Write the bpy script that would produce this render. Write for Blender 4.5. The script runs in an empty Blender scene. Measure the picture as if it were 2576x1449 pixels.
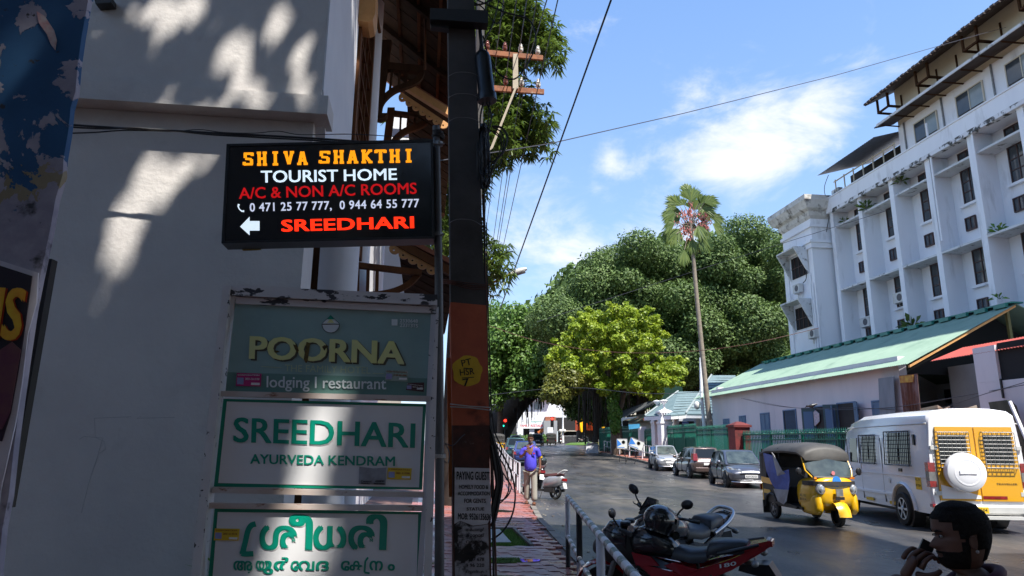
import bpy, math, random
import numpy as np
from mathutils import Matrix, Vector
from math import sin, cos, pi, radians as R
random.seed(7); RNG = np.random.default_rng(11)
sc = bpy.context.scene
COL = sc.collection

# ---------------------------------------------------------------- camera, world, sun, exposure
FP, EYE, PITCH, ROLL = 1717.0, 1.65, R(12.9), R(0.5)
cam = bpy.data.cameras.new('camera'); cam.lens = 24.0; cam.sensor_width = 36.0
cam.clip_start = 0.05; cam.clip_end = 3000
camo = bpy.data.objects.new('camera', cam); COL.objects.link(camo)
camo.matrix_world = Matrix.Translation((0, 0, EYE)) @ Matrix.Rotation(pi/2 + PITCH, 4, 'X') @ Matrix.Rotation(ROLL, 4, 'Z')
sc.camera = camo
SUN_EL, SUN_AZ = R(60), R(143)          # azimuth clockwise from +Y: behind the viewer, to the right
sun = bpy.data.lights.new('sun', 'SUN'); sun.energy = 4.5; sun.angle = R(0.53); sun.color = (1.0, 0.95, 0.87)
suno = bpy.data.objects.new('sun', sun); COL.objects.link(suno)
SD = Vector((sin(SUN_AZ)*cos(SUN_EL), cos(SUN_AZ)*cos(SUN_EL), sin(SUN_EL)))
suno.rotation_euler = SD.to_track_quat('Z', 'Y').to_euler()
suno.location = (10, -20, 60)
world = bpy.data.worlds.new('World'); sc.world = world; world.use_nodes = True
SKY_STRENGTH = 0.15
def build_world():
    nt = world.node_tree; N = nt.nodes; L = nt.links; N.clear()
    out = N.new('ShaderNodeOutputWorld'); bg = N.new('ShaderNodeBackground'); bg.inputs[1].default_value = SKY_STRENGTH
    sky = N.new('ShaderNodeTexSky'); sky.sky_type = 'NISHITA'; sky.sun_disc = False
    sky.sun_elevation = SUN_EL; sky.sun_rotation = SUN_AZ; sky.air_density = 1.0; sky.dust_density = 0.6; sky.ozone_density = 2.0
    tc = N.new('ShaderNodeTexCoord')
    mp = N.new('ShaderNodeMapping'); mp.inputs['Scale'].default_value = (1.0, 1.0, 2.2); L.new(tc.outputs['Generated'], mp.inputs[0])
    no = N.new('ShaderNodeTexNoise'); no.inputs['Scale'].default_value = 5.5; no.inputs['Detail'].default_value = 9; no.inputs['Roughness'].default_value = 0.6
    no.inputs['Distortion'].default_value = 0.35
    L.new(mp.outputs[0], no.inputs['Vector'])
    def math_(op, a, b=None, clamp=False):
        m = N.new('ShaderNodeMath'); m.operation = op; m.use_clamp = clamp
        for i, x in enumerate((a, b)):
            if x is None: continue
            if isinstance(x, (int, float)): m.inputs[i].default_value = x
            else: L.new(x, m.inputs[i])
        return m.outputs[0]
    total = None
    # cloud banks: direction (x,y,z), size, weight
    def dirpx(u, v):
        x = (u-1288)/FP; y = -(v-724.5)/FP
        return Vector((x, cos(PITCH)-y*sin(PITCH), sin(PITCH)+y*cos(PITCH))).normalized()
    for (d, s, w) in ((dirpx(1860, 370), .17, .40), (dirpx(2010, 330), .12, .28), (dirpx(1700, 480), .20, .22), (dirpx(1545, 395), .06, .20), (dirpx(1350, 620), .16, .30), (dirpx(1420,720),.16,.22),
                      (Vector((-.7, .5, .35)), .4, .3), (Vector((.8, -.2, .4)), .5, .3), (Vector((-.1, -.8, .45)), .5, .3)):
        d = d.normalized()
        vm = N.new('ShaderNodeVectorMath'); vm.operation = 'DISTANCE'; vm.inputs[1].default_value = d; L.new(tc.outputs['Generated'], vm.inputs[0])
        mr = N.new('ShaderNodeMapRange'); mr.interpolation_type = 'SMOOTHSTEP'
        mr.inputs['From Min'].default_value = s; mr.inputs['From Max'].default_value = 0; mr.inputs['To Min'].default_value = 0; mr.inputs['To Max'].default_value = w
        L.new(vm.outputs['Value'], mr.inputs['Value'])
        total = mr.outputs[0] if total is None else math_('MAXIMUM', total, mr.outputs[0])
    s = math_('ADD', total, no.outputs['Fac'])
    r2 = N.new('ShaderNodeMapRange'); r2.interpolation_type = 'SMOOTHSTEP'
    r2.inputs['From Min'].default_value = 0.60; r2.inputs['From Max'].default_value = 0.92; r2.inputs['To Max'].default_value = 0.95
    L.new(s, r2.inputs['Value'])
    # moist tropical air: the blue is lifted everywhere and pales toward the horizon
    sp = N.new('ShaderNodeSeparateXYZ'); L.new(tc.outputs['Generated'], sp.inputs[0])
    cr = N.new('ShaderNodeValToRGB'); e = cr.color_ramp.elements; e[0].position = 0; e[0].color = (.60,.80,1.0,1); e[1].position = .72; e[1].color = (.17,.37,.86,1); k = e.new(.3); k.color = (.36,.59,1.0,1)
    L.new(sp.outputs[2], cr.inputs[0])
    sc4 = N.new('ShaderNodeMixRGB'); sc4.blend_type = 'MULTIPLY'; sc4.inputs[0].default_value = 1; sc4.inputs[2].default_value = (3.35, 3.35, 3.35, 1); L.new(cr.outputs[0], sc4.inputs[1])
    m1 = N.new('ShaderNodeMixRGB'); m1.inputs[0].default_value = .72; L.new(sky.outputs[0], m1.inputs[1]); L.new(sc4.outputs[0], m1.inputs[2])
    m2 = N.new('ShaderNodeMixRGB'); L.new(r2.outputs[0], m2.inputs[0]); L.new(m1.outputs[0], m2.inputs[1]); m2.inputs[2].default_value = (3.5, 3.55, 3.65, 1)
    L.new(m2.outputs[0], bg.inputs[0]); L.new(bg.outputs[0], out.inputs[0])
build_world()
vs = sc.view_settings; vs.view_transform = 'Standard'; vs.look = 'None'; vs.gamma = 1; vs.use_curve_mapping = False; vs.exposure = 1.12
try:
    sc.cycles.max_bounces = 7; sc.cycles.diffuse_bounces = 3; sc.cycles.glossy_bounces = 3; sc.cycles.transmission_bounces = 4
    sc.cycles.transparent_max_bounces = 6; sc.cycles.use_denoising = True; sc.cycles.caustics_reflective = False; sc.cycles.caustics_refractive = False
except Exception: pass

# ---------------------------------------------------------------- helpers
TH = math.atan(.124)                                      # the street's own direction
F0 = Matrix.Rotation(TH, 4, 'Z')
def ray(u, v):
    x = (u-1288)/FP; y = -(v-724.5)/FP
    c, s = cos(ROLL), sin(ROLL); x, y = x*c-y*s, x*s+y*c
    return Vector((x, cos(PITCH)-y*sin(PITCH), sin(PITCH)+y*cos(PITCH)))
def at(u, v, Y):
    """world point seen at (u,v) of a 2576 px wide picture, Y metres ahead"""
    r = ray(u, v); return Vector((0, 0, EYE)) + r*(Y/r.y)
def q(u, v, ax, off, M=F0):
    """world point where the line of sight meets the plane local-axis = off of frame M"""
    Mi = M.inverted(); o = Mi @ Vector((0, 0, EYE)); d = Mi.to_3x3() @ ray(u, v)
    i = 'xyz'.index(ax); t = (off-o[i])/d[i]; return M @ (o+d*t)
def gz(Y):
    if Y < 28: return 0.0
    if Y < 50: return .55*((Y-28)/22)**1.6
    return .55+.0205*(min(Y, 130)-50)
def gp(u, v, dz=0):
    r = ray(u, v); lo, hi = 3, 400
    for _ in range(50):
        m = (lo+hi)/2; z = EYE+r.z/r.y*m
        if z > gz(m)+dz: lo = m
        else: hi = m
    return Vector((r.x/r.y*lo, lo, gz(lo)+dz))
def W(x, y, z): return F0 @ Vector((x, y, z))
class MB:
    def __init__(s, M=None): s.v = []; s.f = []; s.M = M
    def add(s, vs, fs):
        n = len(s.v)
        for p in vs:
            p = Vector(p); s.v.append(tuple(s.M @ p) if s.M else tuple(p))
        for f in fs: s.f.append(tuple(n+i for i in f))
        return s
    def hexa(s, a, b): return s.add(list(a)+list(b), [(3,2,1,0),(4,5,6,7),(0,1,5,4),(1,2,6,5),(2,3,7,6),(3,0,4,7)])
    def box(s, x0, x1, y0, y1, z0, z1):
        return s.hexa([(x0,y0,z0),(x1,y0,z0),(x1,y1,z0),(x0,y1,z0)], [(x0,y0,z1),(x1,y0,z1),(x1,y1,z1),(x0,y1,z1)])
    def cbox(s, c, d, rz=0, rx=0, ry=0):
        m = Matrix.Translation(c) @ Matrix.Rotation(rz,4,'Z') @ Matrix.Rotation(ry,4,'Y') @ Matrix.Rotation(rx,4,'X')
        x, y, z = d[0]/2, d[1]/2, d[2]/2
        P = [m @ Vector(p) for p in ((-x,-y,-z),(x,-y,-z),(x,y,-z),(-x,y,-z),(-x,-y,z),(x,-y,z),(x,y,z),(-x,y,z))]
        return s.hexa(P[:4], P[4:])
    def quad(s, *p): return s.add(p, [tuple(range(len(p)))])
    def prism(s, pts, d):
        n = len(pts); d = Vector(d); a = [Vector(p) for p in pts]; b = [p+d for p in a]
        return s.add(a+b, [tuple(range(n)), tuple(range(2*n-1, n-1, -1))]+[(i, (i+1) % n, n+(i+1) % n, n+i) for i in range(n)])
    def tube(s, pts, r, n=6, caps=True):
        pts = [Vector(p) for p in pts]; m = len(pts); rs = r if isinstance(r, (list, tuple)) else [r]*m
        V = []; up = Vector((0, 0, 1)); prev = None
        for i, p in enumerate(pts):
            d = (pts[min(i+1, m-1)]-pts[max(i-1, 0)])
            d = d.normalized() if d.length > 1e-9 else Vector((0, 0, 1))
            a = prev - d*prev.dot(d) if prev is not None else (up.cross(d) if abs(d.z) < .95 else Vector((1, 0, 0)).cross(d))
            if a.length < 1e-6: a = Vector((1, 0, 0)).cross(d)
            a.normalize(); b = d.cross(a); prev = a
            for k in range(n): V.append(p+(a*cos(2*pi*k/n)+b*sin(2*pi*k/n))*rs[i])
        Fs = [(i*n+k, i*n+(k+1) % n, (i+1)*n+(k+1) % n, (i+1)*n+k) for i in range(m-1) for k in range(n)]
        if caps: Fs += [tuple(range(n-1, -1, -1)), tuple(range((m-1)*n, m*n))]
        return s.add(V, Fs)
    def cyl(s, a, b, r0, r1=None, n=12): return s.tube([a, b], [r0, r0 if r1 is None else r1], n)
    def lathe(s, prof, c=(0,0,0), n=16, M=None, caps=True):
        M = M or Matrix.Identity(4); c = Vector(c); V = []
        for (r, z) in prof:
            for k in range(n): V.append(c + M.to_3x3() @ Vector((r*cos(2*pi*k/n), r*sin(2*pi*k/n), z)))
        m = len(prof); Fs = [(i*n+k, i*n+(k+1) % n, (i+1)*n+(k+1) % n, (i+1)*n+k) for i in range(m-1) for k in range(n)]
        if caps: Fs += [tuple(range(n-1, -1, -1)), tuple(range((m-1)*n, m*n))]
        return s.add(V, Fs)
    def ell(s, c, r, nu=12, nv=8, M=None):
        prof = [(max(1e-4, sin(pi*i/nv)), -cos(pi*i/nv)) for i in range(nv+1)]
        S = Matrix.Diagonal((r[0], r[1], r[2], 1)); return s.lathe(prof, c, nu, (M or Matrix.Identity(4)) @ S)
    def loft(s, rings, caps=True, closed=True):
        n = len(rings[0]); m = len(rings); V = [p for r_ in rings for p in r_]
        kk = n if closed else n-1
        Fs = [(i*n+k, i*n+(k+1) % n, (i+1)*n+(k+1) % n, (i+1)*n+k) for i in range(m-1) for k in range(kk)]
        if caps: Fs += [tuple(range(n-1, -1, -1)), tuple(range((m-1)*n, m*n))]
        return s.add(V, Fs)
    def px(s, pts, ax, off, d, M=F0):
        """a slab whose outline is given as lines of sight on the plane local-axis=off, with real thickness d along +axis"""
        P = [q(u, v, ax, off, M) for u, v in pts]; dd = M.to_3x3() @ Vector([d if 'xyz'.index(ax) == i else 0 for i in range(3)])
        return s.prism(P, dd)
    def mesh(s, name, mat=None, smooth=None, inv=None):
        me = bpy.data.meshes.new(name)
        V = [tuple(inv @ Vector(p)) for p in s.v] if inv is not None else s.v
        me.from_pydata(V, [], s.f); 
        if mat: me.materials.append(mat)
        if smooth:
            me.shade_smooth()
            try: me.set_sharp_from_angle(angle=R(smooth))
            except Exception: pass
        return me
    def build(s, name, mat, parent=None, smooth=None, local=False, **tags):
        inv = None
        if parent is not None and not local:
            r = parent
            while r.parent: r = r.parent
            inv = r.matrix_basis.inverted()
        o = bpy.data.objects.new(name, s.mesh(name, mat, smooth, inv)); COL.objects.link(o)
        if parent is not None: o.parent = parent
        for k, v in tags.items(): o[k] = v
        return o
def tag(o, label=None, cat=None, group=None, kind=None):
    if label: o['label'] = label
    if cat: o['category'] = cat
    if group: o['group'] = group
    if kind: o['kind'] = kind
    return o
def thing(name, label, cat, loc=(0,0,0), rz=0, group=None, M=None):
    o = bpy.data.objects.new(name, None); COL.objects.link(o); o.empty_display_size = .3
    if M is not None: o.matrix_basis = M
    else: o.location = loc; o.rotation_euler = (0, 0, rz)
    o.matrix_basis = o.matrix_basis.copy()
    if M is None: o.matrix_basis = Matrix.Translation(loc) @ Matrix.Rotation(rz, 4, 'Z')
    return tag(o, label, cat, group)
def dup(o, M=None, label=None, parent=None):
    c = o.copy(); COL.objects.link(c)
    if parent is not None: c.parent = parent
    if M is not None: c.matrix_basis = M
    if label: c['label'] = label
    for ch in list(o.children): dup(ch, None, None, c)
    return c
def smooth_path(pts, n=6):
    pts = [Vector(p) for p in pts]; out = []
    for i in range(len(pts)-1):
        p0 = pts[max(i-1, 0)]; p1 = pts[i]; p2 = pts[i+1]; p3 = pts[min(i+2, len(pts)-1)]
        for k in range(n):
            t = k/n; out.append(.5*((2*p1)+(p2-p0)*t+(2*p0-5*p1+4*p2-p3)*t*t+(3*p1-p0-3*p2+p3)*t**3))
    out.append(pts[-1]); return out
def np_mesh(name, V, nquad, mat, parent=None, size=4):
    me = bpy.data.meshes.new(name); V = np.asarray(V, dtype=np.float32).reshape(-1, 3); n = len(V)
    me.vertices.add(n); me.vertices.foreach_set('co', V.ravel())
    nf = n//size; me.loops.add(n); me.loops.foreach_set('vertex_index', np.arange(n, dtype=np.int32))
    me.polygons.add(nf); me.polygons.foreach_set('loop_start', np.arange(0, n, size, dtype=np.int32))
    try: me.polygons.foreach_set('loop_total', np.full(nf, size, dtype=np.int32))
    except Exception: pass
    me.update(calc_edges=True); me.validate()
    if mat: me.materials.append(mat)
    o = bpy.data.objects.new(name, me); COL.objects.link(o)
    if parent is not None:
        o.parent = parent; r = parent
        while r.parent: r = r.parent
        me.transform(r.matrix_basis.inverted())
    return o

# ---------------------------------------------------------------- materials
def mat(name, c, c2=None, scale=4, rough=.6, metal=0, bump=0, bscale=None, detail=6, lo=.35, hi=.65, coat=0, emit=None, es=0, stretch=(1,1,1), c3=None, s3=1.5, t3=(.55,.7), trans=0, rvar=0, spec=None, sub=0, island=None):
    m = bpy.data.materials.new(name); m.use_nodes = True; nt = m.node_tree; N = nt.nodes; L = nt.links
    b = N['Principled BSDF']; b.inputs['Roughness'].default_value = rough; b.inputs['Metallic'].default_value = metal
    b.inputs['Base Color'].default_value = (*c, 1)
    if coat: b.inputs['Coat Weight'].default_value = coat; b.inputs['Coat Roughness'].default_value = .06
    if trans: b.inputs['Transmission Weight'].default_value = trans
    if spec is not None: b.inputs['Specular IOR Level'].default_value = spec
    if emit: b.inputs['Emission Color'].default_value = (*emit, 1); b.inputs['Emission Strength'].default_value = es
    tc = N.new('ShaderNodeTexCoord'); geo = N.new('ShaderNodeNewGeometry')
    mp = N.new('ShaderNodeMapping'); mp.inputs['Scale'].default_value = stretch; L.new(geo.outputs['Position'], mp.inputs[0])
    cur = None
    def noise(sc_, det=detail, off=0, src=None):
        n = N.new('ShaderNodeTexNoise'); n.inputs['Scale'].default_value = sc_; n.inputs['Detail'].default_value = det; n.inputs['Roughness'].default_value = .62
        L.new(src or mp.outputs[0], n.inputs['Vector']); return n.outputs['Fac']
    def rng(x, a, b_, t0=0, t1=1):
        r = N.new('ShaderNodeMapRange'); r.inputs['From Min'].default_value = a; r.inputs['From Max'].default_value = b_; r.inputs['To Min'].default_value = t0; r.inputs['To Max'].default_value = t1; L.new(x, r.inputs['Value']); return r.outputs[0]
    def mix(f, a, b_):
        x = N.new('ShaderNodeMixRGB'); L.new(f, x.inputs[0])
        for i, y in ((1, a), (2, b_)):
            if isinstance(y, tuple): x.inputs[i].default_value = (*y, 1)
            else: L.new(y, x.inputs[i])
        return x.outputs[0]
    if c2: 
        n1 = noise(scale); cur = mix(rng(n1, lo, hi), c, c2)
    if c3: cur = mix(rng(noise(s3, 8), t3[0], t3[1]), cur or c, c3)
    if island:
        cur = mix(rng(geo.outputs['Random Per Island'], 0, 1), cur or c, island)
    if cur: L.new(cur, b.inputs['Base Color'])
    if bump:
        bp = N.new('ShaderNodeBump'); bp.inputs['Strength'].default_value = min(1, bump*3); bp.inputs['Distance'].default_value = bump*.12; L.new(noise(bscale or scale*6, 8), bp.inputs['Height']); L.new(bp.outputs[0], b.inputs['Normal'])
    if rvar: L.new(rng(noise(scale*.7, 4), .3, .7, max(.03, rough-rvar), min(1, rough+rvar)), b.inputs['Roughness'])
    return m
def leafmat(name, c, c2, c3=None, scale=.5, rough=.45, tr=.35):
    m = bpy.data.materials.new(name); m.use_nodes = True; nt = m.node_tree; N = nt.nodes; L = nt.links
    b = N['Principled BSDF']; b.inputs['Roughness'].default_value = rough; out = N['Material Output']
    geo = N.new('ShaderNodeNewGeometry'); n = N.new('ShaderNodeTexNoise'); n.inputs['Scale'].default_value = scale; n.inputs['Detail'].default_value = 3; L.new(geo.outputs['Position'], n.inputs['Vector'])
    ad = N.new('ShaderNodeMath'); ad.operation = 'MULTIPLY_ADD'; L.new(geo.outputs['Random Per Island'], ad.inputs[0]); ad.inputs[1].default_value = .55
    mu = N.new('ShaderNodeMath'); mu.operation = 'MULTIPLY'; mu.inputs[1].default_value = .55; L.new(n.outputs['Fac'], mu.inputs[0]); L.new(mu.outputs[0], ad.inputs[2])
    cr = N.new('ShaderNodeValToRGB'); cr.color_ramp.elements[0].color = (*c, 1); cr.color_ramp.elements[1].color = (*c2, 1); cr.color_ramp.elements[0].position = .15; cr.color_ramp.elements[1].position = .85
    if c3: e = cr.color_ramp.elements.new(.97); e.color = (*c3, 1)
    L.new(ad.outputs[0], cr.inputs[0]); L.new(cr.outputs[0], b.inputs['Base Color'])
    t = N.new('ShaderNodeBsdfTranslucent'); L.new(cr.outputs[0], t.inputs[0]); ms = N.new('ShaderNodeMixShader'); ms.inputs[0].default_value = tr
    L.new(b.outputs[0], ms.inputs[1]); L.new(t.outputs[0], ms.inputs[2]); L.new(ms.outputs[0], out.inputs[0])
    return m
M = {}
def mk(k, *a, **kw): M[k] = mat(k, *a, **kw); return M[k]
mk('hotel_plaster', (.62,.595,.57), (.55,.525,.51), 1.4, .85, bump=.14, bscale=16, c3=(.44,.41,.40), s3=2.2, t3=(.60,.85))
mk('white_plaster', (.74,.75,.78), (.66,.67,.71), 1.2, .75, bump=.03, bscale=18)
mk('building_white', (.82,.83,.85), (.75,.76,.79), .5, .8, c3=(.42,.42,.42), s3=1.1, t3=(.58,.80), stretch=(1,1,.22), bump=.03, bscale=6)
mk('mouldy_white', (.74,.74,.76), (.66,.66,.67), .8, .85, c3=(.07,.07,.065), s3=2.2, t3=(.50,.56), stretch=(1,1,.8))
mk('ledge_white', (.66,.67,.68), (.55,.56,.56), 1, .85, c3=(.12,.11,.10), s3=2.4, t3=(.56,.68))
mk('cornice', (.66,.64,.60), (.5,.48,.44), 1, .85, c3=(.16,.14,.12), s3=1.8, t3=(.52,.66))
mk('shed_wall', (.70,.66,.68), (.60,.57,.60), .6, .85, c3=(.40,.37,.36), s3=1.2, t3=(.64,.8), stretch=(1,1,.3), bump=.03, bscale=8)
mk('cream', (.62,.56,.44), (.56,.5,.4), .7, .8)
mk('grey_wall', (.33,.34,.35), (.26,.27,.28), .6, .85)
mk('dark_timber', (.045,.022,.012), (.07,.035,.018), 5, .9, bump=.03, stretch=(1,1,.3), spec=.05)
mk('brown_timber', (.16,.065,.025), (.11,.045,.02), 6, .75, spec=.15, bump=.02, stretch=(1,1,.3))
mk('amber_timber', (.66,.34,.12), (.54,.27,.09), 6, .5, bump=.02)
mk('tile_red', (.36,.13,.07), (.25,.09,.05), 2.5, .8, c3=(.12,.08,.06), s3=2, t3=(.6,.75), bump=.05)
mk('roof_dark', (.05,.035,.03), (.08,.06,.055), 2, .8)
mk('concrete_pole', (.085,.082,.08), (.06,.058,.056), 5, .85, bump=.06, bscale=40, c3=(.05,.048,.045), s3=3, t3=(.58,.75))
mk('pole_red', (.50,.12,.055), (.40,.09,.045), 7, .8, bump=.06, bscale=45, c3=(.03,.02,.018), s3=3.2, t3=(.60,.72))
mk('pole_black', (.035,.02,.018), (.10,.03,.02), 7, .8, bump=.06, bscale=45, c3=(.2,.19,.18), s3=8, t3=(.68,.76))
mk('pole_yellow', (.75,.48,.03), (.62,.38,.03), 9, .8, bump=.05, bscale=45)
mk('orange_paint', (.65,.17,.03), (.5,.12,.03), 9, .7)
mk('paper', (.68,.66,.71), (.56,.54,.59), 9, .9, c3=(.05,.045,.045), s3=9, t3=(.66,.74), bump=.02)
mk('paper_torn', (.50,.48,.52), (.36,.34,.38), 8, .9, c3=(.03,.025,.025), s3=6.5, t3=(.50,.56), bump=.03)
mk('ink', (.012,.012,.014), None, rough=.8)
mk('cable', (.012,.012,.014), (.02,.02,.022), 20, .55)
mk('cable_brown', (.12,.045,.028), (.08,.03,.02), 20, .6)
mk('wire_grey', (.06,.06,.075), None, rough=.5)
mk('pale_wire', (.42,.40,.38), None, rough=.5)
mk('sign_black', (.006,.006,.007), None, rough=.16, coat=.3)
mk('sign_frame_black', (.012,.012,.013), (.02,.02,.02), 10, .4)
mk('glow_orange', (.9,.36,.01), rough=.4, emit=(1,.33,.005), es=.55)
mk('glow_white', (.75,.8,.85), rough=.4, emit=(.62,.75,.85), es=.5)
mk('glow_dim_white', (.6,.62,.72), rough=.4, emit=(.55,.6,.75), es=.42)
mk('glow_dark_red', (.35,.01,.01), rough=.4, emit=(.5,.004,.006), es=.42)
mk('glow_red', (.85,.03,.01), rough=.4, emit=(1,.025,.004), es=.75)
mk('frame_paint', (.66,.64,.64), (.58,.57,.57), 6, .6, c3=(.035,.033,.035), s3=22, t3=(.63,.65), bump=.03)
mk('frame_paint_worn', (.66,.64,.64), (.58,.57,.57), 6, .6, c3=(.03,.03,.035), s3=16, t3=(.545,.56), stretch=(.35,1,1), bump=.03)
mk('frame_rust', (.60,.57,.56), (.46,.36,.3), 5, .6, c3=(.22,.09,.04), s3=18, t3=(.6,.68), stretch=(.4,1,1), bump=.03)
mk('panel_teal', (.30,.46,.44), (.26,.41,.40), 1.2, .25, c3=(.20,.32,.31), s3=1.5, t3=(.5,.8))
mk('panel_teal_dark', (.11,.23,.205), (.13,.26,.235), 2, .3)
mk('panel_white', (.74,.75,.76), (.68,.69,.71), 2, .3, c3=(.50,.49,.46), s3=1.6, t3=(.68,.85))
mk('green_letter', (.0,.30,.20), (.0,.26,.175), 3, .35)
mk('green_border', (.0,.25,.15), (.0,.21,.125), 3, .35)
mk('faded_yellow', (.70,.72,.25), (.64,.68,.34), 4, .4)
mk('faint_yellow', (.36,.47,.30), None, rough=.4)
mk('olive_shadow', (.07,.07,.05), None, rough=.5)
mk('pale_lettering', (.68,.76,.78), None, rough=.4)
mk('white_print', (.72,.72,.72), None, rough=.4)
mk('rust_stain', (.16,.11,.02), (.05,.03,.01), 30, .8)
mk('sticker_pink', (.45,.02,.16), None, rough=.4)
mk('sticker_yellow', (.72,.50,.03), None, rough=.4)
mk('sticker_silver', (.35,.40,.38), (.2,.3,.25), 60, .3, metal=.3)
mk('sticker_dark', (.06,.015,.02), None, rough=.3)
mk('sticker_brown', (.30,.08,.02), None, rough=.5)
mk('pale_blue_print', (.25,.33,.55), (.3,.25,.5), 40, .4)
mk('black_metal', (.015,.015,.016), (.022,.022,.022), 8, .5)
mk('black_plastic', (.012,.012,.014), None, rough=.35)
mk('rubber', (.016,.016,.017), (.025,.024,.022), 12, .8)
mk('steel', (.55,.55,.56), (.42,.42,.43), 8, .3, metal=.9)
mk('dull_steel', (.3,.3,.3), (.2,.2,.2), 8, .5, metal=.6)
mk('rusty', (.32,.12,.05), (.18,.07,.035), 9, .8, c3=(.5,.45,.38), s3=4, t3=(.62,.72))
mk('pale_steel', (.42,.37,.28), (.34,.29,.22), 6, .6, c3=(.3,.14,.06), s3=4, t3=(.58,.7))
mk('porcelain', (.72,.70,.66), (.6,.57,.5), 8, .25)
mk('porcelain_brown', (.20,.07,.05), None, rough=.25)
mk('asphalt', (.030,.031,.037), (.062,.060,.060), 1.3, .36, bump=.22, bscale=14, c3=(.115,.103,.09), s3=.42, t3=(.50,.66), rvar=.14, stretch=(1,.35,1))
mk('dirt', (.16,.12,.08), (.11,.09,.06), .4, .9, bump=.08, bscale=8)
mk('kerb', (.20,.18,.16), (.14,.13,.12), 2, .8, bump=.06, bscale=20, c3=(.05,.05,.045), s3=1.4, t3=(.5,.7))
mk('kerb_black', (.05,.05,.045), (.12,.11,.09), 2, .8, bump=.06, bscale=20)
mk('paver', (.38,.135,.11), (.28,.11,.10), 1.5, .36, bump=.05, bscale=60, c3=(.24,.17,.19), s3=1.6, t3=(.48,.66), rvar=.22)
mk('paver_bed', (.13,.06,.05), (.11,.07,.06), 6, .7)
mk('paver_far', (.46,.17,.12), (.36,.13,.10), 3, .6, bump=.04, c3=(.28,.15,.12), s3=.8, t3=(.5,.7))
mk('slab_grey', (.22,.23,.26), (.17,.18,.2), 3, .4, bump=.05, bscale=30)
mk('moss', (.05,.11,.015), (.09,.17,.02), 8, .9, bump=.2, bscale=60)
mk('puddle', (.03,.035,.03), None, rough=.02, spec=.8)
mk('pipe_white', (.68,.67,.72), (.55,.54,.58), 8, .45, c3=(.2,.16,.12), s3=12, t3=(.66,.74))
mk('pipe_black', (.014,.014,.016), (.03,.03,.03), 8, .45)
mk('pipe_green', (.05,.085,.08), (.3,.3,.3), 22, .45, lo=.5, hi=.62)
mk('roof_green', (.235,.335,.255), (.20,.30,.225), .8, .6, c3=(.13,.21,.16), s3=.9, t3=(.52,.8))
mk('roof_green_trim', (.03,.19,.15), (.02,.15,.12), 2, .4)
mk('roof_red', (.42,.085,.06), (.36,.07,.055), 1, .4)
mk('zinc', (.22,.24,.29), (.15,.17,.21), 3, .5, metal=.3, stretch=(1,1,.2))
mk('rust_sheet', (.16,.05,.025), (.10,.035,.02), 4, .8, c3=(.22,.14,.13), s3=2.2, t3=(.5,.64), stretch=(1,1,.3))
mk('blue_shutter', (.12,.20,.31), (.10,.165,.26), 3, .6, bump=.03)
mk('teal_shutter', (.045,.085,.10), (.06,.11,.12), 3, .6, bump=.03)
mk('blue_frame', (.09,.17,.30), None, rough=.5)
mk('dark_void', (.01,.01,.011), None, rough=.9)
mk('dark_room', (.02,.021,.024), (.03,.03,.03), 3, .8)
mk('window_glass', (.04,.05,.06), (.06,.07,.08), 2, .08, spec=.7)
mk('pale_glass', (.20,.24,.25), (.26,.30,.30), 1.5, .12, spec=.7)
mk('window_brown', (.055,.025,.022), None, rough=.5)
mk('curtain', (.34,.30,.22), (.2,.18,.14), 6, .8)
mk('fence_green', (.0,.13,.085), (.01,.10,.07), 3, .45)
mk('green_sheet', (.02,.30,.19), (.03,.24,.16), 2, .5)
mk('post_red', (.16,.022,.02), (.10,.015,.015), 3, .75, c3=(.03,.012,.01), s3=2, t3=(.55,.7))
mk('slate_blue', (.14,.20,.22), (.10,.155,.17), 1.4, .6, c3=(.22,.27,.28), s3=.5, t3=(.6,.8), bump=.05)
mk('white_paint', (.78,.78,.80), (.70,.70,.72), 1, .6)
mk('ac_white', (.62,.62,.60), (.5,.5,.48), 2, .5)
mk('ac_dark', (.10,.10,.11), None, rough=.6)
mk('bark', (.12,.085,.06), (.06,.045,.035), 4, .9, bump=.15, bscale=14)
mk('bark_dark', (.045,.035,.028), (.025,.02,.016), 3, .9, bump=.15, bscale=12)
mk('palm_bark', (.26,.22,.17), (.17,.14,.11), 2, .9, bump=.08, bscale=10, stretch=(1,1,3))
M['leaf_banyan'] = leafmat('leaf_banyan', (.030,.068,.018), (.145,.225,.055), (.22,.29,.10), .35, .65, .25)
M['leaf_bright'] = leafmat('leaf_bright', (.14,.24,.015), (.36,.44,.035), (.42,.32,.05), .4, .5, .4)
M['leaf_far'] = leafmat('leaf_far', (.05,.13,.02), (.16,.27,.05), None, .3, .5, .35)
M['leaf_mango'] = leafmat('leaf_mango', (.035,.075,.012), (.13,.19,.03), (.35,.30,.05), 1.2, .38, .35)
M['leaf_palm'] = leafmat('leaf_palm', (.035,.09,.018), (.17,.23,.04), (.4,.36,.1), 1, .45, .3)
M['leaf_plant'] = leafmat('leaf_plant', (.05,.14,.02), (.16,.30,.03), (.4,.4,.04), 3, .4, .35)
M['leaf_ivy'] = leafmat('leaf_ivy', (.05,.14,.02), (.13,.26,.04), None, 2, .4, .3)
M['leaf_shade'] = leafmat('leaf_shade', (.02,.05,.012), (.06,.11,.02), None, .6, .5, .12)
mk('palm_fruit', (.55,.20,.16), (.45,.16,.14), 3, .7)
mk('palm_dead', (.12,.06,.03), None, rough=.8)
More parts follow.
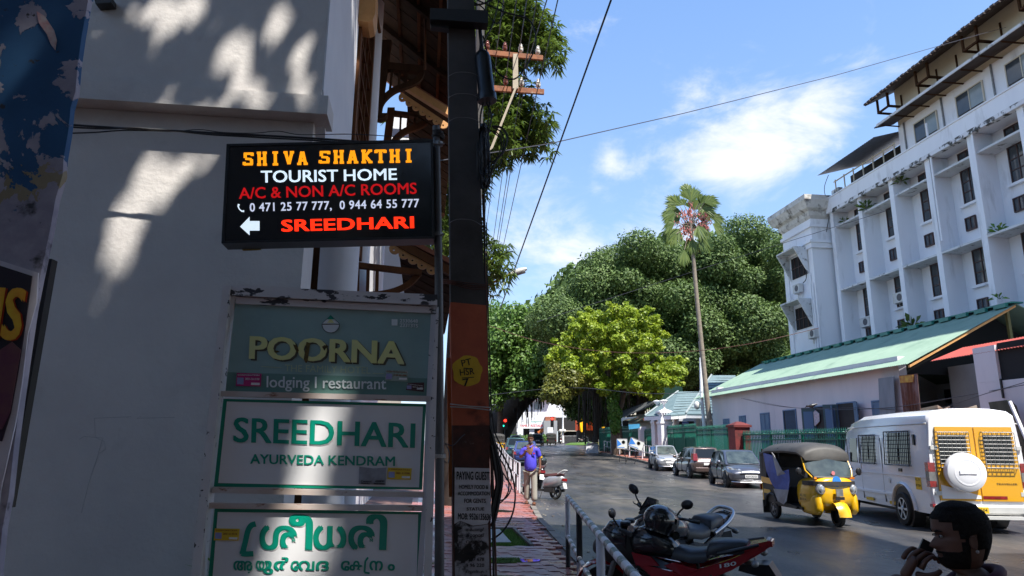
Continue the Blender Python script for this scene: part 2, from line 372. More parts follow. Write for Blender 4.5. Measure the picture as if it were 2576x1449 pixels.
# ================================================================ GROUND, ROAD, PAVEMENTS
def kerbL(Y):
    P = [(-40,1.6),(0,1.42),(5,1.3),(9.4,1.02),(15,.70),(20,.60),(26.5,.38),(45,-.30),(70,-1.6),(100,-3.2),(400,-30)]
    for (a, xa), (b, xb) in zip(P, P[1:]):
        if Y <= b: return xa+(xb-xa)*(Y-a)/(b-a)
    return -30
def kerbR(Y):
    P = [(-40,13),(14,13.6),(22,12.6),(28,11.9),(36,10.6),(45,9.25),(55,8.65),(66,8.3),(80,9.5),(88,14),(100,30),(400,60)]
    for (a, xa), (b, xb) in zip(P, P[1:]):
        if Y <= b: return xa+(xb-xa)*(Y-a)/(b-a)
    return 60
def sheet(name, mt, xl, xr, Ys, dz, kind='structure', nx=1, side=True, thick=.3):
    m = MB(); n = nx+1
    for Y in Ys:
        a, b = xl(Y), xr(Y)
        for i in range(n): m.v.append((a+(b-a)*i/nx, Y, gz(Y)+dz))
    for j in range(len(Ys)-1):
        for i in range(nx): m.f.append((j*n+i, j*n+i+1, (j+1)*n+i+1, (j+1)*n+i))
    if side:
        for (s, c) in ((0, 0), (nx, 1)):
            k0 = len(m.v)
            for Y in Ys: m.v.append(((xl, xr)[c](Y), Y, gz(Y)+dz-thick))
            for j in range(len(Ys)-1):
                m.f.append((j*n+s, (j+1)*n+s, k0+j+1, k0+j))
    o = m.build(name, mt); o['kind'] = kind; return o
YS = [-40,-10,0,4]+list(range(6,130,2))+[135,150,200,400]
sheet('ground', M['dirt'], lambda y: -400, lambda y: 400, YS+[900], -.06, side=False)
sheet('road', M['asphalt'], lambda y: kerbL(y)-.02 if y < 92 else -60, lambda y: kerbR(y)+.02, [y for y in YS if y <= 150], 0, nx=4, side=False)
sheet('pavement', M['paver_bed'], lambda y: -14, lambda y: kerbL(y)-.13, [y for y in YS if y <= 90], .115)
sheet('pavement', M['paver_far'], lambda y: kerbR(y)+.16, lambda y: kerbR(y)+ (3.2 if y > 30 else 4.2), [y for y in YS if y <= 80], .15)
# kerb stones
def kerbline(fn, sgn, y0, y1, mt, w, nm, step=1.0, h=.15):
    y = y0; k = 0
    while y < y1:
        a, b = fn(y+.015), fn(y+step-.015); z0, z1 = gz(y), gz(y+step)
        if k == 0 or True:
            m = MB(); t = h+random.uniform(-.008, .008)
            m.hexa([(a,y+.015,z0-.1),(a+sgn*w,y+.015,z0-.1),(b+sgn*w,y+step-.015,z1-.1),(b,y+step-.015,z1-.1)],
                   [(a-sgn*.0,y+.015,z0+t-.01),(a+sgn*w,y+.015,z0+t),(b+sgn*w,y+step-.015,z1+t),(b-sgn*.0,y+step-.015,z1+t-.01)])
            m.build('kerb_stone', mt, KERB[nm])
        y += step; k += 1
KERB = {}
for nm, lab in (('l', 'grey concrete kerb edging the pink pavement under the sign frame'), ('r', 'dark worn kerb of the far pavement beside the parked cars')):
    e = thing('kerb', lab, 'kerb'); del e['label']; del e['category']; e['kind'] = 'structure'; KERB[nm] = e
kerbline(kerbL, -1, 4, 46, M['kerb'], .13, 'l')
kerbline(kerbR, 1, 14, 80, M['kerb_black'], .16, 'r', 1.5)
# broad pale tyre-worn bands and short worn marking on the road
sheet('road_marking', mat('worn_paint', (.13,.125,.115), (.07,.07,.07), 2.5, .6, lo=.42, hi=.56), lambda y: 3.2, lambda y: 5.1, [22.4, 22.7], .004, side=False)
# interlocking pavers (each paver a piece up to 9.5 m, joined beyond)
PVX, PVY = .30, .21
def paver_outline():
    # an interlocking block: long sides pinched to an I shape with wavy ends
    w, h, k = PVX-.007, PVY-.007, .03; P = []
    def top(t): return h/2 + k*math.sin(2*pi*t)
    n = 8
    for i in range(n): P.append((-w/2+w*i/n, -h/2+k*math.sin(2*pi*i/n)))
    for i in range(n): P.append((w/2+k*.9*math.sin(2*pi*i/n)*.6, -h/2+h*i/n))
    for i in range(n): P.append((w/2-w*i/n, h/2+k*math.sin(2*pi*(n-i)/n)))
    for i in range(n): P.append((-w/2+k*.9*math.sin(2*pi*(n-i)/n)*.6, h/2-h*i/n))
    return P
PO = paver_outline()
pav_me = MB().prism([(x, y, -.04) for x, y in PO], (0, 0, .04)).mesh('paver', M['paver'])
pavroot = thing('pavement_blocks', None, None, M=F0); pavroot['kind'] = 'structure'
far = MB(F0); cnt = 0
hole = lambda x, y: (.85 < x < 1.72 and 10.85 < y < 13.1)
yy = 4.6; row = 0
while yy < 30:
    xx = -2.2+(row % 2)*PVX/2
    while xx < 3.5:
        w = W(xx, yy, 0)
        if w.x < kerbL(w.y)-.13-PVX*.45 and w.x > -1.2-.07*w.y+ .0 and not hole(xx, yy):
            dz = random.uniform(-.004, .004)
            if w.y < 12.5 and cnt < 296 and w.x > -.2:
                o = bpy.data.objects.new('paver', pav_me); COL.objects.link(o); o.parent = pavroot; o.location = (xx, yy, .155+dz); o.rotation_euler = (random.uniform(-.012,.012), random.uniform(-.012,.012), 0); cnt += 1
            else:
                far.prism([(xx+a, yy+b, .115) for a, b in (PO[::2] if w.y < 17 else PO[::4])], (0, 0, .04+dz))
        xx += PVX
    yy += PVY; row += 1
fo = far.build('far_pavers', M['paver'], pavroot); fo['kind'] = 'stuff'
# inspection cover with moss round it, and puddles
t = thing('drain_cover', 'grey concrete drain cover slab ringed by moss in the pink paving', 'drain cover', W(1.3, 12.0, .115), TH)
MB().box(-.44,.12,-.72,1.0,0,.035).build('slab', M['slab_grey'], t, local=True)
m = MB(); m.box(-.45,.42,1.04,1.1,0,.055); m.box(.36,.42,-1.12,1.04,0,.055); m.build('rim', M['kerb'], t, local=True)
V = []
def grass_patch(x0, x1, y0, y1, n, h, z):
    for _ in range(n):
        x = random.uniform(x0, x1); y = random.uniform(y0, y1); a = random.uniform(0, pi); l = h*random.uniform(.5, 1.2); c = W(x, y, z); dx, dy = cos(a)*.008, sin(a)*.008; tx, ty = random.uniform(-.03,.03), random.uniform(-.03,.03)
        V.extend([(c.x-dx,c.y-dy,c.z),(c.x+dx,c.y+dy,c.z),(c.x+tx+dx*.2,c.y+ty,c.z+l),(c.x+tx-dx*.2,c.y+ty,c.z+l)])
grass_patch(1.44,1.64,11.0,13.0,3200,.035,.12); grass_patch(.86,1.6,10.9,11.26,2600,.035,.12)
grass_patch(.95,1.32,9.3,9.7,1500,.018,.152); grass_patch(.85,1.05,8.2,8.4,500,.02,.152); grass_patch(1.35,1.7,8.9,9.6,500,.02,.0); grass_patch(1.4,1.8,7.7,8.4,600,.02,.0)
g = np_mesh('moss', V, 0, M['leaf_ivy']); tag(g, 'short green moss and grass around the drain cover and in the joints', 'moss', kind='stuff')
def puddle(name, c, rx, ry, z, lab, s):
    rr = random.Random(s); P = []
    for k in range(26):
        a = 2*pi*k/26; f = 1+.25*sin(2*a+s)+.15*sin(3*a+s*2)+rr.uniform(-.06,.06); P.append(W(c[0]+rx*f*cos(a), c[1]+ry*f*sin(a), z))
    o = MB().prism(P, (0,0,.003)).build(name, M['puddle']); o['kind'] = 'structure'; return o
puddle('puddle', (1.2,9.45), .30, .18, .161, 'x', 1); puddle('puddle', (1.75,16.3), .28, .3, .161, 'x', 2); puddle('puddle', (1.1,7.6), .2, .12, .161, '', 4)

# ================================================================ HOTEL (left)
HX, HY = -1.01, 5.67            # corner of the upper storey in street coordinates
hotel = thing('hotel_building', 'white plastered hotel with brown timber eaves brackets, behind the signs', 'building', W(HX, HY, 0), TH)
def hb(name, mt, *boxes, parent=None, **kw):
    m = MB(F0)
    for b in boxes: m.box(*b)
    return m.build(name, mt, parent or hotel, **kw)
hb('upper_wall', M['hotel_plaster'], (HX-12, HX, HY, HY+2.1, 4.62, 12))
hb('string_course', M['hotel_plaster'], (HX-12, HX+.07, HY-.05, HY+.3, 4.44, 4.617))
hb('lower_wall', M['hotel_plaster'], (HX-12, HX-.07, HY+.13, HY+.6, -.2, 4.437))
# street side of the upper storey, smooth white, tapering at its foot
m = MB(F0); yz = [(HY+.003, 12), (HY+.003, 4.7), (HY+.45, 4.15), (HY+2.1, 4.15), (HY+2.1, 12)]
m.prism([(HX-.22, a, b) for a, b in yz], (.235, 0, 0)); m.build('side_wall', M['white_plaster'], hotel)
hb('lower_side_wall', M['white_plaster'], (HX-2.4, HX-.5, HY+.603, HY+3.2, -.2, 4.1))
m = MB(F0); m.lathe([(.2,-.2),(.2,3.9),(.26,3.95),(.26,4.1)], (HX+.07, HY+1.35, 0), 24); m.build('column', M['white_plaster'], hotel, smooth=40)
m = MB(F0); m.lathe([(.16,-.2),(.16,8.4)], (HX-.02, HY+4.0, 0), 20); m.build('column', M['white_plaster'], hotel, smooth=40)
hb('rear_wall', M['white_plaster'], (HX-3, HX-.45, HY+4.2, HY+16, -.2, 8.6))
# dark timber window bay: frame posts, mullions, glass
wf = hb('window_frame', M['brown_timber'], (HX-.12, HX+.05, HY+2.12, HY+2.26, 4.15, 12), (HX-.12, HX+.05, HY+3.7, HY+3.84, 4.15, 12), (HX-.12, HX+.04, HY+2.26, HY+3.7, 4.15, 4.3), (HX-.12, HX+.04, HY+2.26, HY+3.7, 8.3, 8.45))
hb('pane', M['window_glass'], (HX-.10, HX-.06, HY+2.26, HY+3.7, 4.3, 8.3), parent=wf)
for k in range(3):
    hb('mullion', M['brown_timber'], (HX-.06, HX+.02, HY+2.56+.37*k, HY+2.6+.37*k, 4.3, 8.3), parent=wf)
for k in range(9):
    hb('glazing_bar', M['brown_timber'], (HX-.06, HX+.035, HY+2.26, HY+3.7, 4.62+.42*k, 4.65+.42*k), parent=wf)
# carved block at the top and a timber corner
m = MB(); m.px([(905,-30),(947,-30),(944,33),(938,50),(925,55),(899,52)], 'y', HY+2.0, .35); m.build('carved_block', M['amber_timber'], hotel)
# upper soffit: boards and rafters under the tiled eave
def hx(u, v, y): return q(u, v, 'y', y)
soff = MB()
EV = [(HX+.05, 8.95), (HX+2.0, 7.45)]; XO = 1.25            # (x,z) wall and eave edge of the upper roof
def slope(x, dz=0): 
    (a, za), (b, zb) = EV; return za+(zb-za)*(x-a)/(b-a)+dz
nb = 15
for k in range(nb):
    y0 = HY+1.2+k*.42; m = MB(F0)
    for (xa, xb) in ((HX-.3, HX+XO),):
        m.hexa([(xa,y0,slope(xa)),(xb,y0,slope(xb)),(xb,y0+.395,slope(xb)),(xa,y0+.395,slope(xa))], [(xa,y0,slope(xa,.03)),(xb,y0,slope(xb,.03)),(xb,y0+.395,slope(xb,.03)),(xa,y0+.395,slope(xa,.03))])
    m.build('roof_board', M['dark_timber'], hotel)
for k in range(5):
    y0 = HY+1.3+k*1.35; m = MB(F0); xa, xb = HX-.3, HX+XO
    m.hexa([(xa,y0,slope(xa,-.12)),(xb,y0,slope(xb,-.12)),(xb,y0+.08,slope(xb,-.12)),(xa,y0+.08,slope(xa,-.12))], [(xa,y0,slope(xa,-.003)),(xb,y0,slope(xb,-.003)),(xb,y0+.08,slope(xb,-.003)),(xa,y0+.08,slope(xa,-.003))])
    m.build('rafter', M['dark_timber'], hotel)
for x in (HX+.3, HX+.65, HX+1.0):
    m = MB(F0); m.box(x, x+.05, HY+1.25, HY+7.4, slope(x,-.055), slope(x,-.03)+.02); m.build('purlin', M['brown_timber'], hotel)
m = MB(F0); xa, xb = HX-.5, HX+XO+.1
m.hexa([(xa,HY+1.0,slope(xa,.035)),(xb,HY+1.0,slope(xb,.035)),(xb,HY+7.6,slope(xb,.035)),(xa,HY+7.6,slope(xa,.035))], [(xa,HY+1.0,slope(xa,.12)),(xb,HY+1.0,slope(xb,.12)),(xb,HY+7.6,slope(xb,.12)),(xa,HY+7.6,slope(xa,.12))])
m.build('roof', M['tile_red'], hotel)
hb('soffit_shadow_board', M['dark_timber'], (HX-.5, HX+2.2, HY+7.65, HY+7.7, 9.2, 9.3))
# brackets: post, arm, spindles, curved brace, hanging rod
def bracket(y, P, spindles, mt, nm='bracket'):
    b = MB()
    post, arm, brace, foot = P
    b.px(post, 'y', y, .14); o = b.build(nm, mt, hotel)
    a = MB(); a.px(arm, 'y', y-.003, .12); a.build('bracket_arm', mt, o)
    c = MB(); n = len(brace)//2
    pa = smooth_path([Vector((u, v, 0)) for u, v in brace], 6); w = 7
    L_, R_ = [], []
    for i, p in enumerate(pa):
        d = (pa[min(i+1, len(pa)-1)]-pa[max(i-1, 0)]).normalized(); nrm = Vector((-d.y, d.x, 0)); L_.append(p+nrm*w); R_.append(p-nrm*w)
    for i in range(len(pa)-1): c.px([(L_[i].x, L_[i].y), (L_[i+1].x, L_[i+1].y), (R_[i+1].x, R_[i+1].y), (R_[i].x, R_[i].y)], 'y', y+.02, .08)
    c.build('curved_brace', mt, o)
    for s in spindles:
        d = MB(); d.px(s, 'y', y+.04, .05); d.build('spindle', mt, o)
    if foot: d = MB(); d.px(foot, 'y', y-.012, .17); d.build('bracket_foot', mt, o)
bracket(HY+4.5, ([(962,100),(985,100),(958,292),(932,292)], [(960,154),(1052,165),(1052,180),(960,172)],
        [(1046,178),(1040,196),(1022,208),(990,222),(962,248),(950,280)], [[(982,170),(988,170),(983,222),(977,222)], [(1000,172),(1006,172),(1003,212),(997,212)], [(1018,174),(1023,174),(1022,206),(1017,206)]],
        [(936,284),(975,284),(970,292),(958,298),(936,294)]), [] , M['dark_timber']) if False else None
bracket(HY+4.5, ([(962,100),(985,100),(958,292),(932,292)], [(960,154),(1065,165),(1065,180),(960,172)],
        [(1062,178),(1052,198),(1030,210),(990,226),(962,252),(950,284)], [(936,284),(975,284),(970,292),(958,298),(936,294)]),
        [[(984,170),(989,170),(984,224),(978,224)], [(1003,172),(1009,172),(1006,216),(1000,216)], [(1020,174),(1026,174),(1024,209),(1018,209)]], M['dark_timber'])
bracket(HY+6.6, ([(975,270),(993,270),(983,352),(965,352)], [(980,276),(1085,288),(1085,298),(980,286)],
        [(1080,296),(1068,308),(1050,318),(1020,328),(998,345),(988,360)], None),
        [[(1006,288),(1011,288),(1009,326),(1004,326)], [(1024,290),(1029,290),(1027,320),(1022,320)], [(1042,292),(1047,292),(1045,314),(1040,314)]], M['brown_timber'])
m = MB(F0); p = hx(1070, -20, HY+4.3); p2 = hx(1069, 175, HY+4.3)
MB().tube([p, p2], .02, 6).build('hanging_rod', M['brown_timber'], hotel)
MB().tube([hx(897+40,-20,HY+3.2), hx(955,82,HY+3.2)], .025, 6).build('hanging_rod', M['brown_timber'], hotel)
# scalloped verge boards
def verge(a, b, h, y, mt, n, name='verge_board', th=.04, hmul=1.0):
    """a,b: line-of-sight ends of the upper edge; h depth of board in px at a,b"""
    o = None; A = hx(*a, y); B = hx(*b, y); d = (B-A); Lb = d.length; d.normalize(); nrm = W(0,1,0)-W(0,0,0); dn = d.cross(nrm).normalized()
    if dn.z > 0: dn = -dn
    H = h; m = MB()
    w = Lb/n; r = w*.12
    for k in range(n):
        x0 = k*w; base = [(0,0),(w,0),(w,H*.5),(w*.86,H*.55),(w*.80,H*.75),(w*.62,H*.72),(w*.5,H),(w*.38,H*.72),(w*.2,H*.75),(w*.14,H*.55),(0,H*.5)]
        # board with a real round hole: build as ring of quads round the hole
        hc = Vector((w*.0+w*.5, H*.42)); hole_ = [(hc.x+r*cos(2*pi*i/10), hc.y+r*sin(2*pi*i/10)) for i in range(10)]
        outer = []
        for i in range(10):
            ang = 2*pi*i/10; dx, dy = cos(ang), sin(ang); t = 1e9
            for j in range(len(base)):
                p, q_ = base[j], base[(j+1) % len(base)]; ex, ey = q_[0]-p[0], q_[1]-p[1]; den = dx*ey-dy*ex
                if abs(den) < 1e-9: continue
                s_ = ((p[0]-hc.x)*ey-(p[1]-hc.y)*ex)/den; u_ = ((p[0]-hc.x)*dy-(p[1]-hc.y)*dx)/den
                if s_ > 0 and -1e-6 <= u_ <= 1+1e-6: t = min(t, s_)
            outer.append((hc.x+dx*t, hc.y+dy*t))
        def P3(c, z): return A+d*(x0+c[0])+dn*c[1]+nrm*z
        n0 = 10
        vs_ = [P3(c, 0) for c in hole_]+[P3(c, 0) for c in outer]+[P3(c, th) for c in hole_]+[P3(c, th) for c in outer]; fs_ = []
        for i in range(10):
            j = (i+1) % 10; fs_ += [(i, j, 10+j, 10+i), (20+i, 30+i, 30+j, 20+j), (i, 20+i, 20+j, j), (10+i, 10+j, 30+j, 30+i)]
        m.add(vs_, fs_)
        for cc in ((0,0),(w,0)):
            pass
        m.prism([P3(c, 0.002) for c in ((0,0),(w,0),(w,H*.2),(0,H*.2))], nrm*(th-.004))
    return m.build(name, mt, hotel)
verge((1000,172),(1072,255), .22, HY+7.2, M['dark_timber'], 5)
# second, lower lean-to roof with its sunlit verge
Y2 = HY+5.6
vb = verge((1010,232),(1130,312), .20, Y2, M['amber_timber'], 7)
m = MB(); A = hx(1000,196,Y2); B = hx(1138,292,Y2); m.px([(1028,207),(1138,276),(1138,296),(1015,218)], 'y', Y2-.03, .12); m.build('verge_cap', M['amber_timber'], hotel)
A = hx(1022,206,Y2); B = hx(1142,284,Y2); nrm = W(0,1,0)-W(0,0,0)
m = MB(); up = Vector((0,0,.06)); m.hexa([A, B, B+nrm*6, A+nrm*6], [A+up, B+up, B+nrm*6+up, A+nrm*6+up]); m.build('roof', M['tile_red'], hotel)
for k in range(12):
    m = MB(); a = A+nrm*(.1+k*.45)-Vector((0,0,.04)); b = B+nrm*(.1+k*.45)-Vector((0,0,.04)); m.hexa([a, b, b+nrm*.40, a+nrm*.40], [a+up*.5, b+up*.5, b+nrm*.40+up*.5, a+nrm*.40+up*.5]); m.build('roof_board', M['dark_timber'], hotel)
# ground storey: lean-to verge, screens
Y3 = HY+1.9
verge((985,612),(1102,676), .13, Y3, M['amber_timber'], 5)
m = MB(); m.px([(1000,598),(1130,668),(1130,690),(990,614)], 'y', Y3-.03, .1); m.build('verge_cap', M['brown_timber'], hotel)
A = hx(1000,596,Y3); B = hx(1150,672,Y3)
m = MB(); m.hexa([A, B, B+nrm*5, A+nrm*5], [A+up, B+up, B+nrm*5+up, A+nrm*5+up]); m.build('roof', M['tile_red'], hotel)
for k in range(10):
    m = MB(); a = A+nrm*(.1+k*.45)-Vector((0,0,.04)); b = B+nrm*(.1+k*.45)-Vector((0,0,.04)); m.hexa([a, b, b+nrm*.40, a+nrm*.40], [a+up*.5, b+up*.5, b+nrm*.40+up*.5, a+nrm*.40+up*.5]); m.build('roof_board', M['dark_timber'], hotel)
m = MB(); m.px([(838,615),(866,615),(862,745),(835,745)], 'y', HY+1.75, .1); m.build('door_post', M['brown_timber'], hotel)
m = MB(); m.px([(866,655),(1062,678),(1060,692),(866,668)], 'y', HY+1.75, .08); m.build('bracket_arm', M['brown_timber'], hotel)
for u in (896, 922, 945): m = MB(); m.px([(u,668),(u+8,669),(u+6,745),(u-2,745)], 'y', HY+1.76, .05); m.build('spindle', M['brown_timber'], hotel)
c = MB(); pa = smooth_path([Vector((u, v, 0)) for u, v in [(1052,690),(1030,712),(1000,728),(960,738),(900,742)]], 5)
for i in range(len(pa)-1):
    d = (pa[i+1]-pa[i]).normalized(); n_ = Vector((-d.y, d.x, 0))*7; a, b = pa[i], pa[i+1]; c.px([((a+n_).x,(a+n_).y),((b+n_).x,(b+n_).y),((b-n_).x,(b-n_).y),((a-n_).x,(a-n_).y)], 'y', HY+1.8, .06)
c.build('curved_brace', M['brown_timber'], hotel)
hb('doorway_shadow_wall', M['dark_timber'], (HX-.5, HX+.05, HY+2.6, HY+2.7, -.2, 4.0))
hb('inner_wall', M['white_plaster'], (HX+.06, HX+.5, HY+8.2, HY+8.4, 2.5, 8.6))
# small fixture at the top edge of the wall
m = MB(); m.px([(236,-8),(280,-8),(280,6),(240,9)], 'y', HY-.1, .1); m.build('wall_bracket', M['black_metal'], hotel)
# ---- wall cables
wc = thing('wall_cable', 'thin black cables strung across the white hotel wall above the black sign', 'cable', at(500, 330, 5.2))
for pts, r in (([(150,312),(300,322),(420,328),(560,336),(700,343),(860,353),(1100,372)], .009), ([(150,318),(260,324),(330,322),(420,327),(520,338),(640,345),(860,358),(1100,380)], .007), ([(150,336),(240,333),(310,328),(400,329)], .006),
               ([(300,322),(420,331),(500,326),(560,333),(640,335),(700,330),(760,339),(900,338),(1100,352)], .0035)):
    MB().tube(smooth_path([q(u, v, 'y', HY-.2+.02*random.random()) for u, v in pts], 5), r, 6).build('cable', M['cable'], wc)

# ================================================================ NEAR BLUE WALL (far left)
m = MB(); YB = 2.0
edge = [(240,-60),(222,0),(206,90),(196,160),(190,230),(178,270),(172,330),(160,400),(158,440),(140,500),(128,570),(110,655),(100,700),(84,780),(66,900),(52,1000),(36,1120),(22,1250),(6,1330),(-8,1470),(-14,1560)]
m.px([(-900,-60)]+edge+[(-900,1560)], 'y', YB, .025)
m.px([(-900,-60)]+[(u-(1288-u)*.108, v) for u, v in edge]+[(-900,1560)], 'y', YB+.03, .22)
bw = m.build('peeling_wall', None); tag(bw, 'end of near wall with peeling bright blue and white paint and a torn poster', 'wall')
def peel_mat():
    mt = bpy.data.materials.new('peeling_paint'); mt.use_nodes = True; N = mt.node_tree.nodes; L = mt.node_tree.links; b = N['Principled BSDF']; b.inputs['Roughness'].default_value = .7
    g = N.new('ShaderNodeNewGeometry')
    def ns(s, d=8, off=(0,0,0), dist=0):
        mp = N.new('ShaderNodeMapping'); mp.inputs['Location'].default_value = off; L.new(g.outputs['Position'], mp.inputs[0])
        n = N.new('ShaderNodeTexNoise'); n.inputs['Scale'].default_value = s; n.inputs['Detail'].default_value = d; n.inputs['Roughness'].default_value = .6; n.inputs['Distortion'].default_value = dist; L.new(mp.outputs[0], n.inputs['Vector']); return n.outputs['Fac']
    def ramp(x, a, b_):
        r = N.new('ShaderNodeMapRange'); r.inputs['From Min'].default_value = a; r.inputs['From Max'].default_value = b_; L.new(x, r.inputs['Value']); return r.outputs[0]
    def mix(f, a, b_):
        x = N.new('ShaderNodeMixRGB'); L.new(f, x.inputs[0])
        for i, y in ((1, a), (2, b_)):
            if isinstance(y, tuple): x.inputs[i].default_value = (*y, 1)
            else: L.new(y, x.inputs[i])
        return x.outputs[0]
    sp = N.new('ShaderNodeSeparateXYZ'); L.new(g.outputs['Position'], sp.inputs[0])
    z = N.new('ShaderNodeMapRange'); z.inputs['From Min'].default_value = 1.9; z.inputs['From Max'].default_value = 3.1; z.inputs['To Min'].default_value = .22; z.inputs['To Max'].default_value = -.20; L.new(sp.outputs[2], z.inputs['Value'])
    xx = N.new('ShaderNodeMapRange'); xx.inputs['From Min'].default_value = -1.35; xx.inputs['From Max'].default_value = -1.1; xx.inputs['To Min'].default_value = .10; xx.inputs['To Max'].default_value = -.04; L.new(sp.outputs[0], xx.inputs['Value'])
    def add(a, b_):
        x = N.new('ShaderNodeMath'); L.new(a, x.inputs[0]); L.new(b_, x.inputs[1]); return x.outputs[0]
    base = mix(ramp(ns(9), .42, .6), (.30,.29,.36), (.42,.40,.47))
    base = mix(ramp(ns(5, 9, (3,1,2)), .60, .66), base, (.045,.045,.05))
    och = mix(ramp(ns(16), .3, .7), (.26,.22,.13), (.34,.29,.18))
    c = mix(ramp(add(ns(5.2, 7, (7,3,1), .5), ramp(ns(1), 2, 3)), .605, .612), base, och)
    blue = mix(ramp(ns(6), .3, .7), (.012,.08,.20), (.02,.11,.26))
    s = add(add(ns(4.6, 10, (1,5,2), .4), z.outputs[0]), xx.outputs[0])
    c = mix(ramp(s, .535, .54), blue, c)
    c = mix(ramp(ns(26, 8, (2,2,9)), .66, .70), c, (.03,.03,.035))
    L.new(c, b.inputs['Base Color'])
    bp = N.new('ShaderNodeBump'); bp.inputs['Strength'].default_value = .6; bp.inputs['Distance'].default_value = .008; L.new(s, bp.inputs['Height'])
    rr = ramp(s, .53, .545); L.new(rr, bp.inputs['Height']); L.new(bp.outputs[0], b.inputs['Normal'])
    return mt
bw.data.materials.append(peel_mat())
# torn poster scrap and poster (flat prints on the wall)
sc_ = MB(); sc_.px([(92,28),(112,40),(135,75),(142,100),(138,125),(128,112),(118,86),(98,58)], 'y', YB-.006, .004); o = sc_.build('poster_scrap', mat('scrap', (.5,.25,.25), (.55,.5,.5), 30, .8)); tag(o, 'torn strip of a red and white poster stuck on the blue paint', 'poster scrap')
pt = thing('poster', 'dark film poster with white border and yellow red letters on the peeling wall', 'poster', q(40, 900, 'y', YB-.01), TH)
MB().px([(-320,590),(0,655),(96,686),(92,760),(70,840),(56,960),(40,1060),(20,1150),(0,1240),(-10,1400),(-320,1400)], 'y', YB-.008, .005).build('paper', M['paper'], pt)
MB().px([(-320,610),(0,668),(80,694),(64,810),(46,930),(26,1040),(4,1110),(-320,1060)], 'y', YB-.012, .004).build('printed_field', mat('poster_print', (.016,.014,.018), (.03,.01,.03), 3, .4), pt)
MB().px([(-320,900),(0,880),(30,860),(52,880),(24,1038),(4,1080),(-320,1040)], 'y', YB-.0145, .0025).build('printed_figure', mat('poster_fig', (.12,.02,.07), (.20,.10,.07), 6, .4), pt)
# cover board between the walls
m = MB(); m.px([(100,650),(131,651),(22,1278),(-20,1276)], 'y', 2.6, .04); o = m.build('dark_board', M['black_metal']); tag(o, 'narrow black board leaning behind the peeling wall beside the hotel wall', 'board')

letters_poster = [('M', (-82, 846), (-8, 850)), ('S', (2, 850), (46, 853))]
def poster_letters():
    for dx, mt_ in ((5, mat('poster_red', (.45,.04,.01), rough=.5)), (0, mat('poster_yellow', (.85,.58,.03), (.8,.3,.02), 12, .4))):
        for ch, a, b in letters_poster: letters(ch, mt_, pt, 'y', YB-.0150-(.004 if dx == 0 else 0), ((a[0]+dx, a[1]+dx*.4), (b[0]+dx, b[1]+dx*.4)), 132, .03, skew=.10)
for P in ([(238,1052),(240,1100),(262,1110),(266,1130),(250,1140)], [(238,1052),(330,1048)], [(440,1050),(345,1052),(355,1046)], [(200,1105),(212,1098),(260,1102)], [(258,1104),(245,1150),(225,1210),(205,1290)]): MB().tube([q(u, v, 'y', HY+.1295) for u, v in P], .0014, 4).build('pencil_mark', M['grey_wall'], hotel)
# ================================================================ LETTERING
def letters(body, mt, parent, ax, off, box, h, bold=.0, name='lettering', lift=.0, sp=1.0, M_=F0, sx=None, depth=.0015, skew=0):
    """body set between line-of-sight points box=((u0,v0),(u1,v1)) = baseline ends; h = capital height there in px"""
    cu = bpy.data.curves.new('t', 'FONT'); cu.body = body; cu.space_character = sp; cu.resolution_u = 3
    o = bpy.data.objects.new('t', cu); COL.objects.link(o); bpy.context.view_layer.update()
    me = bpy.data.meshes.new_from_object(o.evaluated_get(bpy.context.evaluated_depsgraph_get())); bpy.data.objects.remove(o); bpy.data.curves.remove(cu)
    co = [v.co.copy() for v in me.vertices]
    if not co: return
    x0 = min(c.x for c in co); x1 = max(c.x for c in co); H = .73
    (u0, v0), (u1, v1) = box; 
    root = parent
    while root.parent: root = root.parent
    inv = root.matrix_basis.inverted(); nrm = (v1-v0)/(u1-u0)
    fs = [tuple(p_.vertices) for p_ in me.polygons]; bpy.data.meshes.remove(me); V = []; F_ = []
    k_ = bold*.9; offs = [(0, 0)] if bold < .008 else [(-k_, -k_*.6), (k_, -k_*.6), (k_, k_*.6), (-k_, k_*.6), (0, 0)]
    for j, (ox, oy) in enumerate(offs):       # heavier strokes: the same print laid over itself, each a hair proud of the last
        n0 = len(V)
        for c in co:
            t = (c.x+ox*(1-2*(c.x-x0)/(x1-x0))*0+ox-x0)/(x1-x0); s = (c.y+oy)/H
            V.append(inv @ q(u0+(u1-u0)*t+s*h*(nrm+skew), v0+(v1-v0)*t-s*h, ax, off-lift-.00025*j, M_))
        F_ += [tuple(n0+i for i in f) for f in fs]
    me = bpy.data.meshes.new(name); me.from_pydata(V, [], F_); me.materials.append(mt)
    ob = bpy.data.objects.new(name, me); COL.objects.link(ob); ob.parent = parent; return ob
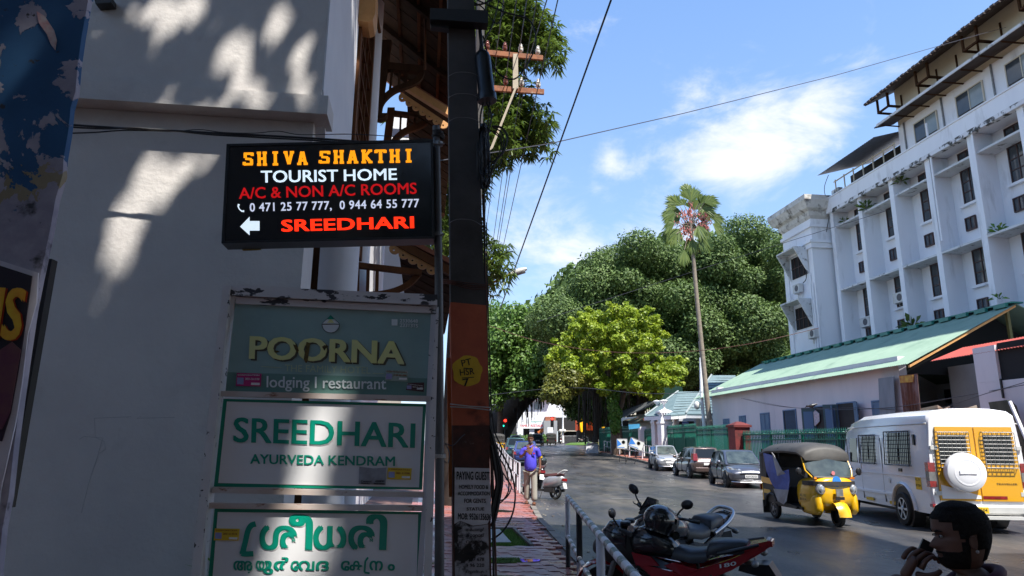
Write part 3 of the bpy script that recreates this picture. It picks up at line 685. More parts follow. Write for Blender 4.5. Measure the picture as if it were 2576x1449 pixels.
SLAB = {  # block-serif capitals as strokes on a 10 x 14 grid (x0,y0,x1,y1,w)
 'S': [(1,12.4,9,12.4),(2.3,12.4,2.3,8),(2.3,7.2,8,6.6),(7.9,6.6,7.9,1.6),(1,1.5,9,1.5),(8.6,13.4,8.6,10),(1.3,.6,1.3,4)],
 'H': [(2.6,0,2.6,14),(7.6,0,7.6,14),(2.6,7,7.6,7),(.6,.9,4.4,.9),(.6,13.1,4.4,13.1),(5.8,.9,9.6,.9),(5.8,13.1,9.6,13.1)],
 'I': [(5,0,5,14),(2.5,.9,7.5,.9),(2.5,13.1,7.5,13.1)],
 'V': [(2,13.6,5,.8),(8,13.6,5,.8),(.2,13.1,4,13.1),(6,13.1,9.8,13.1)],
 'A': [(2.2,.4,4.6,13.6),(7.8,.4,5.4,13.6),(3,4.4,7,4.4),(.2,.9,4,.9),(6,.9,9.8,.9)],
 'K': [(2.6,0,2.6,14),(3,6,8,13.4),(4,7.5,8.4,.6),(.6,.9,4.6,.9),(.6,13.1,4.6,13.1),(6.4,.9,10,.9),(6.2,13.1,9.8,13.1)],
 'T': [(5,0,5,14),(.6,12.9,9.4,12.9),(1.2,13.6,1.2,10.4),(8.8,13.6,8.8,10.4),(2.8,.9,7.2,.9)]}
def stroke(m, a, b, w, off, tf):
    d = Vector((b[0]-a[0], b[1]-a[1])); d.normalize(); n = Vector((-d.y, d.x))*w/2
    P = [tf(a[0]+n.x, a[1]+n.y), tf(b[0]+n.x, b[1]+n.y), tf(b[0]-n.x, b[1]-n.y), tf(a[0]-n.x, a[1]-n.y)]
    m.quad(*P)
def slab_text(body, mt, parent, y, box, h, adv=12.2, w=2.9):
    (u0, v0), (u1, v1) = box; m = MB(); n = len(body); tot = adv*n-(adv-10); sl = (v1-v0)/(u1-u0)
    for i, ch in enumerate(body):
        if ch == ' ': continue
        for k, s in enumerate(SLAB[ch]):
            def tf(x, yy, i=i, k=k):
                t = (i*adv+x)/tot; ss = yy/14; u = u0+(u1-u0)*t+ss*h*sl; v = v0+(v1-v0)*t-ss*h
                return q(u, v, 'y', y-.0006*k)
            thick = w if abs(s[0]-s[2]) < 4.5 and abs(s[1]-s[3]) > 3 else 2.5
            stroke(m, s[:2], s[2:], thick, 0, tf)
    return m.build('lettering', mt, parent)

poster_letters()
# ================================================================ BLACK LIGHTBOX SIGN on its pipe
YS_ = 3.62
bs = thing('lightbox_sign', 'black illuminated guest house signboard with orange, white and red letters and an arrow', 'sign', q(830, 500, 'y', YS_), TH)
TL, TR, BR, BL = (570,362), (1088,350), (1093,600), (557,612)
MB().px([TL,TR,BR,BL], 'y', YS_+.002, .125).build('case', M['sign_frame_black'], bs)
MB().px([(577,368),(1083,356),(1088,594),(565,606)], 'y', YS_-.006, .006).build('face', M['sign_black'], bs)
e = MB()
for P in ([(570,362),(1088,350),(1088,356),(570,368)], [(557,606),(1093,594),(1093,600),(557,612)], [(570,362),(577,362),(564,612),(557,612)], [(1083,350),(1089,350),(1094,600),(1087,600)]): e.px(P, 'y', YS_-.012, .014)
e.build('edging', M['sign_frame_black'], bs)
yt = YS_-.0085
slab_text('SHIVA', M['glow_orange'], bs, yt, ((611,417),(775,414)), 34)
slab_text('SHAKTHI', M['glow_orange'], bs, yt, ((802,412),(1043,408)), 33, adv=11.9)
letters('TOURIST', M['glow_white'], bs, 'y', yt, ((657,459),(850,456)), 31, .018)
letters('HOME', M['glow_white'], bs, 'y', yt, ((866,455),(998,452)), 30, .018)
letters('A/C & NON A/C ROOMS', M['glow_dark_red'], bs, 'y', yt, ((602,500),(1048,487)), 29, .018)
letters('0 471 25 77 777,  0 944 64 55 777', M['glow_dim_white'], bs, 'y', yt, ((629,532),(1054,521)), 22, .02, sp=1.08)
letters('SREEDHARI', M['glow_red'], bs, 'y', yt, ((710,582),(1040,573)), 30, .034, sp=1.04)
MB().px([(604,570),(628,545),(628,556),(653,556),(653,580),(628,580),(628,592)], 'y', yt, .001).build('arrow', M['glow_white'], bs)
MB().tube([q(u, v, 'y', yt) for u, v in ((601,514),(599,519),(602,526),(608,531),(614,531))], [.006,.004,.003,.004,.006], 5).build('phone_symbol', M['glow_white'], bs)
MB().px([(602,622),(652,620),(658,629),(612,631)], 'y', YS_+.125, .003).build('label', mat('ochre_label', (.3,.25,.08)), bs)
# drops and clamps
d = MB()
for k in range(26):
    u = 760+random.uniform(0, 330); p = q(u, 611-(u-760)*.03, 'y', YS_+.06); d.ell(p-Vector((0,0,.004)), (.003,.003,.006), 6, 4)
d.build('water_drops', M['window_glass'], bs)
# pipe
pp = thing('sign_pipe', 'dark grey steel pipe carrying the black lightbox sign beside the concrete pole', 'pipe', q(1105, 1449, 'y', 3.72), TH)
MB().tube([q(1097,318,'y',3.72), q(1104,700,'y',3.72), q(1106,1100,'y',3.72), q(1105,1700,'y',3.72)], [.021,.023,.024,.026], 14).build('pipe', mat('pipe_grey', (.10,.105,.11), (.06,.06,.065), 5, .5, rvar=.1), pp, smooth=60)
for v in (362, 590): 
    c = MB(); c.cyl(q(1083,v,'y',3.70), q(1118,v,'y',3.70), .005, n=8); c.lathe([(.027,-.01),(.027,.01)], q(1103,v,'y',3.72), 12); c.build('clamp', M['dull_steel'], pp)
c = MB(); P = []
for k in range(60):
    a = k*.55; P.append(q(1102,330+k*.28,'y',3.72)+Vector((cos(a)*(.03+.006*sin(k)), sin(a)*.03, 0)))
c.tube(P, .005, 5); c.build('cable_wrap', M['cable'], pp)
c = MB(); P = []
for k in range(50):
    a = k*.6; P.append(q(1106,1142+k*.22,'y',3.72)+Vector((cos(a)*(.031), sin(a)*.031, 0)))
c.tube(P, .003, 5); c.build('binding_wire', M['pale_wire'], pp)

# ================================================================ WHITE STEEL FRAME with three panels
YF = 3.66
ff = thing('panel_sign_frame', 'rusty white steel frame holding three painted sign panels one above the other', 'sign frame', q(780, 1449, 'y', YF), TH)
def bar(P, mt, y=YF, d=.04, name='frame_bar'): return MB().px(P, 'y', y, d).build(name, M[mt], ff)
bar([(561,716),(580,718),(503,1449),(499,1520),(478,1520),(480,1449)], 'frame_paint', YF-.03, .10, 'post')
bar([(573,718),(1100,741),(1100,768),(573,742)], 'frame_paint_worn', YF-.02, .07)
bar([(578,745),(592,745),(545,1000),(520,1265),(515,1449),(512,1520),(497,1520),(503,1449),(510,1265),(531,1000)], 'frame_paint', YF, .04)
bar([(592,747),(1097,772),(1096,788),(592,763)], 'frame_paint_worn')
bar([(1084,790),(1097,790),(1064,1449),(1060,1520),(1044,1520),(1049,1449),(1064,1240),(1072,1010)], 'frame_paint')
bar([(545,983),(1086,996),(1084,1010),(543,996)], 'frame_rust', YF-.004)
bar([(535,1225),(1066,1238),(1066,1252),(533,1240)], 'frame_rust', YF-.004)
bar([(522,1265),(1064,1272),(1064,1286),(520,1279)], 'frame_rust', YF-.004)
bar([(1098,772),(1104,772),(1086,1449),(1082,1520),(1062,1520),(1066,1449),(1078,1100)], 'frame_paint', YF-.03, .06, 'post')
# panel 1
P1 = thing('hotel_sign', 'faded teal hotel sign panel with pale yellow letters, topmost in the white frame', 'sign', q(830, 980, 'y', YF), TH)
MB().px([(592,760),(1090,786),(1078,1000),(568,985)], 'y', YF+.018, .012).build('face', M['panel_teal'], P1)
MB().px([(572,936),(1080,952),(1077,998),(568,983)], 'y', YF+.0155, .002).build('lower_band', M['panel_teal_dark'], P1)
y1 = YF+.014
letters('POORNA', M['olive_shadow'], P1, 'y', y1+.0005, ((634,905),(1019,919)), 58, .036)
letters('POORNA', M['faded_yellow'], P1, 'y', y1-.002, ((629,901),(1014,915)), 58, .034)
letters('THE FAMILY HOTEL', M['faint_yellow'], P1, 'y', y1, ((716,934),(932,940)), 18, .005)
for a, b in (((656,921),(708,924)), ((938,938),(965,939))): MB().px([a, b, (b[0],b[1]+1.5), (a[0],a[1]+1.5)], 'y', y1, .001).build('rule_line', M['faint_yellow'], P1)
letters('lodging I restaurant', M['pale_lettering'], P1, 'y', y1-.002, ((671,974),(971,979)), 30, .014)
letters('2330648', M['pale_lettering'], P1, 'y', y1, ((1006,811),(1051,812)), 9, .02)
letters('2331315', M['pale_lettering'], P1, 'y', y1, ((1006,822),(1051,824)), 9, .02)
MB().px([(985,803),(1000,803),(1000,819),(985,819)], 'y', y1, .001).build('phone_symbol', M['pale_lettering'], P1)
MB().px([(1005,814),(1052,815),(1052,816),(1005,815)], 'y', y1, .001).build('rule_line', M['pale_lettering'], P1)
m = MB(); m.px([(810+22+22*cos(2*pi*k/20), 816+21*sin(2*pi*k/20)) for k in range(0, 11)], 'y', y1-.001, .001); m.build('emblem_bowl', M['pale_lettering'], P1)
MB().tube([q(832+22*cos(pi*k/14), 816+21*sin(pi*k/14), 'y', y1-.002) for k in range(15)]+[q(810,816,'y',y1-.002), q(854,816,'y',y1-.002)], .0012, 4).build('emblem_outline', M['ink'], P1)
MB().px([(810,814),(832,794),(854,814)], 'y', y1-.0005, .001).build('emblem_peak', M['pale_lettering'], P1)
MB().px([(823,812),(832,801),(841,812)], 'y', y1-.002, .001).build('emblem_peak', M['faded_yellow'], P1)
MB().px([(822,803),(832,792),(842,803)], 'y', y1-.0025, .0005).build('emblem_peak', M['green_letter'], P1)
MB().tube([q(u, v, 'y', y1-.003) for u, v in ((810,814),(832,794),(854,814))], .001, 4).build('emblem_outline', M['ink'], P1)
for (a, b) in (((776,860),(770,912)), ((742,866),(748,886)), ((700,882),(694,886)), ((822,868),(816,880))):
    MB().px([(a[0]-5,a[1]),(a[0]+5,a[1]+3),(b[0]+4,b[1]-4),(b[0],b[1]+2),(b[0]-6,b[1]-8)], 'y', y1-.0045, .001).build('rust_streak', M['rust_stain'], P1)
# panel 2
P2 = thing('clinic_sign', 'white sign panel with green border and large green Latin letters, middle of the frame', 'sign', q(800, 1200, 'y', YF), TH)
MB().px([(562,1003),(1072,1016),(1062,1232),(538,1224)], 'y', YF+.018, .012).build('border', M['green_border'], P2)
MB().px([(571,1010),(1064,1023),(1054,1226),(549,1215)], 'y', YF+.0155, .002).build('face', M['panel_white'], P2)
letters('SREEDHARI', M['white_print'], P2, 'y', y1, ((588,1112),(1044,1130)), 66, .018)
letters('SREEDHARI', M['green_letter'], P2, 'y', y1-.0015, ((588,1111),(1042,1126)), 64, .02)
letters('AYURVEDA KENDRAM', M['green_letter'], P2, 'y', y1-.0015, ((630,1166),(993,1172)), 25, .022)
# panel 3
P3 = thing('clinic_sign', 'white sign panel with green border and green Malayalam script, lowest of the frame', 'sign', q(790, 1440, 'y', YF), TH)
MB().px([(540,1278),(1062,1288),(1052,1560),(514,1560)], 'y', YF+.018, .012).build('border', M['green_border'], P3)
MB().px([(548,1288),(1052,1294),(1046,1560),(526,1560)], 'y', YF+.0155, .002).build('face', M['panel_white'], P3)
def mal(chunks, base, h, mt, off):
    for txt, u0, u1, b in chunks:
        letters(txt, mt, P3, 'y', off, ((u0, base+(u0-600)*.006), (u1, base+(u1-600)*.006)), h, b)
for off, dxy, mt_, hb_ in ((y1, 2, M['white_print'], 82), (y1-.0015, 0, M['green_letter'], 80)):
    for txt, u0, u1 in (('ശ', 655, 745), ('ീ', 728, 782), ('ധ', 790, 868), ('ര', 878, 940), ('ി', 922, 968)):
        letters(txt, mt_, P3, 'y', off, ((u0+dxy, 1380+dxy), (u1+dxy, 1382+dxy)), 74, .035)
    m = MB(); P = [(642,1318),(632,1322),(624,1335),(618,1360),(612,1385),(612,1393),(636,1393)]; pa = smooth_path([Vector((a+dxy, b+dxy, 0)) for a, b in P], 4)
    for i in range(len(pa)-1):
        d = (pa[i+1]-pa[i]).normalized(); n_ = Vector((-d.y, d.x, 0))*7; a, b = pa[i]-d*1.5, pa[i+1]+d*1.5
        m.quad(*[q(p.x, p.y, 'y', off-.0002*i) for p in (a+n_, b+n_, b-n_, a-n_)])
    m.build('lettering', mt_, P3)
for txt, u0, u1 in (('ആ',588,640),('യ',644,672),('ു',664,686),('ർ',690,728),('േ',732,750),('വ',752,790),('ദ',796,826),('േ',858,878),('ക',880,912),('ന',930,962),('ം',976,992)):
    letters(txt, M['green_letter'], P3, 'y', y1-.0015, ((u0,1434),(u1,1435)), 30, .03)
m = MB(); P = [(926,1402),(919,1412),(917,1440),(930,1442)]
for a, b in zip(P, P[1:]): stroke(m, a, b, 5, 0, lambda x, y_: q(x, y_, 'y', y1-.0016))
m.build('lettering', M['green_letter'], P3)
# registration stickers (no coded squares)
def sticker(P, col, root, txt, tcol, name='sticker', w=0):
    s = MB().px(P, 'y', y1-.004, .001).build(name, col, root)
    (a, b), (c, d) = P[3], P[2]; u0 = a+(c-a)*.38; v0 = b+(d-b)*.38-(b-P[0][1])*.48
    letters(txt, tcol, s, 'y', y1-.0052, ((u0, v0), (c-(c-a)*.06, v0+(d-b)*.55)), (b-P[0][1])*.16, .03)
    letters('CORPORATION', tcol, s, 'y', y1-.0052, ((a+(c-a)*.08, b-(b-P[0][1])*.8), (c-(c-a)*.06, d-(b-P[0][1])*.8)), (b-P[0][1])*.1, .03)
    MB().px([(a+(c-a)*.06,b-(b-P[0][1])*.65),(a+(c-a)*.32,b-(b-P[0][1])*.63),(a+(c-a)*.31,b-(b-P[0][1])*.12),(a+(c-a)*.05,b-(b-P[0][1])*.14)], 'y', y1-.0055, .0005).build('hologram', M['pale_blue_print'], s)
    MB().px([(a+(c-a)*.62,b-(b-P[0][1])*.26),(a+(c-a)*.96,b-(b-P[0][1])*.24),(a+(c-a)*.95,b-(b-P[0][1])*.06),(a+(c-a)*.61,b-(b-P[0][1])*.08)], 'y', y1-.0055, .0005).build('blank_box', M['white_print'], s)
sticker([(596,938),(658,940),(656,972),(593,971)], M['sticker_pink'], P1, '2021-GS-2150', M['white_print'])
sticker([(971,930),(1027,932),(1026,960),(968,957)], M['sticker_silver'], P1, '2122-GS-1006', M['sticker_brown'])
sticker([(1026,963),(1067,962),(1066,986),(1021,981)], M['sticker_dark'], P1, '1819-G-1394', M['white_print'])
sticker([(976,1176),(1036,1178),(1034,1207),(974,1205)], M['sticker_yellow'], P2, '2021-E-9308', M['sticker_brown'])
sticker([(541,1329),(603,1330),(600,1360),(538,1359)], M['sticker_yellow'], P3, '2021-E-9310', M['sticker_brown'])
s = MB().px([(904,1174),(940,1178),(972,1176),(970,1220),(902,1217)], 'y', y1-.004, .001).build('torn_label', mat('torn_label', (.30,.32,.36), (.2,.2,.22), 14, .7), P2)
letters('Contact:    430899', M['ink'], s, 'y', y1-.0055, ((908,1213),(967,1213)), 5, .03); letters('Mobile:    9899999', M['ink'], s, 'y', y1-.0055, ((908,1218),(967,1219)), 4, .03)

# ================================================================ CONCRETE UTILITY POLE (near)
YP = 3.95
pole = thing('utility_pole', 'dark concrete utility pole with red painted band and yellow circle, pasted with notices', 'utility pole', q(1185, 1600, 'y', YP), TH)
MB().px([(1127,-60),(1190,-60),(1204,320),(1218,700),(1222,772),(1134,762),(1130,300)], 'y', YP, .20).build('shaft', M['concrete_pole'], pole)
MB().px([(1133,760),(1223,768),(1231,1070),(1138,1070)], 'y', YP-.004, .208).build('red_band', M['pole_red'], pole)
MB().px([(1138,1070),(1231,1070),(1238,1600),(1142,1600)], 'y', YP-.002, .206).build('dark_band', M['pole_black'], pole)
MB().px([(1176+38*cos(2*pi*k/28)+3*sin(5*k), 933+39*sin(2*pi*k/28)) for k in range(28)], 'y', YP-.0065, .002).build('yellow_disc', M['pole_yellow'], pole)
letters('PT', M['ink'], pole, 'y', YP-.0085, ((1163,922),(1187,917)), 17, .01, name='number_mark'); letters('HSR', M['ink'], pole, 'y', YP-.0085, ((1158,945),(1194,941)), 17, .01, name='number_mark'); letters('7', M['ink'], pole, 'y', YP-.0085, ((1166,972),(1182,969)), 19, .01, name='number_mark')
for a, b in (((1166,925),(1188,927)), ((1162,950),(1192,948))): MB().px([a, b, (b[0],b[1]+2), (a[0],a[1]+2)], 'y', YP-.0085, .001).build('number_mark', M['ink'], pole)
MB().px([(1124,900),(1136,900),(1139,1070),(1142,1250),(1130,1250)], 'y', YP+.1, .05).build('orange_edge', M['orange_paint'], pole)
nt_ = MB().px([(1144,1176),(1232,1178),(1236,1300),(1226,1318),(1190,1322),(1158,1310),(1143,1318)], 'y', YP-.009, .003).build('notice', M['paper'], pole)
for t_, a, b, h in (('PAYING GUEST',(1149,1206),(1231,1207),21), ('HOMELY FOOD &',(1155,1229),(1228,1230),10), ('ACCOMMODATION',(1152,1246),(1232,1246),10), ('FOR GENTS',(1168,1265),(1222,1265),11), ('STATUE',(1174,1284),(1218,1284),8), ('MOB: 9526135636',(1152,1306),(1235,1308),16)):
    letters(t_, M['ink'], nt_, 'y', YP-.0105, (a, b), h, .03)
nt2 = MB().px([(1143,1320),(1158,1311),(1190,1324),(1228,1319),(1236,1600),(1146,1600)], 'y', YP-.006, .002).build('torn_notice', M['paper_torn'], pole)
for k, (t_, h) in enumerate((('തമ്പാനൂർ',8), ('കോളേജ്',9), ('വാടക',8), ('സ്ഥലം 3',9), ('വിളിക്കുക',7), ('9207 678',9), ('9 96 220',9), ('തിരുവനന്തപുരം',7))):
    v = 1336+k*15; letters(t_, M['ink'], nt2, 'y', YP-.0075, ((1172,v),(1218,v)), h, .02)
# steel channel at the top, black joint canister
MB().px([(1082,20),(1228,26),(1228,58),(1082,48)], 'y', YP-.09, .08).build('steel_channel', M['black_metal'], pole)
MB().px([(1082,50),(1130,54),(1130,72),(1084,66)], 'y', YP-.05, .05).build('clamp', M['black_metal'], pole)
MB().px([(1165,72),(1205,76),(1205,100),(1168,96)], 'y', YP-.05, .05).build('clamp', M['black_metal'], pole) if False else None
cn = MB(); a, b = q(1213,136,'y',YP), q(1226,255,'y',YP)
cn.tube([a+(a-b)*.08, a, a+(b-a)*.1, a+(b-a)*.82, a+(b-a)*.86, b], [.02,.045,.052,.054,.062,.062], 18); cn.build('joint_canister', M['black_plastic'], pole, smooth=40)
MB().tube([q(1206,60,'y',YP), q(1210,100,'y',YP), q(1213,138,'y',YP)], .012, 8).build('conduit', M['cable'], pole)
for v in (182, 236, 296, 552): MB().tube(smooth_path([q(1128,v+10,'y',YP-.03), q(1150,v,'y',YP-.03), q(1188,v+2,'y',YP-.03), q(1212,v+16,'y',YP-.02)], 4), .002, 4).build('binding_wire', M['dull_steel'], pole)
for dv in (0,5,9,14): MB().tube(smooth_path([q(1098,700+dv,'y',YP-.2), q(1135,706+dv*.6,'y',YP-.03), q(1180,712+dv,'y',YP-.03), q(1222,716+dv*.8,'y',YP-.02)], 4), .003, 4).build('binding_wire', M['cable_brown'], pole)
for dv in (0,7): MB().tube([q(1132,1016+dv,'y',YP-.03), q(1180,1022+dv*.5,'y',YP-.03), q(1234,1025+dv,'y',YP-.02)], .0035, 5).build('binding_wire', M['pale_wire'], pole)
for P in ([(1096,1112),(1120,1118),(1130,1140),(1128,1165)], [(1118,1115),(1140,1120),(1160,1100),(1170,1092)], [(1100,1120),(1110,1150),(1124,1165)]): MB().tube(smooth_path([q(u, v, 'y', YP-.1) for u, v in P], 4), .0025, 4).build('binding_wire', M['wire_grey'], pole)
# cable bundles hanging on the pole
cb = thing('cable_bundle', 'thick coil of black service cables hanging on the right side of the pole', 'cables', q(1220, 400, 'y', YP), TH)
rr = random.Random(5)
for k in range(26):
    u0 = 1206+rr.uniform(-4, 18); v0 = 316+rr.uniform(-4, 14); v1 = 470+rr.uniform(-40, 15); w = rr.uniform(4, 13)
    P = [(u0, v0), (u0-w*.3, (v0*2+v1)/3), (u0+rr.uniform(-2, 6), v1-12), (u0+6, v1), (u0+w, v1-16), (u0+w*.9, (v0+v1)/2), (u0+w*.5, v0+3), (u0, v0)]
    MB().tube(smooth_path([q(u, v, 'y', YP+rr.uniform(-.05,.12)) for u, v in P], 4), .0035, 4).build('cable_loop', M['cable'], cb)
for P, r in (([(1238,318),(1262,322),(1276,345),(1268,380),(1245,410),(1226,470)], .007), ([(1236,330),(1252,336),(1262,365),(1250,395),(1232,420)], .004), ([(1240,322),(1258,330),(1268,352),(1262,384),(1244,405),(1230,405)], .0045), ([(1225,420),(1240,425),(1258,415),(1262,400)], .004),
             ([(1222,255),(1236,290),(1230,330),(1218,400),(1216,480)], .006), ([(1216,258),(1208,300),(1212,360)], .006), ([(1232,258),(1228,320),(1238,330),(1256,345)], .004),
             ([(1190,5),(1215,20),(1250,60),(1268,20),(1252,0)], .004), ([(1200,0),(1268,30),(1330,50),(1348,95),(1338,140),(1300,196),(1260,190),(1232,150),(1215,90)], .005), ([(1236,-10),(1216,40),(1206,130)], .004), ([(1228,0),(1254,-5),(1240,60),(1215,110),(1205,180)], .005), ([(1150,-5),(1170,8),(1205,12),(1250,-5)], .006)):
    MB().tube(smooth_path([q(u, v, 'y', YP+.02) for u, v in P], 6), r, 6).build('cable_loop', M['cable'], cb)
cl = thing('cable_bundle', 'loose black and brown cable loops swinging low beside the painted pole', 'cables', q(1245, 1200, 'y', YP), TH)
for P, r, mt_ in (([(1218,480),(1220,700),(1222,900),(1232,1050),(1238,1200),(1242,1449),(1244,1600)], .007, 'cable'), ([(1214,490),(1224,760),(1228,1000),(1240,1200),(1248,1449),(1250,1600)], .006, 'cable_brown'), ([(1220,900),(1230,1080),(1236,1220),(1220,1360),(1208,1449),(1200,1600)], .006, 'cable_brown'),
             ([(1232,1060),(1244,1110),(1268,1150),(1286,1190),(1296,1240),(1290,1290),(1270,1330),(1246,1352),(1236,1356)], .0055, 'cable'), ([(1234,1080),(1250,1140),(1272,1180),(1280,1230),(1262,1262),(1240,1268)], .0045, 'cable'), ([(1232,1070),(1252,1150),(1262,1200),(1256,1250),(1246,1300),(1236,1325)], .012, 'cable'),
             ([(1230,1090),(1248,1150),(1256,1210),(1246,1258),(1238,1300)], .010, 'cable'), ([(1236,1120),(1246,1180),(1250,1220),(1240,1270),(1234,1300)], .012, 'cable'), ([(1238,1100),(1256,1170),(1272,1200),(1286,1226),(1270,1255),(1236,1260)], .004, 'cable'), ([(1226,1100),(1240,1160),(1254,1190),(1250,1230),(1236,1246)], .006, 'cable'), ([(1224,560),(1226,700),(1232,900),(1236,1050)], .004, 'cable'),
             ([(1238,1040),(1246,1090),(1262,1130),(1250,1160),(1240,1130)], .005, 'cable')):
    MB().tube(smooth_path([q(u, v, 'y', YP+.03) for u, v in P], 6), r, 6).build('cable_loop', M[mt_], cl)

# ================================================================ FAR H-SHAPED POLE WITH INSULATORS
YI = 13.0
ip = thing('power_pole', 'slim power pole with two rusty crossarms and white insulators beyond the near pole', 'power pole', q(1212, 1085, 'y', YI), TH)
MB(F0).add([], [])
pz = q(1210,10,'y',YI)
m = MB(); a = q(1210,-30,'y',YI+.1); m.tube([a, Vector((a.x+.0, a.y, 0))], [.09,.13], 8); m.build('shaft', M['concrete_pole'], ip)
ca = MB().px([(1208,123),(1366,139),(1366,150),(1208,135)], 'y', YI, .06).build('crossarm', M['rusty'], ip)
cb2 = MB().px([(1208,212),(1369,224),(1369,236),(1208,225)], 'y', YI, .06).build('crossarm', M['rusty'], ip)
MB().px([(1291,135),(1303,135),(1304,222),(1290,222)], 'y', YI-.05, .05).build('upright', M['pale_steel'], ip)
MB().px([(1294,222),(1302,216),(1240,372),(1230,380)], 'y', YI-.11, .05).build('strut', M['pale_steel'], ip)
def insul(u, v, par, mt_='porcelain'):
    m = MB(); p = q(u, v, 'y', YI+.03); m.lathe([(.012,-.12),(.012,.0),(.035,.01),(.052,.03),(.052,.08),(.038,.09),(.05,.10),(.05,.12),(.035,.13),(.03,.16),(.036,.18),(.02,.20)], p, 12); m.build('insulator', M[mt_], par, smooth=50)
for u, v, c in ((1226,124,'porcelain_brown'), (1270,128,'porcelain_brown'), (1310,132,'porcelain'), (1353,137,'porcelain')): insul(u, v, ca, c)
for u, v, c in ((1272,214,'porcelain_brown'), (1312,217,'porcelain'), (1354,221,'porcelain')): insul(u, v, cb2, c)
# ================================================================ OVERHEAD LINES
def line(name, label, pts, r, mt_='wire_grey', group=None):
    o = MB().tube(pts, r, 5).build(name, M[mt_]); tag(o, label, 'wire', group); return o
G_ = 'overhead power wires running along the street'
LW = ['rightmost of the thin wires running down the street over both crossarms','second wire from the right running down the street','third wire from the right, tied at the lower right insulator','fourth wire from the right along the street','fifth wire from the right, close to the mango leaves','leftmost street wire, half hidden by cables at the near pole']
for i, (a, b, c) in enumerate((((1405,-8,7),(1350,235,13),(1232,775,48)), ((1378,-8,7),(1330,150,13),(1228,775,50)), ((1352,-8,7),(1312,215,13),(1226,760,50)), ((1326,-8,7),(1308,120,13),(1222,740,52)), ((1300,-8,7),(1272,205,13),(1220,600,50)), ((1268,-8,7),(1250,128,13),(1219,560,50)))):
    line('overhead_wire', LW[i], [at(*a), at(*b), at(*c)], [.008,.010,.02], 'wire_grey', G_)
line('overhead_cable', 'thick black overhead cable slanting down across the open sky', [at(1540,-8,6), at(1430,300,9.3), at(1258,778,34)], [.0105,.0125,.03], 'cable')
line('overhead_wire', 'long thin wire crossing the sky from the pole to the white office block', [at(1100,405,12), at(1380,362,14), at(1720,285,17), at(2100,190,22), at(2470,85,28), at(2600,50,32)], .012, 'wire_grey')
line('overhead_wire', 'sagging brown wire crossing in front of the tree canopy', smooth_path([at(1180,800,40), at(1330,852,40), at(1480,880,39), at(1620,888,38), at(1760,882,37), at(1900,862,36), at(2060,825,36)], 4), .017, 'cable_brown')
line('overhead_wire', 'faint thin wire over the big tree rising to the white block', [at(1350,810,50), at(1800,665,47), at(2230,530,36)], .016, 'wire_grey')
line('overhead_wire', 'low black wire sagging along the shed wall past the crow', smooth_path([at(1865,1002,40), at(1960,1022,36), at(2100,1030,32), at(2240,1025,28), at(2400,1000,24), at(2620,960,20)], 4), .014, 'wire_grey')
line('overhead_wire', 'second low wire drooping across the shed windows and zinc sheets', smooth_path([at(1870,1002,40), at(2000,1026,34), at(2160,1026,30), at(2330,1032,26), at(2480,990,22), at(2600,955,20)], 4), .012, 'wire_grey')
line('overhead_wire', 'thin dark wire low across the street in front of the tree trunks', smooth_path([at(1180,1000,60), at(1420,975,55), at(1620,990,50), at(1790,985,45)], 4), .02, 'wire_grey')
# street lamp
sl = thing('street_lamp', 'grey street lamp head on a slanting rusty arm beside the near pole', 'street lamp', at(1215, 1100, 18))
MB().tube([at(1200,735,18), at(1232,715,18), at(1285,688,18)], .03, 8).build('arm', M['rusty'], sl)
a = at(1283,690,18); b = at(1325,676,18)
m = MB(); d = (b-a); m.tube([a, a+d*.25, a+d*.6, b], [.03,.075,.085,.04], 10); m.build('lamp_head', M['ac_white'], sl, smooth=40)
m = MB(); m.tube([a+d*.2-Vector((0,0,.05)), a+d*.9-Vector((0,0,.055))], .055, 8); m.build('lens', M['dull_steel'], sl, smooth=40)
p = at(1200,735,18); MB().tube([p, Vector((p.x, p.y, 0))], [.06,.09], 8).build('post', M['dull_steel'], sl)
# ================================================================ WHITE OFFICE BLOCK (right)
SX, SY = 19.06, 43.99          # shed wall line / far end, street coordinates
FX = SX+8.0                    # face of the fins
BX = FX+1.15                   # recessed wall
def S(dx, dy, z): return W(SX+dx, SY+dy, z)
office = thing('office_building', 'white multi-storey office block with tall vertical fins and mouldy ledges', 'building', S(8, -10, 0), TH)
def ob(name, mt, *boxes, parent=None, **kw):
    m = MB(F0)
    for x0, x1, y0, y1, z0, z1 in boxes: m.box(SX+x0, SX+x1, SY+y0, SY+y1, z0, z1)
    return m.build(name, mt, parent or office, **kw)
fins = [-2.5-3.05*k for k in range(9)]
ob('wall', M['building_white'], (9.15, 20, -28, -2.4, -.3, 18.2))
for k, y in enumerate(fins):
    ob('fin', M['building_white'], (8.0, 9.148, y-.36, y, -.3, 17.27))
ob('parapet', M['building_white'], (7.85, 8.15, -28, -2.35, 17.28, 18.25), (8.153, 9.147, -28, -2.4, 17.3, 17.5), (7.80, 8.2, -28, -2.3, 18.253, 18.33))
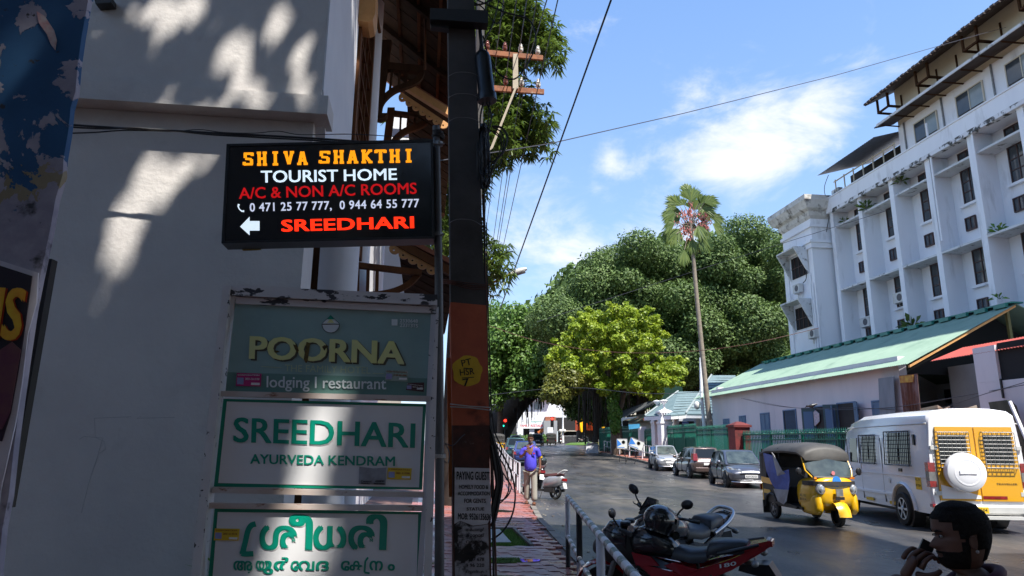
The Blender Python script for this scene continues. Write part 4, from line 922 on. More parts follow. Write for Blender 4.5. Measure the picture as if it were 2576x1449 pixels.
for k, y in enumerate(fins[:-1]):
    y1, y0 = y-.363, y-3.05+.003
    for zl, dd in ((16.15, .12), (11.75, 0), (7.35, .1)):
        ob('ledge', M['ledge_white'], (8.0+dd, 9.147, y0, y1, zl, zl+.11))
    ob('soffit_edge', M['mouldy_white'], (7.835, 8.148, y0-.36, y1, 17.19, 17.42))
    yc = (y0+y1)/2
    for zb in (14.35, 9.95, 5.55):
        for (w, a, b, kind) in ((.98, zb, zb+1.75, 'tall'), (.56, zb-1.45, zb-.85, 'sq'), (1.0, zb+2.1, zb+2.75, 'top')):
            if kind == 'top' and zb < 14: continue
            off = .35 if kind == 'sq' else 0
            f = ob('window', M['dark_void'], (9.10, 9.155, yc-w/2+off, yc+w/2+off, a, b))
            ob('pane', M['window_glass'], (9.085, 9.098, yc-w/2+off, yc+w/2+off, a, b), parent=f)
            t = .05; e_ = [(9.04,9.15,yc-w/2+off-.06,yc-w/2+off,a-.06,b+.06),(9.04,9.15,yc+w/2+off,yc+w/2+off+.06,a-.06,b+.06),(9.04,9.15,yc-w/2+off,yc+w/2+off,b,b+.06),(9.04,9.15,yc-w/2+off,yc+w/2+off,a-.06,a),
                           (9.05,9.086,yc-t/2+off,yc+t/2+off,a,b)]
            if kind == 'tall': e_ += [(9.05,9.086,yc-w/2+off,yc+w/2+off,a+.55*i,a+.55*i+.05) for i in (1,2)]
            ob('frame', M['window_brown'], *e_, parent=f)
            if kind == 'tall':
                ob('curtain', M['curtain'], (9.0985,9.0995, yc-w/2+.1, yc-.06, a+.1, b-.5), parent=f)
                ob('sill', M['building_white'], (8.95, 9.15, yc-.8, yc+.8, a-.2, a-.07), parent=f)
# air-conditioning units
def acunit(dx, dy, z, lab, w=.85, ax_=0):
    t = thing('air_conditioner', lab, 'air conditioner', S(dx, dy, z), TH)
    MB().box(0,.32,-w/2,w/2,0,.6).build('case', M['ac_white'], t, local=True)
    m = MB(); m.lathe([(.22,0),(.22,.012)], (-.0,-.08,.3), 18, Matrix.Rotation(-pi/2,4,'Y')); m.build('fan_grille', M['ac_dark'], t, local=True)
    m = MB(); m.box(0,.35,-w/2+.1,-w/2+.14,-.05,0); m.box(0,.35,w/2-.14,w/2-.1,-.05,0); m.box(.30,.34,-w/2+.1,-w/2+.14,-.35,-.05); m.box(.30,.34,w/2-.14,w/2-.1,-.35,-.05); m.build('shelf_bracket', M['ac_white'], t, local=True)
acunit(8.75,-7.3,10.1,'white air conditioner on the office wall between fins, higher and nearer of the two', 1.0)
acunit(8.75,-3.9,9.2,'white air conditioner low in the farthest recess, just above the green roof', 1.0)
acunit(6.4,-1.6,8.75,'small air conditioner on the end tower below the lower window hood', .8)
acunit(6.4,-.2,12.15,'air conditioner resting on top of the lower window hood of the tower', .8)
acunit(8.3,-2.9,18.33,'air conditioner on the roof parapet at the far end of the block', .8)
# end tower with cornice, hoods
ob('tower_wall', M['building_white'], (6.8, 12, -2.1, 1.7, -.3, 17.0), (6.72, 6.797, -2.12, -1.6, -.3, 14.9), (6.72, 6.797, 1.2, 1.72, -.3, 14.9))
ob('tower_band', M['building_white'], (6.62, 11.9, -2.25, 1.85, 14.903, 15.25), (6.5, 11.8, -2.32, 1.95, 15.253, 15.45), (6.66, 11.9, -2.2, 1.8, 16.4, 16.6))
m = MB(F0); prof = [(0,17.003),(.15,17.2),(.2,17.5),(.45,17.65),(.62,18.0),(.7,18.15),(.7,18.5),(0,18.55)]
rings = []
for d_, z in prof: rings.append([(SX+6.8-d_, SY-2.1-d_, z), (SX+6.8-d_, SY+1.7+d_, z), (SX+12, SY+1.7+d_, z), (SX+12, SY-2.1-d_, z)])
m.loft(rings); m.build('cornice', M['cornice'], office)
for z in (15.2-.9, 11.4-.75):
    m = MB(F0); # a sloping concrete hood with triangular cheeks
    a, b = SY-1.5, SY+.9; x0, x1 = SX+5.75, SX+6.72
    m.hexa([(x0,a,z+.75),(x1,a,z+.75),(x1,b,z+.75),(x0,b,z+.75)], [(x0,a,z+.85),(x1,a,z+.85),(x1,b,z+.85),(x0,b,z+.85)])
    for yy_ in (a, b-.09): m.prism([(x0,yy_,z+.748),(x1,yy_,z+.748),(x1,yy_,z-1.1)], (0,.09,0))
    m.build('window_hood', M['ledge_white'], office)
    f = ob('window', M['dark_void'], (6.74, 6.80, -1.3, .7, z-1.0, z+.5)); ob('frame', M['window_brown'], (6.70,6.738,-.32,-.27,z-1.0,z+.5), (6.70,6.738,-1.3,.7,z-.3,z-.25), (6.70,6.738,-.9,-.86,z-1.0,z+.5), (6.70,6.738,.2,.24,z-1.0,z+.5), parent=f)
for y0, z0, z1 in ((-1.75, 6, 13.2), (-1.95, 6, 12.5), (1.0, 9, 12.4)): ob('drain_pipe', M['building_white'], (6.60, 6.68, y0, y0+.08, z0, z1))
ob('drain_pipe', M['building_white'], (7.9,7.96,-12.3,-12.2,12.4,19.2)); ob('drain_pipe', M['building_white'], (7.9,7.96,-15.2,-15.1,11.9,18.2))
# penthouse storey: wall, windows, lean-to awning, upper wall, tiled eaves
ob('upper_wall', M['cream'], (8.5, 16, -28, -9.4, 18.26, 23)) 
ob('upper_wall', M['building_white'], (8.45, 8.497, -28, -9.42, 18.34, 20.4))
for y in (-11.5, -14.7, -17.9, -21.1):
    f = ob('window', M['dark_room'], (8.40, 8.448, y-1.0, y+.7, 18.75, 19.85)); ob('pane', M['pale_glass'], (8.385,8.398,y-1.0,y-.17,18.78,19.82), parent=f); ob('pane', M['window_glass'], (8.385,8.398,y-.12,y+.7,18.78,19.82), parent=f)
    ob('frame', M['cream'], (8.36,8.447,y-1.06,y-1.003,18.7,19.9),(8.36,8.447,y+.703,y+.76,18.7,19.9),(8.36,8.384,y-.17,y-.12,18.75,19.85),(8.36,8.447,y-1.0,y+.7,19.853,19.9), parent=f)
for y in (-10.0, -13, -16.4, -19.8): ob('drain_pipe', M['dull_steel'], (8.36,8.44,y,y+.06,18.35,20.4))
m = MB(F0); m.hexa([(SX+7.2,SY-28,20.40),(SX+8.5,SY-28,20.75),(SX+8.5,SY-9.0,20.75),(SX+7.2,SY-9.0,20.40)], [(SX+7.2,SY-28,20.46),(SX+8.5,SY-28,20.81),(SX+8.5,SY-9.0,20.81),(SX+7.2,SY-9.0,20.46)]); m.build('awning', M['roof_dark'], office)
ob('awning_fascia', M['ledge_white'], (7.14,7.197,-28,-9.3,20.38,20.52))
for k in range(14): ob('awning_rafter', M['dark_timber'], (7.25,8.44,-9.6-1.25*k,-9.52-1.25*k,20.33,20.38)); 
for k in range(12): ob('wall_batten', M['dark_timber'], (8.44,8.498,-10.0-1.45*k,-9.92-1.45*k,20.82,22.2))
m = MB(F0)
m.hexa([(SX+7.0,SY-28,22.0),(SX+13,SY-28,25.2),(SX+13,SY-8.7,25.2),(SX+7.0,SY-8.7,22.0)], [(SX+7.0,SY-28,22.13),(SX+13,SY-28,25.33),(SX+13,SY-8.7,25.33),(SX+7.0,SY-8.7,22.13)]); m.build('tiled_roof', M['roof_dark'], office)
m = MB(F0)
for k in range(64):      # ragged tile ends along the eave
    y = SY-8.75-k*.3; m.box(SX+6.86, SX+7.02, y-.26, y-.02, 22.0+.02*(k % 3), 22.11+.02*(k % 3))
m.build('eave_tiles', M['roof_dark'], office); 
for y in (-9.3, -12.6, -16.0, -19.4):
    m = MB(F0); m.box(SX+7.3,SX+8.5,SY+y-.08,SY+y,21.2,21.32); m.box(SX+7.3,SX+7.42,SY+y-.08,SY+y,21.2,22.1); m.box(SX+7.3,SX+7.42,SY+y-1.0,SY+y-.9,21.2,22.1); m.box(SX+7.3,SX+8.5,SY+y-1.0,SY+y-.9,21.2,21.32); m.box(SX+7.3,SX+7.4,SY+y-1,SY+y,21.2,21.3); m.build('eave_bracket', M['dark_timber'], office)
# corrugated roof over the far part
m = MB(F0); n = 60
for k in range(n):
    y = SY-9.2+k*.104; dz = .03 if k % 2 else 0
    m.v += [tuple(W(SX+7.0, y, 19.75+dz)), tuple(W(SX+11, y, 20.9+dz))]
    if k: m.f.append((2*k-2, 2*k-1, 2*k+1, 2*k))
m2 = MB(); m2.v = m.v; m2.f = m.f; o = m2.build('corrugated_roof', M['zinc'], office); o.modifiers.new('s', 'SOLIDIFY').thickness = .02
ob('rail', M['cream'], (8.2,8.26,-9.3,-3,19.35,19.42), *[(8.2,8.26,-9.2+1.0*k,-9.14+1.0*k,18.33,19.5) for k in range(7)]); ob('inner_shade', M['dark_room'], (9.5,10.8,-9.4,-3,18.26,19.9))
# plants growing from the ledges
def sprig(p, n, size, mt='leaf_plant', lean=(0,0,1), spread=1.0):
    V = []; rr = random.Random(int(p[0]*100)+n)
    for _ in range(n):
        a = rr.uniform(0, 2*pi); el = rr.uniform(.0, 1.3); d = Vector((cos(a)*cos(el)*spread, sin(a)*cos(el)*spread, sin(el))).normalized(); l = size*rr.uniform(.5, 1.1)
        b = Vector(p)+d*rr.uniform(0, size*.8); s = d.cross(Vector((rr.uniform(-1,1), rr.uniform(-1,1), rr.uniform(-1,1)))).normalized()*l*.17; t = b+d*l-Vector((0,0,l*.25)); mid = b+d*l*.5
        V += [b, mid+s, t, mid-s]
    return V
def plant(name, p, n, size, label, par_mt='leaf_plant', spread=1.0):
    t = thing(name, label, 'plant', p); o = np_mesh('leaves', [tuple(v) for v in sprig(p, n, size, spread=spread)], 0, M[par_mt], t)
    MB().tube([Vector(p), Vector(p)+Vector((.02,0,size*.8))], size*.05, 5).build('stem', M['bark'], t); return t
plant('wall_plant', S(8.1,-6.2,16.25), 40, .5, 'small dark fern on the top ledge at the second fin', 'leaf_mango')
plant('wall_plant', S(8.15,-15.6,11.85), 34, .4, 'bright green plant growing from a lower ledge near the picture edge')
plant('wall_plant', S(8.3,-9.3,16.9), 24, .45, 'dark weed hanging under the parapet in the third recess', 'leaf_mango')
plant('wall_plant', S(8.4,-3.5,16.3), 18, .4, 'thin weed on the farthest top ledge', 'leaf_mango')
plant('wall_plant', S(8.1,-9.0,8.2), 40, .7, 'leafy plant just above the green roof beside a fin', 'leaf_mango')
plant('wall_plant', S(7.9,-15.3,8.6), 20, .3, 'small sprout at the near end of the green roof ridge')
cbl = thing('wall_cable', 'black cable looping down the tower wall of the office block', 'cable', S(6.7,-1.8,15))
for P in ([(2086,545),(2076,600),(2072,660),(2080,680),(2062,696),(2048,694),(2036,670),(2028,625)], [(2084,440),(2074,470),(2078,495),(2100,505),(2110,500)]): MB().tube(smooth_path([q(u, v, 'x', SX+7.9) for u, v in P], 6), .022, 5).build('cable', M['cable'], cbl)
MB().tube(smooth_path([q(u, v, 'x', SX+6.55) for u, v in [(2024,625),(2018,650),(2026,672),(2028,700),(2020,712)]], 6), .03, 5).build('cable', M['cable'], cbl)

# ================================================================ LONG SHED WITH GREEN SHEET ROOF
shed = thing('shed', 'long low white shed with pale green corrugated sheet roof and blue shutters', 'building', S(0,-9,.1), TH)
def sb(name, mt, *boxes, parent=None, **kw):
    m = MB(F0)
    for x0, x1, y0, y1, z0, z1 in boxes: m.box(SX+x0, SX+x1, SY+y0, SY+y1, z0, z1)
    return m.build(name, mt, parent or shed, **kw)
sb('wall', M['shed_wall'], (0,.35,-18.35,.3,-.2,5.3)); sb('end_wall', M['shed_wall'], (.353,7.5,-.05,.3,-.2,5.5)); sb('back_wall', M['grey_wall'], (2.2,7.5,-24,-18.353,-.2,4.9))
m = MB(F0); m.hexa([(SX+.2,SY-18.2,4.6),(SX+8.6,SY-18.2,4.6),(SX+8.6,SY-18.1,4.6),(SX+.2,SY-18.1,4.6)], [(SX+4.55,SY-18.2,7.15),(SX+4.65,SY-18.2,7.15),(SX+4.65,SY-18.1,7.15),(SX+4.55,SY-18.1,7.15)]); m.build('dark_interior', M['dark_void'], shed)
# roof sheets: each a corrugated panel
E0, R0, EZ, RZ = -.55, 4.6, 4.82, 7.38
def rsheet(y0, w, nm='roof_sheet', mt='roof_green', e0=E0, r0=R0, ez=EZ, rz=RZ, par=None, dz=0):
    m = MB(F0); n = 8; pts = []
    for i in range(n*2+1):
        y = y0+w*i/(n*2); c = .028 if i % 2 else 0; pts.append((y, c))
    for y, c in pts: m.v += [tuple(W(SX+e0, SY+y, ez+c+dz)), tuple(W(SX+r0, SY+y, rz+c+dz))]
    for i in range(len(pts)-1): m.f.append((2*i, 2*i+1, 2*i+3, 2*i+2))
    k = len(m.v)
    for y, c in pts: m.v += [tuple(W(SX+e0, SY+y, ez+c-.012+dz)), tuple(W(SX+r0, SY+y, rz+c-.012+dz))]
    for i in range(len(pts)-1): m.f.append((k+2*i+2, k+2*i+3, k+2*i+1, k+2*i)); m.f.append((2*i, 2*i+2, k+2*i+2, k+2*i))
    m.M = None; return m.build(nm, M[mt], par or shed)
yk = -19.6; w_ = 1.04; i = 0
while yk < 1.4:
    # hip at the far end: shorten the far sheets
    r = R0; zz = RZ
    rsheet(yk, w_-.015, dz=.004*(i % 2), r0=r, rz=zz); yk += w_; i += 1
m = MB(F0); m.hexa([(SX+7.5+2.2,SY-19.6,EZ),(SX+R0+.01,SY-19.6,RZ-.02),(SX+R0+.01,SY+1.3,RZ-.02),(SX+9.7,SY+1.3,EZ)], [(SX+9.7,SY-19.6,EZ+.04),(SX+R0+.01,SY-19.6,RZ+.02),(SX+R0+.01,SY+1.3,RZ+.02),(SX+9.7,SY+1.3,EZ+.04)]); m.build('rear_roof_slope', M['roof_green'], shed)
m = MB(F0); m.box(SX+R0-.28,SX+R0+.28,SY-19.65,SY+1.45,RZ+.03,RZ+.09); m.build('ridge_cap', M['roof_green_trim'], shed)
for k in range(20): MB(F0).box(SX+R0-.42,SX+R0-.28,SY-19.5+k*1.04,SY-18.9+k*1.04,RZ-.12,RZ+.05).build('ridge_flashing', M['roof_green_trim'], shed)
m = MB(F0); m.hexa([(SX-.4,SY-19.55,EZ-.12),(SX+R0,SY-19.55,RZ-.12),(SX+R0,SY-19.45,RZ-.12),(SX-.4,SY-19.45,EZ-.12)], [(SX-.4,SY-19.55,EZ-.02),(SX+R0,SY-19.55,RZ-.02),(SX+R0,SY-19.45,RZ-.02),(SX-.4,SY-19.45,EZ-.02)]); m.build('gable_rafter', M['amber_timber'], shed)
sb('gable_post', mat('olive_post', (.16,.14,.05)), (4.3,4.42,-19.4,-19.28,4.9,7.2))
def window_s(y, z0, z1, w, kind):
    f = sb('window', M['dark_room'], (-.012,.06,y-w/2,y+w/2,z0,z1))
    sb('frame', M['blue_frame'], (-.05,.02,y-w/2-.06,y-w/2,z0-.05,z1+.06),(-.05,.02,y+w/2,y+w/2+.06,z0-.05,z1+.06),(-.05,.02,y-w/2,y+w/2,z1,z1+.06),(-.05,.02,y-w/2,y+w/2,z0-.05,z0), parent=f)
    if kind == 'shut':
        for s in (-1, 1):
            a, b = (y-w/2+.02, y-.02) if s < 0 else (y+.02, y+w/2-.02)
            L_ = sb('shutter', M['blue_shutter'], (-.04,-.013,a,b,z0+.02,z1-.02), parent=f)
            sb('shutter_rail', M['blue_shutter'], (-.055,-.041,a,b,(z0+z1)/2-.05,(z0+z1)/2+.05), (-.055,-.041,a,b,z1-.1,z1-.02), (-.055,-.041,a,a+.05,z0+.02,z1-.1), (-.055,-.041,b-.05,b,z0+.02,z1-.1), parent=f)
    if kind == 'bars':
        sb('bars', M['blue_frame'], *[(-.03,-.014,y-w/2+.02+k*.1,y-w/2+.045+k*.1,z0,z1) for k in range(int(w/.1))], parent=f)
    if kind == 'open':
        for s in (-1, 1):
            yy_ = y+s*w/2; m = MB(F0); ln = w/2; a = Vector((SX-.06, SY+yy_, 0)); dirv = Vector((-sin(R(42 if s > 0 else 28))*.0-.62*(1 if s > 0 else .5), s*.78*(1 if s > 0 else 1.0), 0)).normalized()*ln; nn = Vector((dirv.y, -dirv.x, 0)).normalized()*.035
            z_ = lambda v, z: (v.x, v.y, z)
            m.hexa([z_(a,z0),z_(a+dirv,z0),z_(a+dirv+nn,z0),z_(a+nn,z0)], [z_(a,z1),z_(a+dirv,z1),z_(a+dirv+nn,z1),z_(a+nn,z1)]); m.build('shutter', M['teal_shutter' if s > 0 else 'blue_shutter'], f)
            m = MB(F0)
            for (t0, t1) in ((.06, .46), (.54, .94)):
                zz0, zz1 = z0+(z1-z0)*t0, z0+(z1-z0)*t1; A_ = a+dirv*.15-nn*.4; B_ = a+dirv*.85-nn*.4
                m.hexa([z_(A_,zz0),z_(B_,zz0),z_(B_+nn*.3,zz0),z_(A_+nn*.3,zz0)], [z_(A_,zz1),z_(B_,zz1),z_(B_+nn*.3,zz1),z_(A_+nn*.3,zz1)])
            m.build('shutter_panel', M['blue_frame'], f)
for y, z0, z1, w, k in ((-1.8,1.0,3.3,.75,'shut'), (-4.1,1.0,3.4,.75,'shut'), (-6.9,.8,3.45,.95,'shut'), (-8.3+.0,.8,3.5,.0,None), (-9.6,2.1,3.5,1.2,'bars'), (-12.7,.3,3.55,1.3,'open'), (-14.6,.3,3.6,1.3,'open'), (-17.0,2.0,3.55,1.0,'shut')):
    if k: window_s(y, z0, z1, w, k)
window_s(-8.3, .8, 3.45, .85, 'shut') if False else None
# hanging shirt in the open window
m = MB(); m.px([(2043,1040),(2050,1032),(2060,1040),(2061,1060),(2050,1072),(2044,1062)], 'x', SX-.1, .03); o = m.build('hanging_shirt', mat('shirt_white', (.6,.55,.6), (.4,.35,.4), 12)); tag(o, 'pale shirt hanging in the open shuttered window of the shed', 'shirt')
# zinc and rusty sheets leaning on the wall
m = MB(); m.px([(2209,952),(2247,947),(2253,1062),(2214,1066)], 'x', SX-.25, .03); o = m.build('zinc_sheet', M['zinc']); tag(o, 'tall bluish zinc sheet standing against the shed wall', 'metal sheet')
t = thing('rusty_sheet', 'rusty corrugated sheet with a yellow patch at its top, leaning at the shed end', 'metal sheet', q(2285,1060,'x',SX-.4))
m = MB(); n = 12; A, B, C_, D_ = [q(u, v, 'x', SX-.4) for u, v in ((2262,945),(2307,940),(2319,1072),(2276,1072))]
for k in range(n+1):
    tt = k/n; off = W(-.04 if k % 2 else 0, 0, 0); m.v += [tuple(A.lerp(B, tt)+off), tuple(D_.lerp(C_, tt)+off)]
    if k: m.f.append((2*k-2, 2*k-1, 2*k+1, 2*k))
o = m.build('corrugated_sheet', M['rust_sheet'], t); o.modifiers.new('s', 'SOLIDIFY').thickness = .02
MB().px([(2261,946),(2296,943),(2298,961),(2264,963)], 'x', SX-.47, .02).build('yellow_patch', mat('yellow_patch', (.55,.36,.05), (.35,.12,.03), 5, .7), t)
# rubble and block behind the van
m = MB(); rr = random.Random(3)
for k in range(26): m.cbox(q(2300+rr.uniform(0,190), 1045+rr.uniform(-14,20), 'x', SX+rr.uniform(-.6,1.6)), (rr.uniform(.3,.7), rr.uniform(.3,.8), rr.uniform(.08,.3)), rr.uniform(0,3), rr.uniform(-.4,.4), rr.uniform(-.4,.4))
o = m.build('debris_heap', mat('debris', (.22,.12,.08), (.20,.19,.17), 1.4, .9)); tag(o, 'heap of broken tiles, blocks and cables in the shaded bay behind the van', 'debris', kind='stuff')
m = MB(F0); m.box(SX-.6,SX+.1,SY-20.1,SY-19.0,1,3.0); o = m.build('concrete_block', mat('mossy', (.10,.10,.06), (.05,.06,.03), 3, .9)); tag(o, 'mossy concrete block standing at the foot of the rusty sheet', 'block')
m = MB(); m.px([(2486,1012),(2532,1006),(2548,1020),(2600,1200),(2520,1130)], 'x', SX-1.6, .12); o = m.build('asbestos_sheet', mat('mossy2', (.09,.09,.065), (.04,.045,.03), 2, .9, stretch=(1,1,.3))); tag(o, 'dark mossy sheet leaning behind the van roof at the picture edge', 'sheet')
m = MB(); m.tube([q(2540,1010,'x',SX-2), q(2610,1170,'x',SX-2.2)], .05, 8); o = m.build('white_pipe', M['white_paint']); tag(o, 'white plastic pipe leaning over the mossy sheet at the picture edge', 'pipe')
# near shed with red roof
red = thing('red_roof_shed', 'white shed wall with a coral red corrugated roof and dark opening at picture edge', 'building', S(0,-26,0), TH)
sb('wall', M['shed_wall'], (-1,-.7,-30,-23.4,-.2,3.75), (-1,-.7,-24.3,-23.4,3.753,4.9), (-1,-.7,-30,-26,3.753,4.9), (-.697,3,-23.7,-23.4,-.2,4.9), parent=red)
sb('dark_opening', M['dark_void'], (-.9,-.6,-26,-24.3,3.7,4.95), parent=red); sb('hanging_cable', M['cable'], (-1.06,-1.01,-24.42,-24.37,3.2,3.8), parent=red)
for k in range(10): rsheet(-31.2+k*.98, .965, 'roof_sheet', 'roof_red', -1.0, .35, 4.70, 5.22, red)

# ================================================================ FENCE, POSTS, GATE PIERS
def fence_run(P0, P1, z0, z1, label, post_end=True, sheet_mt=None):
    A, B = Vector(P0), Vector(P1); d = B-A; L_ = d.length; d.normalize(); rz = math.atan2(d.y, d.x)
    t = thing('railing', label, 'fence', A, rz); n = int(L_/.13)
    za, zb = z0, z1
    m = MB()
    for k in range(n):
        x = .06+k*.13; m.box(x-.014,x+.014,-.014,.014,.0,za+.12); m.add([(x-.03,-.02,za+.12),(x+.03,-.02,za+.12),(x+.03,.02,za+.12),(x-.03,.02,za+.12),(x,0,za+.26)], [(0,1,4),(1,2,4),(2,3,4),(3,0,4)])
        if k % 2 == 0: m.box(x-.014,x+.144,-.012,.012,za-.16,za-.13)
    o = m.build('pickets', M['fence_green'], t, local=True); o['kind'] = 'stuff'
    for z in (.25, za-.28, za-.02): MB().box(0,L_,-.03,.03,z,z+.06).build('rail', M['fence_green'], t, local=True)
    m = MB()
    for k in range(int(L_/.22)): m.lathe([(.05,0),(.07,.03),(.05,.06)], (.1+k*.22,-.0,za+.02), 6)
    o = m.build('ornament_scrolls', M['fence_green'], t, local=True); o['kind'] = 'stuff'
    k = 0
    while k*2.4 < L_: MB().box(k*2.4,k*2.4+.06,-.05,.05,-.3,za+.1).build('fence_post', M['fence_green'], t, local=True); k += 1
    MB().box(0,L_,.05,.25,-.5,.2).build('plinth', M['post_red'], t, local=True)
    if sheet_mt: MB().box(.1,L_-.1,.10,.12,.2,za-.3).build('backing_sheet', sheet_mt, t, local=True)
    return t
def gpt(u, Y): 
    x = (u-1288)/FP*Y*1.0; return Vector((x, Y, gz(Y)+.15))
fence_run(gpt(1507,69), gpt(1608,57), 2.0, 1.9, 'green iron railing backed by green sheet, left of the gate piers', sheet_mt=M['green_sheet'])
fence_run(gpt(1618,56), gpt(1646,53.5), 1.9, 1.9, 'short green railing between white post and gate piers', sheet_mt=M['green_sheet'])
fence_run(gpt(1664,51), gpt(1745,44), 2.1, 2, 'green iron railing with green sheet just right of the gate piers', sheet_mt=M['green_sheet'])
fence_run(gpt(1746,43.9), gpt(1842,38), 2.15, 2, 'dark green spiked railing left of the red pillar')
fence_run(gpt(1860,37), gpt(2135,29), 1.95, 2, 'dark green spiked railing behind the cars, right of the red pillar')
fence_run(gpt(2140,28.8), gpt(2700,23), 2.0, 2, 'green railing behind the white van')
def pillar(u, Y, w, h, mt, label, nm='pillar', cap=True, urn=False):
    p = gpt(u, Y); t = thing(nm, label, 'pillar', p, TH)
    MB().box(-w/2,w/2,-w/2,w/2,-.4,h).build('shaft', mt, t, local=True)
    if cap:
        MB().box(-w/2-.08,w/2+.08,-w/2-.08,w/2+.08,h,h+.12).build('cap', mt, t, local=True)
        MB().hexa([(-w/2-.05,-w/2-.05,h+.12),(w/2+.05,-w/2-.05,h+.12),(w/2+.05,w/2+.05,h+.12),(-w/2-.05,w/2+.05,h+.12)], [(-.1,-.1,h+.3),(.1,-.1,h+.3),(.1,.1,h+.3),(-.1,.1,h+.3)]).build('cap_top', mt, t, local=True)
    if urn:
        MB().box(-w/2-.06,w/2+.06,-w/2-.06,w/2+.06,h-.75,h-.62).build('moulding', mt, t, local=True)
        m = MB()
        for k in range(5): m.lathe([(.06,-.14),(.06,0)], (-w/2+.06+k*(w-.1)/4,-w/2-.05,h), 6)
        m.build('dentils', mt, t, local=True)
        MB().lathe([(.13,h+.3),(.08,h+.36),(.07,h+.62),(.12,h+.68),(.30,h+.82),(.33,h+.88),(.2,h+.93),(.02,h+.98)], (0,0,0), 14).build('urn', mt, t, local=True, smooth=50)
    return t
pillar(1850, 37.5, .85, 2.35, M['post_red'], 'dark red brick pillar between two runs of green railing')
pillar(1651, 52.5, .8, 3.3, M['white_paint'], 'white gate pier with lamp urn, farther left one of the pair', 'gate_pier', urn=True)
pillar(1668, 50.5, .85, 3.25, M['white_paint'], 'white gate pier with lamp urn, nearer right one of the pair', 'gate_pier', urn=True)
pillar(1612, 56.5, .55, 2.3, M['white_paint'], 'plain white square post at the end of the left green fence', cap=False)
# ================================================================ SMALL HIPPED HOUSE
house = thing('small_house', 'small white house with blue-grey slate hipped roof and columned porch', 'building', gpt(1720, 56), TH)
def roofpoly(P, mt='slate_blue', name='roof_slope', th=.12):
    m = MB(); m.prism([Vector(p) for p in P], Vector((0,0,-th))); return m.build(name, M[mt], house)
def A_(u, v, Y): return at(u, v, Y)
e1, e2, e3 = A_(1628,1048,51), A_(1745,1040,50), A_(1860,1040,47)
rA = A_(1705,985,55); rB = A_(1752,983,55.5); 
roofpoly([A_(1622,1047,51.5), A_(1688,1044,49.5), A_(1706,985,54)]); roofpoly([A_(1688,1044,49.5), A_(1725,1041,50), A_(1765,985,55), A_(1706,985,54)])
roofpoly([A_(1725,1041,50), A_(1860,1041,48.5), A_(1800,944,56), A_(1838,944,56)][0:1]+[A_(1860,1041,48.5), A_(1850,944,56), A_(1790,944,56)])
roofpoly([A_(1725,1041,50.0), A_(1790,944,56.0), A_(1765,985,57), A_(1740,1000,56)])
m = MB()   # slate courses as fine raised rows
for r_ in range(1, 9):
    t_ = r_/9; a = A_(1690,1043.5,49.5).lerp(A_(1707,986,54), t_); b = A_(1725,1041,50).lerp(A_(1764,986,55), t_); m.tube([a+Vector((0,0,.02)), b+Vector((0,0,.02))], .028, 4)
for r_ in range(1, 14):
    t_ = r_/14; a = A_(1727,1041,50).lerp(A_(1791,945,56), t_); b = A_(1860,1041,48.5).lerp(A_(1850,945,56), t_); m.tube([a+Vector((0,0,.02)), b+Vector((0,0,.02))], .03, 4)
o = m.build('slate_courses', M['slate_blue'], house); o['kind'] = 'stuff'
for P in ([(1622,1047,51.5),(1706,985,54)], [(1725,1041,50),(1790,944,56)]): MB().tube([A_(*p)+Vector((0,0,.05)) for p in P], .07, 6).build('hip_ridge', mat('ridge_pale', (.26,.30,.31)), house)
for (u0, v0, Y0), (u1, v1, Y1) in (((1622,1048,51.5),(1688,1045,49.5)), ((1688,1045,49.5),(1725,1042,50)), ((1725,1042,50),(1862,1042,48.5))):
    a, b = A_(u0,v0,Y0), A_(u1,v1,Y1); MB().hexa([a-Vector((0,0,.28)), b-Vector((0,0,.28)), b+Vector((0,.3,-.28)), a+Vector((0,.3,-.28))], [a-Vector((0,0,.02)), b-Vector((0,0,.02)), b+Vector((0,.3,-.02)), a+Vector((0,.3,-.02))]).build('fascia', M['white_paint'], house)
for u, Y in ((1668,52.5),(1697,52),(1752,52)):
    p = gpt(u, Y); MB().lathe([(.28,-.3),(.28,0),(.20,.1),(.19,3.0),(.26,3.1),(.26,3.3)], p, 14).build('column', M['white_paint'], house, smooth=40)
a, b = gpt(1690,56), gpt(1850,54)
MB().hexa([a, b, b+Vector((0,.3,0)), a+Vector((0,.3,0))], [a+Vector((0,0,3.6)), b+Vector((0,0,3.6)), b+Vector((0,.3,3.6)), a+Vector((0,.3,3.6))]).build('wall', M['white_paint'], house)
for u, mt_ in ((1705,'window_brown'),(1732,'window_brown'),(1762,'window_brown')):
    p = gpt(u, 55); MB().cbox(p+Vector((0,0,1.9)), (.5,.1,1.7)).build('window', M[mt_], house)
p = gpt(1719,54.9); MB().cbox(p+Vector((0,0,2.1)), (.5,.06,1.2)).build('notice_board', mat('board_blue', (.06,.08,.4), (.6,.6,.7), 2.2, lo=.49, hi=.5, stretch=(.01,.01,6)), house)
